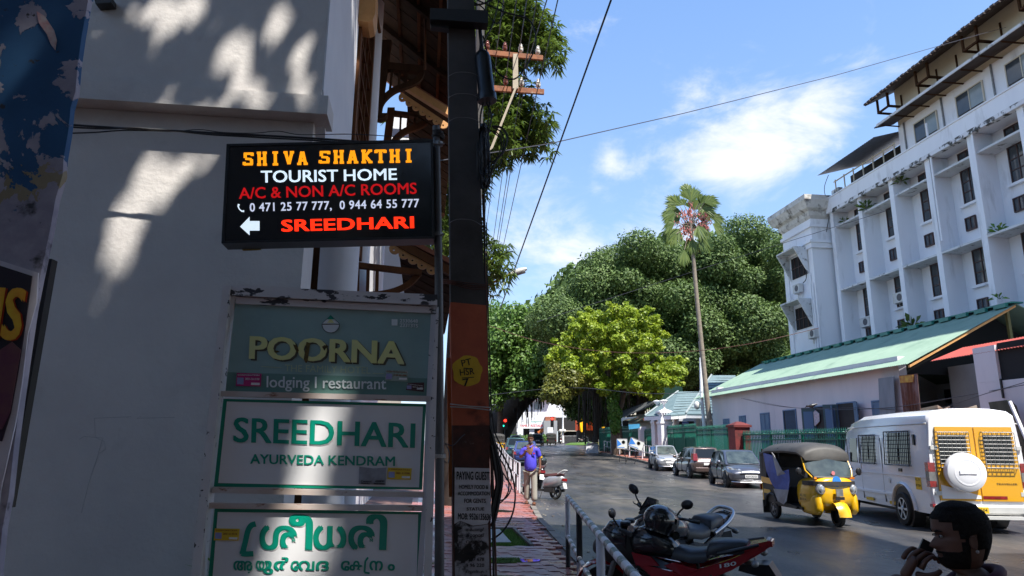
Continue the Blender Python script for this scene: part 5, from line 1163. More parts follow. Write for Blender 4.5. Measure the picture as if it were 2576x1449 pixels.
# low tiled sheds left of the house
ts = thing('tiled_lean_to', 'old white outbuilding with mossy tile and rusty sheet roof behind green fence', 'building', gpt(1600, 62))
m = MB(); a, b = gpt(1560,66), gpt(1650,58); m.hexa([a, b, b+Vector((0,.4,0)), a+Vector((0,.4,0))], [a+Vector((0,0,3.2)), b+Vector((0,0,3.2)), b+Vector((0,.4,3.2)), a+Vector((0,.4,3.2))]); m.build('wall', M['white_paint'], ts)
def slab3(P, th, nm, mt, par): MB().prism([Vector(p) for p in P], Vector((0,0,-th))).build(nm, mt, par)
slab3([A_(1565,1062,64), A_(1638,1058,55), A_(1655,1038,58), A_(1580,1045,68)], .08, 'sheet_roof', mat('mossy_tiles', (.13,.075,.045), (.06,.06,.04), .9, .9, c3=(.09,.16,.12), s3=.6, t3=(.5,.6)), ts)
slab3([A_(1618,1055,54.5), A_(1650,1050,54), A_(1648,1038,56), A_(1628,1042,57)], .06, 'rusty_sheet', M['roof_red'], ts)
slab3([A_(1560,1052,68), A_(1640,1018,60), A_(1660,1000,62), A_(1560,1035,72)], .1, 'roof_slope', mat('dark_slates', (.09,.10,.105), (.06,.065,.07), 1, .8), ts)
MB().hexa([A_(1640,1040,63), A_(1720,1000,62), A_(1720,1000,64), A_(1640,1040,65)], [A_(1640,982,63), A_(1712,945,62), A_(1712,945,64), A_(1640,982,65)]).build('green_gable', mat('deep_green_wall', (.015,.06,.045)), ts)
p = gpt(1571,62); MB().cbox(p+Vector((0,0,2.4)), (.5,.2,.9)).build('window', M['dark_room'], ts)
# blue sign cloth on the fence
m = MB(); a, b, c, d = A_(1581,1078,54), A_(1606,1071,53.5), A_(1607,1066,53.5), A_(1582,1069,54); m.hexa([A_(1582,1080,55),A_(1609,1077,54.5),A_(1609,1077,54.6),A_(1582,1080,55.1)],[A_(1581,1068,55),A_(1609,1066,54.5),A_(1609,1066,54.6),A_(1581,1068,55.1)]); o = m.build('awning_sign', mat('sky_blue_board', (.08,.45,.75), (.15,.55,.8), 1, .5)); tag(o, 'light blue board with white frame above the left green fence', 'sign')
# white mast beside the palm
p = gpt(1768, 47); t = thing('mast', 'slim white mast with a camera bracket standing left of the palm trunk', 'mast', p)
MB().tube([p, at(1765,1000,47), at(1762,900,47)], [.13,.11,.09], 8).build('pole', M['white_paint'], t); MB().tube([at(1762,905,47), at(1757,858,47)], .03, 5).build('aerial', M['wire_grey'], t)
MB().ell(at(1753,1020,46.9), (.2,.2,.28), 10, 8).build('camera_dome', M['ac_white'], t, smooth=40); MB().tube([at(1753,1018,46.9), at(1766,1012,47)], .04, 5).build('bracket', M['ac_white'], t)
# ================================================================ TREES
def leaf_cloud(name, mt, parent, blobs, n, size, seed=1, up=.4, shell=.55, ratio=.5):
    g = np.random.default_rng(seed); B = np.array(blobs, float); w = (B[:,3]*B[:,4]*B[:,5])**(2/3); idx = g.choice(len(B), n, p=w/w.sum()); b = B[idx]
    d = g.normal(size=(n,3)); d /= np.linalg.norm(d, axis=1)[:,None]; r = shell+(1-shell)*g.random(n)**.6; c = b[:,:3]+d*b[:,3:6]*r[:,None]*(1+.10*g.normal(size=(n,1)))
    nrm = d+np.array([0,0,up])+.7*g.normal(size=(n,3)); nrm /= np.linalg.norm(nrm, axis=1)[:,None]
    t = np.cross(nrm, g.normal(size=(n,3))); t /= np.linalg.norm(t, axis=1)[:,None]; s = np.cross(nrm, t)
    L_ = size*(.6+.8*g.random(n))[:,None]; Wd = L_*ratio
    V = np.stack([c-t*L_*.5, c+s*Wd*.5+t*L_*.05, c+t*L_*.5, c-s*Wd*.5+t*L_*.05], axis=1)
    return np_mesh(name, V, n, mt, parent)
def trunk(pts, rs, mt, parent, name='trunk', n=9): return MB().tube(smooth_path(pts, 4), [rs[0]+(rs[-1]-rs[0])*i/((len(pts)-1)*4) for i in range((len(pts)-1)*4+1)], n).build(name, mt, parent, smooth=60)
def inside(p, P):
    c = False; n = len(P)
    for i in range(n):
        (x1,y1),(x2,y2) = P[i], P[(i+1)%n]
        if (y1 > p[1]) != (y2 > p[1]) and p[0] < (x2-x1)*(p[1]-y1)/(y2-y1)+x1: c = not c
    return c
def crown_from(P, Y, dy, step, rad, rr):
    out = []; us = [p[0] for p in P]; vs_ = [p[1] for p in P]; v = min(vs_)
    while v < max(vs_):
        u = min(us)
        while u < max(us):
            uu, vv = u+rr.uniform(-.3,.3)*step, v+rr.uniform(-.3,.3)*step
            if inside((uu, vv), P):
                y = Y+rr.uniform(-dy, dy); c = at(uu, vv, y); r = rad*rr.uniform(.75, 1.25); out.append((c.x, c.y, c.z, r*1.15, r*1.1, r*.85))
            u += step
        v += step*.8
    return out
rr = random.Random(9)
banyan = thing('banyan_tree', 'huge dark green spreading tree filling the view behind the palm', 'tree', gpt(1750, 72))
P = [(1352,800),(1358,765),(1395,735),(1450,718),(1485,672),(1550,640),(1585,615),(1640,610),(1680,632),(1730,615),(1790,600),(1850,582),(1905,577),(1960,598),(2010,640),(2020,960),(1880,960),(1760,985),(1650,985),(1560,985),(1440,960),(1400,900),(1375,850)]
bl = crown_from(P, 70, 4.5, 52, 2.0, rr)
leaf_cloud('crown', M['leaf_banyan'], banyan, bl, 270000, .30, 3, .5, .55, .5)
bk = crown_from([(1395,790),(1600,650),(2010,650),(2010,1000),(1400,1000)], 78, 1.5, 90, 3.6, rr)
leaf_cloud('inner_crown', M['leaf_banyan'], banyan, bk, 36000, .9, 4, .2, .5, .6)
for (u0, u1, v1) in ((1700,1690,960),(1610,1600,980),(1815,1830,940),(1900,1905,930),(1655,1640,940),(1500,1490,980)):
    trunk([gpt(u0, 74), at((u0+u1)/2+6, 1020, 74), at(u1, v1, 73)], [.55,.3], M['bark_dark'], banyan)
m = MB()
for k in range(170):
    u = rr.uniform(1440, 1960); v0 = rr.uniform(940, 990); y = 71+rr.uniform(-2, 3); a = at(u, v0, y); b = Vector((a.x+rr.uniform(-.3,.3), a.y, gz(a.y)+rr.uniform(0, 3.5))); m.tube([a, (a+b)/2+Vector((rr.uniform(-.15,.15),0,0)), b], rr.uniform(.02,.07), 4)
o = m.build('aerial_roots', M['bark_dark'], banyan); o['kind'] = 'stuff'
# bright yellow-green tree with ivy trunk
yt_ = thing('bright_tree', 'yellow-green leafy tree with ivy-covered trunk in front of the banyan', 'tree', gpt(1549, 59))
P = [(1390,950),(1385,900),(1410,860),(1450,850),(1440,820),(1480,785),(1520,800),(1545,775),(1580,780),(1600,800),(1640,790),(1665,830),(1650,870),(1670,900),(1715,925),(1700,960),(1660,970),(1650,1000),(1600,985),(1560,960),(1520,985),(1480,960),(1440,975)]
bl = crown_from(P, 58, 3.0, 20, .52, rr)
for k in range(150):
    (a, b), (c, d) = P[k % len(P)], P[(k+1) % len(P)]; t_ = rr.random(); w_ = at(a+(c-a)*t_+rr.uniform(-16,20), b+(d-b)*t_+rr.uniform(-18,12), 58+rr.uniform(-2,2)); bl.append((w_.x, w_.y, w_.z, .28, .28, .22))
leaf_cloud('crown', M['leaf_bright'], yt_, bl, 56000, .26, 5, .6, .1, .6)
P = [(1385,960),(1400,925),(1440,930),(1470,960),(1440,1000),(1400,1010),(1370,990)]
bl = crown_from(P, 57, 2, 30, .9, rr); leaf_cloud('low_foliage', leafmat('leaf_olive', (.07,.10,.012), (.20,.20,.03), (.36,.26,.05), .4, .5, .35), yt_, bl, 9000, .26, 6, .6, .2, .6)
trunk([gpt(1549,59), at(1548,1050,59), at(1543,1010,59), at(1534,985,59), at(1528,940,58.5), at(1540,880,58)], [.55,.2], M['bark'], yt_)
trunk([at(1549,1045,59), at(1562,1020,59), at(1572,985,59), at(1590,960,58.5), at(1600,900,58)], [.28,.12], M['bark'], yt_, 'limb')
for P_ in ([(1530,960),(1490,900),(1470,860)], [(1536,930),(1560,870),(1580,830)], [(1590,955),(1630,920),(1650,900)], [(1528,950),(1525,880),(1510,830)]): trunk([at(u, v, 58) for u, v in P_], [.12,.04], M['bark'], yt_, 'limb')
bl = [(*at(1546+rr.uniform(-8,8)-(1080-v)*.12*0, v, 58.6), .42, .42, .6) for v in range(985, 1080, 9)]
leaf_cloud('ivy', M['leaf_ivy'], yt_, bl, 6500, .2, 8, .2, .6, .8)
# palm
palm = thing('fan_palm', 'tall slender fan palm with orange fruit clusters standing clear against the sky', 'palm tree', gpt(1787, 45))
YPm = 45
trunk([gpt(1786,YPm), at(1778,1000,YPm), at(1766,880,YPm), at(1752,740,YPm), at(1742,620,YPm), at(1738,560,YPm)], [.18,.11], M['palm_bark'], palm)
def fan(c, dirv, rad, spread, droop, n=22, tilt=0.0):
    """a fan leaf: n pleated blades radiating from c"""
    d = Vector(dirv).normalized(); side = d.cross(Vector((0,-1,tilt))).normalized(); V = []
    for k in range(n):
        a = -spread+2*spread*k/(n-1); b = (d*cos(a)+side*sin(a)).normalized(); l = rad*(1-.25*abs(a)/spread)*rr.uniform(.88,1.08); w = rad*.052
        s = Vector((-b.z, rr.uniform(-.2,.2), b.x)).normalized()*w; m1 = c+b*l*.55+Vector((0,0,-droop*l*.12)); tip = c+b*l+Vector((0,rr.uniform(-.1,.1),-droop*l*.45))
        V += [c, m1+s, tip, m1-s]
    return V
hub = at(1738,575,YPm); V = []
for (u, v, rx, sp_, dr, dv) in ((1738,505,66,1.1,.0,(0,0,1)), (1708,515,60,1.0,.2,(-.8,0,.7)), (1715,535,50,1.1,.5,(-1,0,-.1)), (1772,510,58,.8,.4,(.9,0,.5)), (1745,528,60,1.2,.2,(.2,0,1)),
        (1708,528,60,.9,.9,(-1,0,.1)), (1752,545,46,.9,.8,(1,0,.3)), (1698,535,46,1.1,.7,(-1,0,-.3)), (1792,562,44,.7,.6,(.9,0,-.45)), (1762,590,54,.9,.5,(.55,0,-.9)),
        (1702,588,38,.8,.6,(-.7,0,-.7)), (1741,602,42,.9,.4,(.1,0,-1)), (1722,628,48,.7,.2,(-.15,0,-1)), (1735,556,40,1.2,.9,(-.1,-.4,-.7)), (1730,480,40,1.0,.1,(-.3,.2,1)), (1697,563,44,1.0,.9,(-1,0,0)), (1776,533,40,1,.9,(1,0,.2))):
    c = at(u, v, YPm+rr.uniform(-1,1)); V += fan(c, dv, rx/FP*YPm*.86, sp_*.9, dr+.3, 26)
    MB().tube([hub, hub.lerp(c, .6)+Vector((0,0,.15)), c], .025, 4).build('leaf_stalk', M['palm_bark'], palm)
for k in range(15):
    a_ = rr.uniform(0, 2*pi); e_ = rr.uniform(-.9, 1.2); dv = Vector((cos(a_)*cos(e_), sin(a_)*cos(e_)*.6, sin(e_))); c = hub+Vector((0,0,.55))+dv*rr.uniform(.9, 1.6); V += fan(c, (dv.x, dv.y*.3, dv.z-.35), rr.uniform(.85, 1.15), .95, .7, 24)
    MB().tube([hub+Vector((0,0,.4)), hub.lerp(c, .6)+Vector((0,0,.35)), c], .022, 4).build('leaf_stalk', M['palm_bark'], palm)
np_mesh('fan_leaves', [tuple(v) for v in V], 0, M['leaf_palm'], palm)
V = fan(at(1742,608,YPm), (.25,0,-1), 1.0, .35, 0, 26)+fan(at(1746,606,YPm), (.35,0,-1), 1.05, .3, 0, 18); np_mesh('dead_skirt', [tuple(v) for v in V], 0, M['palm_dead'], palm)
m = MB()
for (u, v, w_, h_, n_) in ((1722,560,22,60,150), (1770,558,26,44,150), (1736,530,8,40,50), (1730,590,20,30,60)):
    for k in range(n_):
        a = at(u+rr.gauss(0, w_*.5), v+rr.uniform(-h_/2, h_/2), YPm+rr.uniform(-.5,.5)); s_ = rr.uniform(.03,.065); m.cbox(a, (s_, s_, s_*2.2), rr.uniform(0,3))
o = m.build('fruit_clusters', M['palm_fruit'], palm); o['kind'] = 'stuff'
# mango tree behind the near pole
mango = thing('mango_tree', 'mango tree with long drooping leaves behind the concrete pole', 'tree', at(1150, 1085, 17))
def mango_leaves(blobs, n, seed, size=.26):
    g = np.random.default_rng(seed); V = []; B = blobs; per = 9
    for k in range(n):
        b = B[g.integers(len(B))]; d = g.normal(size=3); d /= np.linalg.norm(d); c = Vector(b[:3])+Vector((d[0]*b[3], d[1]*b[4], d[2]*b[5]))*(.35+.65*g.random()); out = Vector((d[0], d[1], d[2]*.4))
        for j in range(per):
            a = 2*pi*j/per+g.random(); dv = Vector((cos(a), sin(a)*.9, .15-.75*g.random()))+out*.5; dv.normalize(); l = size*(.7+.6*g.random()); s = dv.cross(Vector((g.random()-.5, g.random()-.5, 1))).normalized()*l*.115
            mid = c+dv*l*.45+Vector((0,0,.03)); tip = c+dv*l-Vector((0,0,l*.25)); V += [tuple(c), tuple(mid+s), tuple(tip), tuple(mid-s)]
    return V
def mb_(spec, Y, r): return [(*at(u, v, Y+rr.uniform(-1.2,1.2)), r, r, r*.85) for u, v in spec]
sp1 = [(1215,20),(1240,60),(1270,40),(1262,100),(1300,95),(1320,120),(1350,110),(1372,118),(1290,150),(1240,150),(1215,110),(1330,80),(1255,10),(1225,200),(1250,220),(1275,250),(1300,230),(1320,270),(1340,300),(1345,330),(1310,320),(1280,300),(1240,280),(1295,360),(1330,350),(1350,352),(1260,370),(1220,380),(1225,340),(1240,400),(1285,60),(1300,20),(1330,50),(1310,60),(1345,80),(1270,75),(1290,105),(1360,95),(1385,130),(1255,130),(1240,20),(1290,-10),(1320,10),(1262,200),(1280,180),(1250,330),(1272,350),(1212,60),(1210,160),(1230,640),(1238,670),(1226,700),(1245,655),
       (1090,230),(1110,215),(1075,200),(1130,250),(1100,260),(1125,205),(1065,190),(1118,300),(1108,420),(1112,480),(1108,560),(1112,620),(1100,380),(1110,340),(1050,345),(1030,340),(1020,335),(1105,520),(1095,640),(1108,590),(1112,450)]
np_mesh('crown', mango_leaves(mb_(sp1, 17, .62), 2300, 4), 0, M['leaf_mango'], mango)
sp2 = [(1150+rr.uniform(-60,70), rr.uniform(-40,720)) for _ in range(40)]
np_mesh('inner_crown', mango_leaves(mb_(sp2, 19, .9), 1500, 5), 0, M['leaf_mango'], mango)
trunk([gpt(1150,18), at(1150,900,18), at(1165,600,18), at(1190,300,17.5), at(1200,60,17.5)], [.35,.12], M['bark_dark'], mango)
for P_ in ([(1175,420),(1230,330),(1290,290)], [(1185,300),(1230,180),(1290,140)], [(1195,160),(1240,80),(1280,50)], [(1168,560),(1210,620),(1238,660)], [(1178,380),(1240,370),(1320,335)]): trunk([at(u, v, 17.3) for u, v in P_], [.08,.02], M['bark'], mango, 'limb')
# left-hand street trees in the distance
ft = thing('street_tree', 'bright light green tree at the left end of the street above parked cars', 'tree', gpt(1262, 78))
P = [(1215,830),(1232,780),(1270,785),(1310,795),(1350,790),(1372,820),(1375,880),(1385,960),(1330,985),(1290,960),(1260,1000),(1225,1000),(1200,960)]
bl = crown_from(P, 80, 4, 30, 1.8, rr); leaf_cloud('crown', M['leaf_far'], ft, bl, 42000, .42, 12, .5, .3, .6)
trunk([gpt(1262,80), at(1260,1000,80), at(1270,900,80)], [.4,.15], M['bark'], ft)
lt = thing('leaning_fig_tree', 'dark leaning fig tree with thick trunk and hanging roots over the junction', 'tree', gpt(1232, 92))
trunk([gpt(1222,96), at(1250,1075,95), at(1275,1040,94), at(1305,1005,92), at(1335,985,92), at(1385,955,92), at(1420,930,92)], [2.6,.6], M['bark_dark'], lt)
trunk([at(1285,1030,94), at(1300,980,93), at(1296,930,92)], [1.2,.5], M['bark_dark'], lt, 'limb'); trunk([gpt(1235,97), at(1262,1060,95), at(1290,1030,94)], [2.2,1.2], M['bark_dark'], lt, 'limb')
m = MB()
for k in range(110):
    u = rr.uniform(1290, 1372); a = at(u, 985+rr.uniform(-25,15), 92+rr.uniform(-1.5,1.5)); l = rr.uniform(1.2, 4.2)*(1 if u < 1345 else .6); m.tube([a, a+Vector((rr.uniform(-.2,.2),0,-l))], rr.uniform(.02,.07), 4)
o = m.build('aerial_roots', M['bark_dark'], lt); o['kind'] = 'stuff'
P = [(1235,950),(1260,910),(1330,890),(1420,885),(1480,930),(1490,1000),(1470,1030),(1440,1010),(1420,990),(1380,965),(1330,960),(1300,975),(1270,960)]
bl = crown_from(P, 88, 4, 32, 2.0, rr); leaf_cloud('crown', M['leaf_banyan'], lt, bl, 34000, .5, 14, .3, .4, .6)
P = [(1425,985),(1500,975),(1560,1000),(1560,1035),(1500,1060),(1465,1040)]
lc = thing('hanging_foliage_tree', 'dark low-hanging foliage partly hiding the orange shopfront', 'tree', gpt(1500, 84)); bl = crown_from(P, 84, 2, 26, 1.3, rr); leaf_cloud('crown', M['leaf_banyan'], lc, bl, 9000, .45, 15, .2, .3, .6)
trunk([gpt(1530,84), at(1528,1040,84), at(1525,990,84)], [.5,.3], M['bark_dark'], lc)
bt = thing('background_trees', 'soft green trees far beyond the junction roofs', 'trees', gpt(1430, 165)); bt['kind'] = 'stuff'
bl = [(*at(1405+k*11+rr.uniform(-4,4), 1048+rr.uniform(-18,14), 165), 3.0, 3.0, 2.6) for k in range(16)]+[(*at(1250+k*14, 1030+rr.uniform(-30,20), 190), 5, 5, 5) for k in range(60)]
o = leaf_cloud('background_trees', M['leaf_far'], None, bl, 26000, .9, 16, .5, .3, .6); tag(o, 'soft green trees far beyond the junction roofs', 'trees', kind='stuff'); bpy.data.objects.remove(bt)
# planter bed with strap leaves behind the sign frame
pb = thing('planter', 'low dark planter of strap-leaved plants behind the sign frame', 'planter', W(-.75, 6.2, .1), TH)
MB(F0).box(-1.7,.02,5.2,5.5,.1,.62).build('trough', M['bark_dark'], pb)
V = []
for k in range(260):
    c = W(rr.uniform(-1.5,-.02), rr.uniform(5.25,5.5), .6); a = rr.uniform(0, 2*pi); d = Vector((cos(a)*.5, sin(a)*.5, rr.uniform(.6,1.2))).normalized(); l = rr.uniform(.18,.42); s = d.cross(Vector((0,0,1))).normalized()*.014; mid = c+d*l*.6; tip = c+d*l+Vector((cos(a)*.08, sin(a)*.08, -.08)); V += [tuple(c), tuple(mid+s), tuple(tip), tuple(mid-s)]
np_mesh('leaves', V, 0, M['leaf_plant'], pb)

# ================================================================ UNSEEN TREE AND BUILDING ADDED BEHIND THE VIEWER (they shade the near pavement and hotel wall)
SHB = SD/ SD.z
def shade_blobs():
    out = []
    # lit spots wanted on the hotel wall: gaps between boughs (points on the wall and their size)
    lit = [(q(u, v, 'y', HY), r) for u, v, r in ((335,450,.22),(305,540,.19),(285,630,.10),(400,400,.20),(340,500,.2),(500,340,.13),(600,110,.15),(430,25,.17),(700,60,.17),(640,210,.12),(760,130,.14))]
    r9 = random.Random(4)
    lit += [(q(r9.uniform(220, 820), r9.uniform(0, 340), 'y', HY), r9.uniform(.05, .13)) for _ in range(34)]+[(q(r9.uniform(200, 560), r9.uniform(350, 1400), 'y', HY), r9.uniform(.03, .07)) for _ in range(16)]
    lit += [(q(1110, 285, 'y', HY+5.6), .45), (q(1070, 255, 'y', HY+5.6), .45), (q(1125, 300, 'y', HY+5.6), .5), (q(1030, 330, 'y', HY+6.6), .22)]
    lit += [(q(u, v, 'y', YF), r) for u, v, r in ((812,1050,.22),(795,1150,.20),(745,1330,.20),(705,1410,.20),(790,1400,.17))]
    return lit
LIT = shade_blobs()
def make_shade_tree():  # unseen crown, its spread and gaps shaped for shade and sun patches
    t = thing('shading_tree', 'unseen tree behind the viewer, crown and gaps shaped to shade the pavement', 'tree', (9.5, -4, 0))
    g = np.random.default_rng(77); zc = 9.0; V = []
    # canopy footprint = where its shadow must fall, moved up along the sun ray
    def shaded(x, y, wall):
        return True
    pts = []
    def add_target(P, zlo=13.5, zhi=17.0):
        z = zlo+(zhi-zlo)*g.random(); p = np.array(P)+np.array(SHB)*(z-P[2]); return p
    def in_view(p):
        d = Vector(p)-Vector((0,0,EYE)); 
        yc = -d.y*sin(PITCH)+d.z*cos(PITCH); zc_ = d.y*cos(PITCH)+d.z*sin(PITCH)
        if zc_ <= .1: return False
        return abs(d.x/zc_) < .80 and abs(yc/zc_) < .50
    n = 0; tries = 0
    sdn = np.array(SD)
    L3 = [(np.array(p), r) for p, r in LIT]; LC = np.array([c for c, r in L3]); LR = np.array([r for c, r in L3]); BC = np.array([q(u, v, 'y', HY) for u, v in ((520,60),(700,150),(350,120),(560,250),(780,250),(440,420),(560,480),(330,700),(620,420))]); BR = np.array([.42,.4,.35,.4,.3,.42,.35,.3,.3])
    def broad(p):      # leaves thinned along the sun rays to the wall: light filters through
        d = p-BC; return (np.linalg.norm(d-np.outer(d @ sdn, sdn), axis=1) < BR).any() and g.random() < .78
    def perp(p):
        d = p-LC; return np.linalg.norm(d-np.outer(d @ sdn, sdn), axis=1)
    while n < 60000 and tries < 160000:
        tries += 1
        u = g.random()
        if u < .45: gx_ = g.uniform(-4, 12); P = (gx_, (14.9 if gx_ < 6.8 else 11.5)+.12*g.normal()-12*g.random()**1.5, 0.)              # ground
        elif u < .85: 
            w = W(g.uniform(HX-4, HX+.6), HY-.02, g.uniform(0, 7.5)); P = tuple(w)       # hotel wall
        else: w = W(g.uniform(-1.8, .3), YF, g.uniform(0, 4.5)); P = tuple(w)
        p = add_target(P)
        dd = perp(p); near = dd < LR*1.7; skip = bool((dd < LR*.7).any()) or (bool(near.any()) and g.random() < float(((1-(dd[near]-LR[near]*.7)/LR[near])**1.6).max()))
        if skip or broad(p) or in_view(p): continue
        pts.append(p); n += 1
    k = 0
    while k < 40000:      # the rest of the canopy, closing the view of the sky overhead
        p = np.array([g.uniform(-9, 19), g.uniform(-18, 7), g.uniform(12.5, 17)]); k += 1
        if in_view(p): continue
        if (perp(p) < LR*(.9+.8*g.random()**2)).any() or broad(p): continue
        if p[1]+.661/1.0*0 > 14.8: continue
        gx = p[:2]-np.array(SHB)[:2]*p[2]
        if gx[1] > (15.0 if gx[0] < 6.8 else 11.3)+.3*g.normal(): continue
        pts.append(p)
    k = 0
    while k < 30000:  # low boughs added out of view to cut light from the side
        a_ = g.uniform(-2.6, .35); r_ = g.uniform(7.5, 10.5); p = np.array([2.5+r_*cos(a_), -3+r_*sin(a_), g.uniform(2.2, 9.5)]); k += 1
        if in_view(p) or p[0] < -.5: continue
        if (perp(p) < LR*(.9+.8*g.random()**2)).any() or broad(p): continue
        gx = p[:2]-np.array(SHB)[:2]*p[2]
        if gx[1] > (14.8 if gx[0] < 6.8 else 11.3) or (p[1] > 1 and p[0] < 8): continue
        pts.append(p)
    P = np.array(pts); n = len(P)
    nrm = np.array(SD)+.5*g.normal(size=(n,3)); nrm /= np.linalg.norm(nrm, axis=1)[:,None]; tt = np.cross(nrm, g.normal(size=(n,3))); tt /= np.linalg.norm(tt, axis=1)[:,None]; s = np.cross(nrm, tt); L_ = .14
    V = np.stack([P-tt*L_, P+s*L_*.85, P+tt*L_, P-s*L_*.8], axis=1)
    np_mesh('crown', V, n, M['leaf_shade'], t)
    for a in ((6,-6),(10,-1),(13,2),(4,-10),(8,-9)): trunk([Vector((9.5,-4,4.5)), Vector(((9.5+a[0])/2,(a[1]-4)/2,10)), Vector((a[0],a[1],14.5))], [.3,.1], M['bark'], t, 'limb')
    trunk([Vector((9.5,-4,-.2)), Vector((9.5,-4,3)), Vector((9.4,-4,5))], [.6,.42], M['bark'], t)
make_shade_tree()

cbh = thing('shading_building', 'plain unseen building added behind the viewer to cut sky light', 'building', (-6, -5, 0)); m = MB(F0); m.box(-14, -1.3, -14, -1.6, -.2, 8.2); m.box(-.9+1.5, 9, -22, -16, -.2, 9); m.build('wall', M['grey_wall'], cbh); MB(F0).box(-5,-3,-1.6,-1.5,0,2.4).build('door', M['teal_shutter'], cbh)  # added out of view to keep sky light off the near walls
# ================================================================ VEHICLES  (local: x forward, y left, z up)
mk('car_glass', (.012,.015,.017), None, rough=.05, spec=.5)
mk('car_glass_pale', (.07,.09,.085), (.025,.035,.035), 2.6, .05, spec=.7, coat=.3)
mk('head_glass', (.55,.58,.6), (.35,.37,.4), 14, .08, metal=.5, coat=1)
mk('tail_red', (.30,.006,.006), (.14,.004,.004), 18, .15, coat=1)
mk('indicator', (.75,.22,.02), None, rough=.2, coat=1)
mk('grey_paint', (.10,.105,.13), None, rough=.28, metal=.6, coat=1)
mk('brown_paint', (.12,.085,.075), None, rough=.28, metal=.5, coat=1)
mk('silver_paint', (.42,.43,.45), None, rough=.32, metal=.5, coat=.8)
mk('blue_paint', (.02,.035,.15), None, rough=.25, metal=.3, coat=1)
mk('teal_paint', (.03,.07,.075), None, rough=.3, metal=.3, coat=.8)
mk('black_paint', (.012,.012,.014), None, rough=.22, coat=1)
mk('dull_black', (.018,.017,.018), (.03,.028,.027), 5, .55)
mk('red_paint', (.33,.008,.014), None, rough=.25, coat=1)
mk('van_white', (.84,.85,.89), (.80,.81,.85), 1, .25, coat=.8)
mk('yellow_paint', (.72,.36,.004), None, rough=.28, coat=.8)
mk('auto_yellow', (.75,.42,.004), None, rough=.3, coat=.7)
mk('canvas', (.035,.034,.033), (.06,.057,.053), 3, .6, bump=.05, bscale=10)
mk('canvas_light', (.17,.165,.16), (.12,.115,.11), 4, .4)
mk('tarp_blue', (.015,.08,.42), (.01,.05,.3), 4, .45, bump=.1, bscale=6)
mk('tarp_grey', (.38,.38,.40), (.28,.28,.3), 4, .6, bump=.1, bscale=6)
mk('seat_vinyl', (.022,.024,.03), (.03,.033,.04), 5, .42, bump=.03, bscale=40)
mk('seat_maroon', (.10,.04,.04), None, rough=.5)
mk('plate_white', (.75,.75,.74), None, rough=.5)
mk('plate_yellow', (.75,.48,.01), None, rough=.5)
mk('rim_dark', (.06,.06,.065), None, rough=.35, metal=.7)
RY = Matrix.Rotation(pi/2, 4, 'X')
def wheel(par, x, y, r, w, rim='steel', out=1, spokes=7, ty='rubber'):
    o = MB(); o.lathe([(r*.66,-w/2),(r*.93,-w/2),(r,-w*.36),(r,w*.36),(r*.93,w/2),(r*.66,w/2)], (x,y,r), 24, RY, False); t = o.build('wheel', M[ty], par, smooth=35, local=True)
    m = MB(); s = out*w/2
    m.lathe([(r*.66,-.01),(r*.66,.01)], (x,y+s*.55,r), 24, RY)
    b = m.build('brake_disc', M['dull_black'], t, smooth=35, local=True)
    m = MB(); m.lathe([(.05,-.02),(.06,.0),(.05,.02)], (x,y+s*.95,r), 10, RY)
    for k in range(spokes):
        a = 2*pi*k/spokes; m.cbox((x+cos(a)*r*.36, y+s*.9, r+sin(a)*r*.36), (r*.62, .02, r*.13), 0, 0, -a)
    n = 24
    for k in range(n):
        a, b_ = 2*pi*k/n, 2*pi*(k+1)/n
        P = lambda q_, rr_, yy: (x+cos(q_)*rr_, yy, r+sin(q_)*rr_)
        m.hexa([P(a,r*.6,y+s*.75),P(b_,r*.6,y+s*.75),P(b_,r*.67,y+s*.75),P(a,r*.67,y+s*.75)], [P(a,r*.6,y+s*.97),P(b_,r*.6,y+s*.97),P(b_,r*.67,y+s*.97),P(a,r*.67,y+s*.97)])
    m.build('rim', M[rim], t, local=True); return t
def bil(P, s, t): 
    a, b, c, d = [Vector(p) for p in P]; return (a*(1-s)+b*s)*(1-t)+(d*(1-s)+c*s)*t
def pane(P, s0, s1, t0, t1, off, name, mt, par, r=.0):
    a, b, c, d = [bil(P, s, t) for s, t in ((s0,t0),(s1,t0),(s1,t1),(s0,t1))]; n = (b-a).cross(d-a).normalized()*off; cs = [a, b, c, d]
    cen = (a+b+c+d)/4; out = []
    for i in range(4):      # round the corners
        p = cs[i]; pr = cs[i-1]; nx = cs[(i+1) % 4]; out += [p.lerp(pr, .12), p.lerp(cen, .045), p.lerp(nx, .08)]
    m = MB(); m.prism([p+n for p in out], -n*1.0-n.normalized()*.004); return m.build(name, mt, par, local=True)
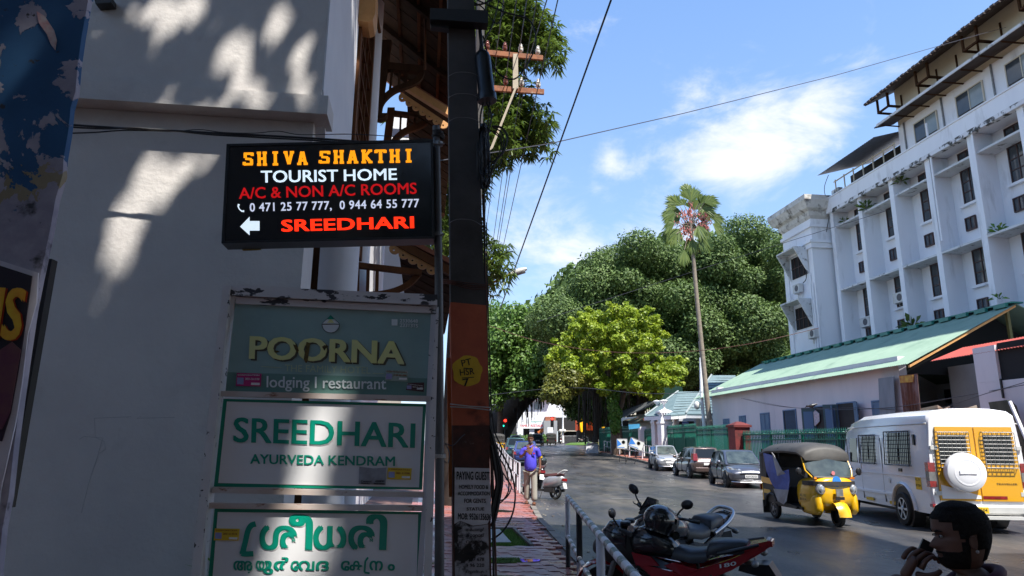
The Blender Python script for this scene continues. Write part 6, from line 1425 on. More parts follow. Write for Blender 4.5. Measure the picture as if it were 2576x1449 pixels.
def car(name, label, M_, paint, L=3.9, Wd=1.72, H=1.5, kind='hatch', rim='rim_dark', plate=None, group=None, glass='car_glass', lightsF='head_glass', grille=True, tail_hi=False):
    t = thing(name, label, 'car', M=M_, group=group); w = Wd/2; hb = {'box': .0}.get(kind, 0)
    sedan = kind == 'sedan'
    # stations rear -> front : x, zbottom, zwaist, zbelt, half width at waist, half width at belt, crown z
    zb = H*.62
    st = [(-L/2, .42, .60, .72, .78, .72, .74), (-L/2+.06, .28, .58, zb*.93, .90, .84, zb*.95), (-L/2+.3, .22, .58, zb*(.99), .97, .92, zb*1.0), (-L/4, .20, .58, zb, 1, .94, zb*1.01), (0, .20, .58, zb*.99, 1, .94, zb), (L*.18, .20, .58, zb*.98, 1, .93, zb*.99),
          (L*.24, .20, .58, zb*.96, 1, .91, zb*1.0), (L*.36, .2, .57, zb*.88, .98, .86, zb*.95), (L*.45, .22, .55, zb*.78, .92, .76, zb*.86), (L*.485, .26, .50, zb*.68, .84, .66, zb*.74), (L/2, .32, .46, .55, .74, .6, .58)]
    rings = []
    for x, z0, z1, z2, a, b, cz in st:
        r = [(x, w*a*.90, z0), (x, w*a*.985, z0+.10), (x, w*a, z1), (x, w*a*.985, z1+.10), (x, w*b, z2), (x, w*b*.5, (z2+cz)/2+.01), (x, 0, cz)]
        r2 = [(p[0], -p[1], p[2]) for p in r[-2::-1]]; rings.append(r+r2)
    body = MB().loft(rings).build('body', paint, t, smooth=38, local=True); body.modifiers.new('b', 'SUBSURF').levels = 1; body.modifiers['b'].render_levels = 1
    # greenhouse
    xr0, xr1 = (-L/2+.22, -L/2+.42) if not sedan else (-L/2+.72, -L/2+1.15)
    if kind == 'box': xr0, xr1 = -L/2+.12, -L/2+.22
    xf0, xf1 = L*.27, L*.075
    wb, wt = w*.90, w*.70; zr = H-.02
    B = [(xr0,-wb,zb-.02),(xf0,-wb*.96,zb-.03),(xf0,wb*.96,zb-.03),(xr0,wb,zb-.02)]; T = [(xr1,-wt,zr-.03),(xf1,-wt,zr-.02),(xf1,wt,zr-.02),(xr1,wt,zr-.03)]
    xm = (xr1+xf1)/2
    rr_ = []
    for (x0, z0, w0, x1, z1, w1) in ((xr0, zb-.02, wb, xr0, zb-.02, wb), ):
        pass
    cab = MB(); n_ = 9; secs = [(xr0,zb-.02,wb*.98,.0),(xr1,zr-.04,wt,.02),(xm,zr,wt*1.03,.03),(xf1,zr-.03,wt,.02),(xf0,zb-.03,wb*.95,.0)]
    ring = []
    top = [(xr1,-wt,zr-.04),(xm,-wt*1.03,zr-.01),(xf1,-wt,zr-.03),(xf1,wt,zr-.03),(xm,wt*1.03,zr-.01),(xr1,wt,zr-.04)]
    bot = [(xr0,-wb,zb-.05),((xr0+xf0)/2,-wb*1.01,zb-.05),(xf0,-wb*.97,zb-.05),(xf0,wb*.97,zb-.05),((xr0+xf0)/2,wb*1.01,zb-.05),(xr0,wb,zb-.05)]
    inn = [(p[0]*.0+xm+(p[0]-xm)*.72, p[1]*.7, zr+.015) for p in top]
    cab.loft([bot, top, inn]); c = cab.build('cabin', paint, t, smooth=30, local=True)
    bv = c.modifiers.new('b', 'BEVEL'); bv.width = .035; bv.segments = 2
    gl = M[glass]
    pane([B[1], B[2], T[2], T[1]], .06, .94, .06, .93, .012, 'windscreen', M['car_glass_pale'] if glass == 'car_glass' else gl, t)
    pane([B[3], B[0], T[0], T[3]], .10, .90, .14, .90, .012, 'rear_window', gl, t)
    for s in (0, 1):
        P = [B[0], B[1], T[1], T[0]] if s == 0 else [B[2], B[3], T[3], T[2]]
        for (a, b) in ((.07,.30),(.33,.60),(.63,.93)) if not s else ((.07,.37),(.40,.67),(.70,.93)):
            pane(P, a, b, .12, .88, .014, 'side_window', gl, t)
    # lights, grille, bumper, plates, mirrors, handles, sills
    for s in (-1, 1):
        m = MB(); m.hexa([(L*.497,s*w*.40,.60),(L*.445,s*w*.80,.64),(L*.36,s*w*.93,.74),(L*.47,s*w*.45,.66)], [(L*.487,s*w*.42,.69),(L*.43,s*w*.80,.77),(L*.345,s*w*.91,.82),(L*.455,s*w*.44,.74)]); m.build('headlight', M[lightsF], t, local=True, smooth=30)
        m = MB(); m.lathe([(.07,-.02),(.075,.0),(.05,.03)], (L*.475, s*w*.66, .38), 12, Matrix.Rotation(pi/2,4,'Y')); m.build('fog_lamp', M['head_glass'], t, local=True)
        zt = zb*.80 if not tail_hi else zb*1.0
        m = MB(); hh = .16 if not tail_hi else .34; m.hexa([(-L/2+.02,s*w*.62,zt-.1),(-L/2+.02,s*w*.90,zt-.1),(-L/2+.22,s*w*.975,zt-.06),(-L/2+.10,s*w*.66,zt-.08)], [(-L/2+.05,s*w*.66,zt-.1+hh),(-L/2+.06,s*w*.88,zt-.1+hh),(-L/2+.26,s*w*.93,zt-.06+hh*.9),(-L/2+.14,s*w*.66,zt-.06+hh*.9)]); m.build('tail_light', M['tail_red'], t, local=True)
        m = MB(); m.ell((L*.20, s*(w+.10), zb+.06), (.06,.10,.075), 10, 6); m.cbox((L*.20, s*(w*.95), zb+.02), (.05,.16,.04)); m.build('mirror', paint, t, local=True, smooth=40)
        for x in (-.15, -L*.25): m = MB(); m.cbox((x, s*(w*.985), zb-.12), (.18,.03,.03)); m.build('door_handle', paint, t, local=True)
        for x in (-L*.335, -L*.02, L*.19): m = MB(); m.cbox((x, s*(w*.955), .58), (.012,.085,.62)); m.build('door_seam', M['dull_black'], t, local=True)
        for x in (-L*.325, L*.325): m = MB(); m.lathe([(.36,-.06),(.36,.06)], (x, s*(w*.952-.03), .33), 26, RY); m.build('wheel_arch', M['dull_black'], t, local=True); wheel(t, x, s*(w*.97-.045), .30, .19, rim, s)
    m = MB(); m.hexa([(L*.485,-w*.42,.30),(L*.485,w*.42,.30),(L*.47,w*.42,.30),(L*.47,-w*.42,.30)], [(L*.502,-w*.5,.58),(L*.502,w*.5,.58),(L*.47,w*.5,.58),(L*.47,-w*.5,.58)]); m.build('grille', M['black_plastic'], t, local=True)
    m = MB(); m.tube([(L*.46,-w*.86,.25),(L*.495,-w*.5,.23),(L*.505,0,.23),(L*.495,w*.5,.23),(L*.46,w*.86,.25)], .022, 6); m.build('bumper_trim', M['steel'], t, local=True)
    m = MB(); m.box(-L/2-.03,-L/2+.12,-w*.80,w*.80,.30,.52); o = m.build('rear_bumper', paint if kind != 'box' else M['dull_black'], t, local=True); o.modifiers.new('b','BEVEL').width = .04
    p = MB(); p.box(L*.508,L*.513,-.25,.25,.40,.52); p.box(-L/2-.036,-L/2-.031,-.25,.25,.62,.74); p.build('number_plate', M['plate_white'], t, local=True)
    if plate: vtext(plate, M['ink'], t, Vector((L*.5145, -.22, .43)), Vector((0,1,0)), Vector((0,0,1)), .44, .065)
    m = MB(); m.ell((L*.46,0,.66),(.03,.06,.035),10,6); m.build('badge', M['steel'], t, local=True)
    m = MB(); m.lathe([(.15,-.01),(.17,.0),(.15,.01)], (L*.11,-w*.35,zb+.02), 16, Matrix.Rotation(pi/2-.4,4,'Y')); m.build('steering_wheel', M['dull_black'], t, local=True)
    return t
def vtext(body, mt, par, org, ux, uy, w, h, name='lettering', bold=.015):
    """flat print on a vehicle: org lower left corner, ux/uy directions, fitted to w x h"""
    cu = bpy.data.curves.new('t', 'FONT'); cu.body = body; cu.offset = bold; cu.resolution_u = 2
    o = bpy.data.objects.new('t', cu); COL.objects.link(o); bpy.context.view_layer.update()
    me = bpy.data.meshes.new_from_object(o.evaluated_get(bpy.context.evaluated_depsgraph_get())); bpy.data.objects.remove(o); bpy.data.curves.remove(cu)
    xs = [v.co.x for v in me.vertices]; x0, x1 = min(xs), max(xs)
    for v in me.vertices: v.co = org+ux*((v.co.x-x0)/(x1-x0)*w)+uy*(v.co.y/.73*h)
    me.materials.clear(); me.materials.append(mt); me.name = name; ob = bpy.data.objects.new(name, me); COL.objects.link(ob); ob.parent = par; return ob
def VM(x, y, heading, roll=0, z=None):
    """heading: direction the nose points, degrees from +X counter-clockwise"""
    return Matrix.Translation((x, y, gz(y) if z is None else z)) @ Matrix.Rotation(R(heading), 4, 'Z') @ Matrix.Rotation(R(roll), 4, 'X')
car('parked_car', 'grey hatchback with a white plate facing us, nearest of the three parked cars', VM(9.75, 30.3, -93), M['grey_paint'], 3.98, 1.74, 1.5, plate='KL01CK3123')
car('parked_car', 'brown hatchback seen from behind, parked between the silver and the grey car', VM(9.6, 36.3, 93), M['brown_paint'], 3.7, 1.65, 1.5, tail_hi=True, rim='steel')
car('parked_car', 'small silver hatchback farthest of the three cars parked by the railing', VM(9.2, 42.0, -92), M['silver_paint'], 3.4, 1.5, 1.42, kind='box', glass='car_glass_pale')
car('parked_car', 'dark blue saloon with red tail lights parked by the left pavement railing', VM(.95, 46, 91), M['blue_paint'], 4.2, 1.72, 1.5, kind='sedan', rim='steel', glass='car_glass_pale')
car('parked_car', 'dark teal hatchback with red tail lights just beyond the blue saloon', VM(.35, 53, 92), M['teal_paint'], 3.9, 1.7, 1.55)
car('car', 'black hatchback with lit brake lights driving away toward the junction', VM(3.6, 98, 93), M['black_paint'], 4.0, 1.75, 1.6, glass='car_glass_pale')
car('car', 'white car in the queue partly hidden beyond the blue saloon', VM(.6, 84, 90), M['van_white'], 3.9, 1.7, 1.45)
car('car', 'maroon red car waiting at far left behind the leaning fig trunk', VM(-2.3, 92, 90), M['red_paint'], 3.9, 1.7, 1.7)

# ---- auto rickshaw
def auto(label, M_, detail=True, bodycol='auto_yellow', black=False, group=None):
    t = thing('auto_rickshaw', label, 'auto rickshaw', M=M_, group=group); yl = M[bodycol]; bk = M['dull_black']
    # floor/body tub sides
    for s in (-1, 1):
        m = MB(); P = [(-1.15,s*.64,.38),(.35,s*.64,.30),(.40,s*.64,.36),(.0,s*.64,.40),(-.02,s*.64,.62),(-.25,s*.65,.80),(-1.18,s*.65,.86)]; m.prism(P, (0,-s*.04,0)); m.build('side_panel', bk, t, local=True)
        m = MB(); m.prism([(-1.19,s*.665,.80),(-.45,s*.665,.76),(-.45,s*.665,.89),(-1.2,s*.665,.94)], (0,-s*.03,0)); m.prism([(-1.1,s*.668,.56),(-.78,s*.668,.55),(-.78,s*.668,.64),(-1.1,s*.668,.65)], (0,-s*.03,0)); m.build('yellow_band', yl, t, local=True)
        wheel(t, -.75, s*.56, .215, .11, 'dull_steel', s, 5)
        m = MB(); m.tube([(-1.14,s*.66,.26)]+[(-.75-.31*cos(a), s*.665, .26+.31*sin(a)) for a in [0,.5,1,1.57,2.1,2.6]], .03, 6); m.cbox((-1.12,s*.6,.24),(.03,.2,.3)); m.build('mudguard', bk, t, local=True)
        m = MB(); m.tube([(.93,s*.50,1.0),(.80,s*.595,1.15),(.66,s*.58,1.45),(.60,s*.56,1.56)], .017, 8); m.build('windscreen_pillar', yl, t, local=True, smooth=40)
        m = MB(); m.tube([(-1.12,s*.63,.9),(-1.12,s*.63,1.6)], .025, 6); m.tube([(-.28,s*.64,.75),(-.30,s*.62,1.62)], .02, 6); m.build('frame_tube', bk, t, local=True)
    m = MB(); m.box(-1.15,.55,-.60,.60,.30,.36); m.build('floor', bk, t, local=True)
    m = MB(); m.box(-1.22,-1.17,-.64,.64,.35,1.0); m.build('tail_panel', bk if black else yl, t, local=True)
    m = MB(); m.box(-1.05,-.45,-.56,.56,.36,.72); m.box(-1.15,-1.0,-.56,.56,.7,1.15); m.build('rear_seat', M['seat_vinyl'], t, local=True)
    m = MB(); m.box(.0,.28,-.28,.28,.36,.74); m.build('driver_seat', M['seat_vinyl'], t, local=True)
    # canopy: arched
    rings = []
    for x, z, w in ((-1.28,1.50,.60),(-1.22,1.66,.66),(-.9,1.74,.67),(0,1.76,.66),(.55,1.73,.64),(.72,1.66,.62),(.78,1.60,.58)):
        rings.append([(x, w*cos(a), z-.20*(1-sin(a))) for a in [pi*k/10 for k in range(11)]]+[(x, -w*.97, z-.24), (x, w*.97, z-.24)])
    m = MB(); m.loft(rings); m.build('canopy', M['canvas'], t, local=True, smooth=50)
    m = MB(); m.box(-1.28,-1.2,-.62,.62,.95,1.5); m.build('rear_curtain', M['canvas'], t, local=True)
    if black: m = MB(); m.box(-1.29,-1.281,-.25,.25,1.2,1.42); m.build('rear_window', M['car_glass_pale'], t, local=True)
    for s in (-1, 1):
        m = MB(); m.prism([(-1.26,s*.655,.9),(-.95,s*.655,.9),(-.92,s*.64,1.52),(-1.26,s*.64,1.52)], (0,-s*.02,0)); m.build('side_curtain', M['canvas'], t, local=True)
        m = MB(); m.box(-1.3,-1.25,s*.6-.07,s*.6+.07,.62,.76); m.build('tail_light', M['tail_red'], t, local=True)
    # front cowl
    rings = []
    for x, wz, z0, z1 in ((.34,.57,.28,.99),(.60,.58,.28,1.02),(.84,.57,.30,1.03),(.98,.53,.34,1.02),(1.05,.45,.42,1.0),(1.09,.34,.52,.96)):
        k = 20; e_ = lambda v: math.copysign(abs(v)**.6, v); rings.append([(x, wz*e_(cos(a)), (z0+z1)/2+(z1-z0)/2*e_(sin(a))) for a in [2*pi*i/k for i in range(k)]])
    m = MB(); m.loft(rings); m.build('front_cowl', yl, t, local=True, smooth=50)
    m = MB(); P = [(.62,-.588),(.86,-.575),(.99,-.53),(1.065,-.45),(1.105,-.33),(1.125,-.1),(1.125,.1),(1.105,.33),(1.065,.45),(.99,.53),(.86,.575),(.62,.588)]
    for (a, b), (c, d) in zip(P, P[1:]): m.hexa([(a,b,.84),(c,d,.84),(c-.03,d*.96,.84),(a-.03,b*.96,.84)], [(a-.01,b,.93),(c-.01,d,.93),(c-.04,d*.96,.93),(a-.04,b*.96,.93)])
    m.build('cowl_band', bk, t, local=True)
    for s in (-1, 1):
        m = MB(); rg = []; e_ = lambda v: math.copysign(abs(v)**.55, v)
        for x, w_, zc_, h_ in ((.45,.12,.44,.20),(.75,.12,.44,.22),(.96,.115,.45,.22),(1.03,.09,.47,.19),(1.06,.04,.50,.12)): rg.append([(x, s*.44+w_*e_(cos(a)), zc_+h_*e_(sin(a))) for a in [2*pi*i/14 for i in range(14)]])
        m.loft(rg); m.build('knee_guard', yl, t, local=True, smooth=50)
        m = MB(); m.lathe([(.105,-.05),(.115,.0),(.10,.03)], (1.06,s*.40,.77), 18, Matrix.Rotation(pi/2,4,'Y')); h = m.build('headlight', M['steel'], t, local=True, smooth=30)
        m = MB(); m.lathe([(.09,.025),(.07,.05),(.01,.06)], (1.06,s*.40,.77), 16, Matrix.Rotation(pi/2,4,'Y')); m.build('lens', M['head_glass'], h, local=True, smooth=50)
        m = MB(); m.cbox((.965,s*.46,1.0),(.05,.14,.045), -s*.5); m.build('indicator', M['indicator'], t, local=True)
        m = MB(); m.tube([(.80,s*.60,1.0),(.82,s*.72,1.06),(.82,s*.76,1.12)], .012, 5); m.ell((.82,s*.77,1.13),(.03,.075,.085),10,7); m.build('mirror', M['black_plastic'], t, local=True)
    # windscreen
    m = MB(); P = [(.955,-.46,1.02),(.955,.46,1.02),(.80,.575,1.2),(.64,.555,1.52),(.64,-.555,1.52),(.80,-.575,1.2)]; m.add([(x, y, z) for x, y, z in P]+[(1.0,0,1.02),(.70,0,1.54)], [(0,6,7,4,5),(6,1,2,3,7)]); m.build('windscreen', M['car_glass_pale'], t, local=True, smooth=60)
    m = MB(); m.tube([(.955,-.47,1.01),(1.01,0,1.01),(.955,.47,1.01)], .022, 6); m.tube([(.66,-.55,1.50),(.73,0,1.53),(.66,.55,1.50)], .03, 6); m.build('windscreen_rim', bk, t, local=True)
    m = MB(); m.tube([(.675,-.55,1.47),(.745,0,1.50),(.675,.55,1.47)], .012, 5); m.build('red_line', M['tail_red'], t, local=True)
    m = MB(); m.lathe([(.11,-.008),(.11,.008)], (1.09,0,.93), 20, Matrix.Rotation(pi/2,4,'Y')); m.build('round_sticker', mat('sky_blue', (.03,.22,.65)), t, local=True)
    m = MB(); m.lathe([(.045,-.004),(.045,.004)], (.985,.0,1.10), 14, Matrix.Rotation(pi/2,4,'Y')); m.build('windscreen_badge', mat('pink_badge', (.6,.2,.22)), t, local=True)
    m = MB(); m.cbox((1.155,0,.70),(.03,.17,.15)); m.build('horn_grille', M['dull_steel'], t, local=True); m = MB(); m.cbox((1.16,0,.585),(.02,.22,.06)); m.build('badge_plate', M['black_plastic'], t, local=True)
    # front wheel, fork and fender
    wheel(t, 1.02, 0, .215, .11, 'dull_steel', 1, 5)
    rg = []
    for a_ in [-.5, 0, .5, 1.0, 1.5, 2.0, 2.5, 3.0]:
        c_ = (1.02+.29*cos(a_), .215+.29*sin(a_)); rg.append([(c_[0]+.03*cos(a_)*(1 if abs(y_) < .1 else 0), y_, c_[1]+.05*sin(a_)*(1-abs(y_)/.18)) for y_ in (-.15,-.1,0,.1,.15)]+[(c_[0]-.03*cos(a_), y_, c_[1]-.03*sin(a_)) for y_ in (.14,-.14)])
    m = MB(); m.loft(rg[1:]); m.build('front_fender', yl, t, local=True, smooth=60)
    m = MB(); m.tube([(1.02,.10,.22),(.98,.10,.5),(.9,.04,.62)], .025, 6); m.build('fork', bk, t, local=True)
    if detail:
        # tarpaulin gathered on the doorway side and driver
        for nm, mt_, P in (('blue_tarpaulin','tarp_blue',[(-.98,1.50),(-.50,1.45),(-.25,1.05),(.22,1.15),(.26,.92),(.20,.70),(-.30,.55),(-.62,.80),(-.80,1.05)]), ('grey_tarpaulin','tarp_grey',[(-.50,1.52),(-.36,1.45),(.0,1.12),(.10,1.05),(-.28,.98)]), ('grey_tarpaulin','tarp_grey',[(-.55,.68),(.20,.70),(.10,.45),(-.12,.36),(-.35,.42)])):
            m = MB(); n = len(P); m.prism([(x, -.675-.02*((i*7) % 3)-(.02 if nm[0]=='g' else 0), z) for i, (x, z) in enumerate(P)], (0,.012,0)); m.build(nm, M[mt_], t, local=True)
        vtext('KL 01', M['ink'], t, Vector((.62,-.664,.60)), Vector((1,0,0)), Vector((0,0,1)), .22, .055); vtext('BK9214', M['ink'], t, Vector((.60,-.664,.52)), Vector((1,0,0)), Vector((0,0,1)), .26, .055)
    return t
auto('yellow and black auto rickshaw with blue tarpaulin passing the white van', VM(6.9, 16.3, -84) @ Matrix.Diagonal((1, .9, 1, 1)))
auto('black-backed auto rickshaw with small rear window waiting at the junction', VM(5.75, 100, 92), False, black=True, bodycol='dull_black')
auto('yellow and grey auto rickshaw at far left beside the railing', VM(-1.25, 68, 92), False)
auto('yellow auto rickshaw crossing the junction in front of the dark gate', VM(16.3, 116, 178), False)

# ---- white van
def van():
    L, w, H = 5.6, .95, 2.45; t = thing('van', 'white van with yellow rear doors, window grilles and round spare wheel cover', 'van', M=VM(9.75, 17.1, 84.5)); wt = M['van_white']
    rings = []
    st = [(-L/2,.40,.96,.94,.88,.82,H-.30,H-.05),(-L/2+.05,.34,1,.97,.92,.86,H-.27,H),(-1.0,.34,1,.98,.93,.88,H-.25,H+.02),(.6,.34,1,.98,.93,.88,H-.26,H+.01),(1.4,.34,1,.97,.90,.72,H-.33,H-.06),(1.72,.34,1,.95,.86,.55,H-.42,H-.30)]
    for x, z0, a, b, c, d, zs, zt in st:
        r = [(x, w*a*.97, z0), (x, w*a, z0+.35), (x, w*a, 1.05), (x, w*b, 1.6), (x, w*c, zs), (x, w*(c*.6+d*.4), zs+.13), (x, w*d*.9, zt-.05), (x, w*d*.5, zt), (x, 0, zt+.01)]
        rings.append(r+[(p[0], -p[1], p[2]) for p in r[-2::-1]])
    m = MB(); m.loft(rings); m.build('body', wt, t, local=True, smooth=35)
    m = MB(); rg = []
    for x, z0, zt, a in ((1.70,.34,1.95,.97),(1.95,.34,1.55,.96),(2.2,.36,1.18,.93),(2.6,.4,1.0,.85),(2.78,.5,.85,.72)): rg.append([(x,w*a,z0),(x,w*a,(z0+zt)/2),(x,w*a*.88,zt),(x,-w*a*.88,zt),(x,-w*a,(z0+zt)/2),(x,-w*a,z0)])
    m.loft(rg); m.build('bonnet', wt, t, local=True, smooth=40)
    m = MB(); m.quad((1.78,w*.80,2.0),(1.78,-w*.80,2.0),(2.22,-w*.84,1.25),(2.22,w*.84,1.25)); m.build('windscreen', M['car_glass'], t, local=True)
    yl = w
    # near (left) side: seams, belt line, sliding-door panel, windows with grilles
    for s in (1, -1):
        for x in (1.45, .62, -.62): m = MB(); m.cbox((x, s*w*.992, 1.15), (.008,.02,1.45)); m.build('door_seam', M['dull_steel'], t, local=True)
        m = MB(); m.cbox((-.5, s*(w+.004), 1.06), (4.3,.018,.022)); m.cbox((.2, s*(w+.012), .62), (2.6,.03,.05)); m.build('side_moulding', wt, t, local=True)
        for (x0, x1, z0, z1, nm) in ((.85,1.30,1.28,1.88,'cab'),(-.28,.52,1.30,1.92,'a'),(-2.05,-.95,1.30,1.98,'b')):
            lean = lambda z: w*(1-.02*(z-1.05)/.55) if z < 1.6 else w*.98-(z-1.6)*.07*1.2
            f = MB(); f.hexa([(x0,s*(lean(z0)-.02),z0),(x1,s*(lean(z0)-.02),z0),(x1,s*(lean(z0)+.008),z0),(x0,s*(lean(z0)+.008),z0)], [(x0,s*(lean(z1)-.02),z1),(x1,s*(lean(z1)-.02),z1),(x1,s*(lean(z1)+.008),z1),(x0,s*(lean(z1)+.008),z1)]); wd = f.build('window', M['car_glass'], t, local=True)
            if nm != 'cab':
                g = MB(); off = .06
                nx = int((x1-x0+.1)/.085); nz = 8
                for k in range(nx+1): xx = x0-.04+(x1-x0+.08)*k/nx; g.tube([(xx, s*(lean(z0)+.01), z0-.04), (xx, s*(lean(z0)+off), z0-.02), (xx, s*(lean(z1)+off), z1+.02), (xx, s*(lean(z1)+.01), z1+.04)], .005, 4)
                for k in range(nz+1): z = z0-.02+(z1-z0+.04)*k/nz; g.tube([(x0-.05, s*(lean(z)+.01), z), (x0-.04, s*(lean(z)+off), z), (x1+.04, s*(lean(z)+off), z), (x1+.05, s*(lean(z)+.01), z)], .005, 4)
                gr = g.build('window_grille', M['black_plastic'], wd, local=True)
                g = MB(); g.tube([(x0-.05,s*(lean(z0)+off),z0-.03),(x1+.05,s*(lean(z0)+off),z0-.03),(x1+.05,s*(lean(z1)+off),z1+.03),(x0-.05,s*(lean(z1)+off),z1+.03),(x0-.05,s*(lean(z0)+off),z0-.03)], .012, 6); g.build('grille_frame', M['black_plastic'], wd, local=True)
                m = MB(); m.cbox(((x0+x1)/2, s*(lean(1.6)+.010), (z0+z1)/2), (.03,.01,z1-z0)); m.build('window_bar', M['black_plastic'], wd, local=True)
        for x in (.25, -1.05): m = MB(); m.cbox((x, s*(w+.006), .43), (.42,.012,.07)); m.build('reflective_strip', M['plate_yellow'], t, local=True)
        m = MB(); m.tube([(-L/2+.02,s*w*.935,H-.30),(1.4,s*w*.93,H-.31),(1.72,s*w*.90,H-.40)], .014, 5); m.build('roof_gutter', M['ac_white'], t, local=True)
        for x, z, a, b in ((1.3,1.12,.13,.05),(-1.55,1.17,.15,.07),(-2.28,1.82,.07,.22)): m = MB(); m.cbox((x, s*w*(1.003 if z < 1.5 else .985), z), (a,.03,b)); m.build('door_handle' if z < 1.5 else 'air_vent', M['black_plastic'], t, local=True)
        m = MB(); m.lathe([(.055,-.01),(.06,.0),(.04,.01)], (-.95,s*(w+.003),.92), 14, RY); m.build('fuel_cap', M['steel'], t, local=True)
        for x in (-1.55, 1.95):
            m = MB(); m.lathe([(.45,-.12),(.45,.12)], (x, s*(w-.115), .38), 30, RY); m.build('wheel_arch', M['dull_black'], t, local=True)
            m = MB(); m.tube([(x-.52*cos(a), s*(w+.0), .36+.52*sin(a)) for a in [pi*k/14 for k in range(15)]], .045, 6); m.build('arch_flare', wt, t, local=True, smooth=60)
            wheel(t, x, s*(w-.055), .35, .22, 'steel', s, 6)
        # rear corner: lights, hinges
        for k, (z0, z1, mt_) in enumerate(((1.18,1.36,'tail_red'),(1.00,1.175,'dull_steel'),(.88,.995,'tail_red'))):
            m = MB(); m.box(-L/2-.015,-L/2+.13,min(s*(w-.13),s*(w+.004)),max(s*(w-.13),s*(w+.004)),z0,z1); m.build('tail_light', M[mt_], t, local=True)
        for z in (.72, 1.62): m = MB(); m.box(-L/2-.04,-L/2+.02,min(s*(w*.78),s*(w*.92)),max(s*(w*.78),s*(w*.92)),z,z+.08); m.build('hinge', M['ac_white'], t, local=True)
        m = MB(); m.cbox((-L/2+.03,s*(w-.02),.52),(.12,.06,.06)); m.build('side_reflector', M['tail_red'], t, local=True)
    m = MB(); m.cbox((-2.32, w+.004, .93), (.24,.012,.26)); o = m.build('number_panel', M['plate_yellow'], t, local=True); vtext('KL 01', M['ink'], o, Vector((-2.22,w+.0115,.98)), Vector((-1,0,0)), Vector((0,0,1)), .19, .05); vtext('BT 7504', M['ink'], o, Vector((-2.22,w+.0115,.86)), Vector((-1,0,0)), Vector((0,0,1)), .2, .05)
    # rear: two yellow doors
    X = -L/2-.004
    for s in (1, -1):
        a, b = sorted((s*.012, s*w*.84)); m = MB(); P = [(X, a, .62), (X, b, .62), (X, b*(.97 if s > 0 else 1), 1.5), (X, b*(.93 if s > 0 else 1), 2.08), (X, a*(.93 if s < 0 else 1), 2.08), (X, a*(.97 if s < 0 else 1), 1.5)]
        m.prism(P, (-.03,0,0)); d = m.build('rear_door', M['yellow_paint'], t, local=True, smooth=30)
        cy = s*w*.46; hw = .27
        P = [(cy-hw,1.34),(cy+hw,1.34),(cy+hw,1.92),(cy-hw,1.92)]; m = MB(); m.box(X-.04,X-.03,cy-hw,cy+hw,1.34,1.92); wd = m.build('window', M['car_glass'], d, local=True)
        g = MB()
        for k in range(8): y_ = cy-hw-.03+(2*hw+.06)*k/7; g.tube([(X-.035,y_,1.26),(X-.10,y_,1.28),(X-.10,y_,1.97),(X-.035,y_,1.99)], .007, 4)
        for k in range(10): z = 1.27+.70*k/9; g.tube([(X-.035,cy-hw-.04,z),(X-.10,cy-hw-.03,z),(X-.10,cy+hw+.03,z),(X-.035,cy+hw+.04,z)], .007, 4)
        g.build('window_grille', M['dull_steel'], d, local=True)
    m = MB(); m.box(X-.005,X,-w*.84,w*.84,.56,.615); m.build('door_base', wt, t, local=True)
    m = MB(); m.prism([(X-.034,.02,.66),(X-.034,w*.80,.66),(X-.034,w*.80,.93),(X-.034,.02,.72)], (-.003,0,0)); m.build('white_patch', wt, t, local=True)
    m = MB(); m.box(X-.036,X-.033,-w*.5,-.02,.66,.72); m.build('red_stripe', M['tail_red'], t, local=True)
    m = MB(); m.lathe([(.36,-.10),(.385,-.07),(.39,.0),(.37,.07),(.30,.10),(.15,.112),(.01,.115)], (X-.16,.10+w*.24,1.18), 36, Matrix.Rotation(-pi/2,4,'Y')); o = m.build('spare_wheel_cover', M['van_white'], t, local=True, smooth=50)
    m = MB(); m.lathe([(.26,.0),(.26,.012),(.235,.014),(.235,.002)], (X-.255,.10+w*.24,1.18), 36, Matrix.Rotation(-pi/2,4,'Y')); m.build('cover_ring', M['van_white'], o, local=True, smooth=50)
    m = MB(); m.box(X-.285,X-.27,.10+w*.24-.16,.10+w*.24+.16,1.15,1.22); m.build('cover_badge', M['van_white'], o, local=True)
    m = MB(); m.box(X-.10,X+.02,-w*.98,w*.98,.36,.55); o = m.build('rear_bumper', M['ac_white'], t, local=True); o.modifiers.new('b','BEVEL').width = .04
    m = MB(); m.box(X-.16,X-.08,-w*.7,w*.7,.28,.34); m.build('rear_step', M['ac_white'], t, local=True)
    m = MB(); m.box(X-.108,X-.103,-.05,.52,.39,.51); o = m.build('number_plate', M['plate_yellow'], t, local=True); vtext('KL 01 BT 7504', M['ink'], o, Vector((X-.109,.50,.42)), Vector((0,-1,0)), Vector((0,0,1)), .52, .065)
    m = MB(); m.cbox((X-.05,-.04,1.22),(.03,.16,.035)); m.build('door_handle', M['steel'], t, local=True)
    vtext('TRAVELLER', M['ink'], t, Vector((X-.037,-.30,.94)), Vector((0,-1,0)), Vector((0,0,1)), .4, .035); vtext('SwiftTrip', M['tail_red'], t, Vector((X-.037,-.32,.78)), Vector((0,-1,0)), Vector((0,0,1)), .34, .05) if False else None
    m = MB(); m.box(-2.6,2.4,-.6,.6,.22,.36); m.build('chassis', M['dull_black'], t, local=True)
    m = MB(); m.cbox((1.75,w+.12,1.42),(.06,.16,.24)); m.build('mirror', M['black_plastic'], t, local=True)
van()

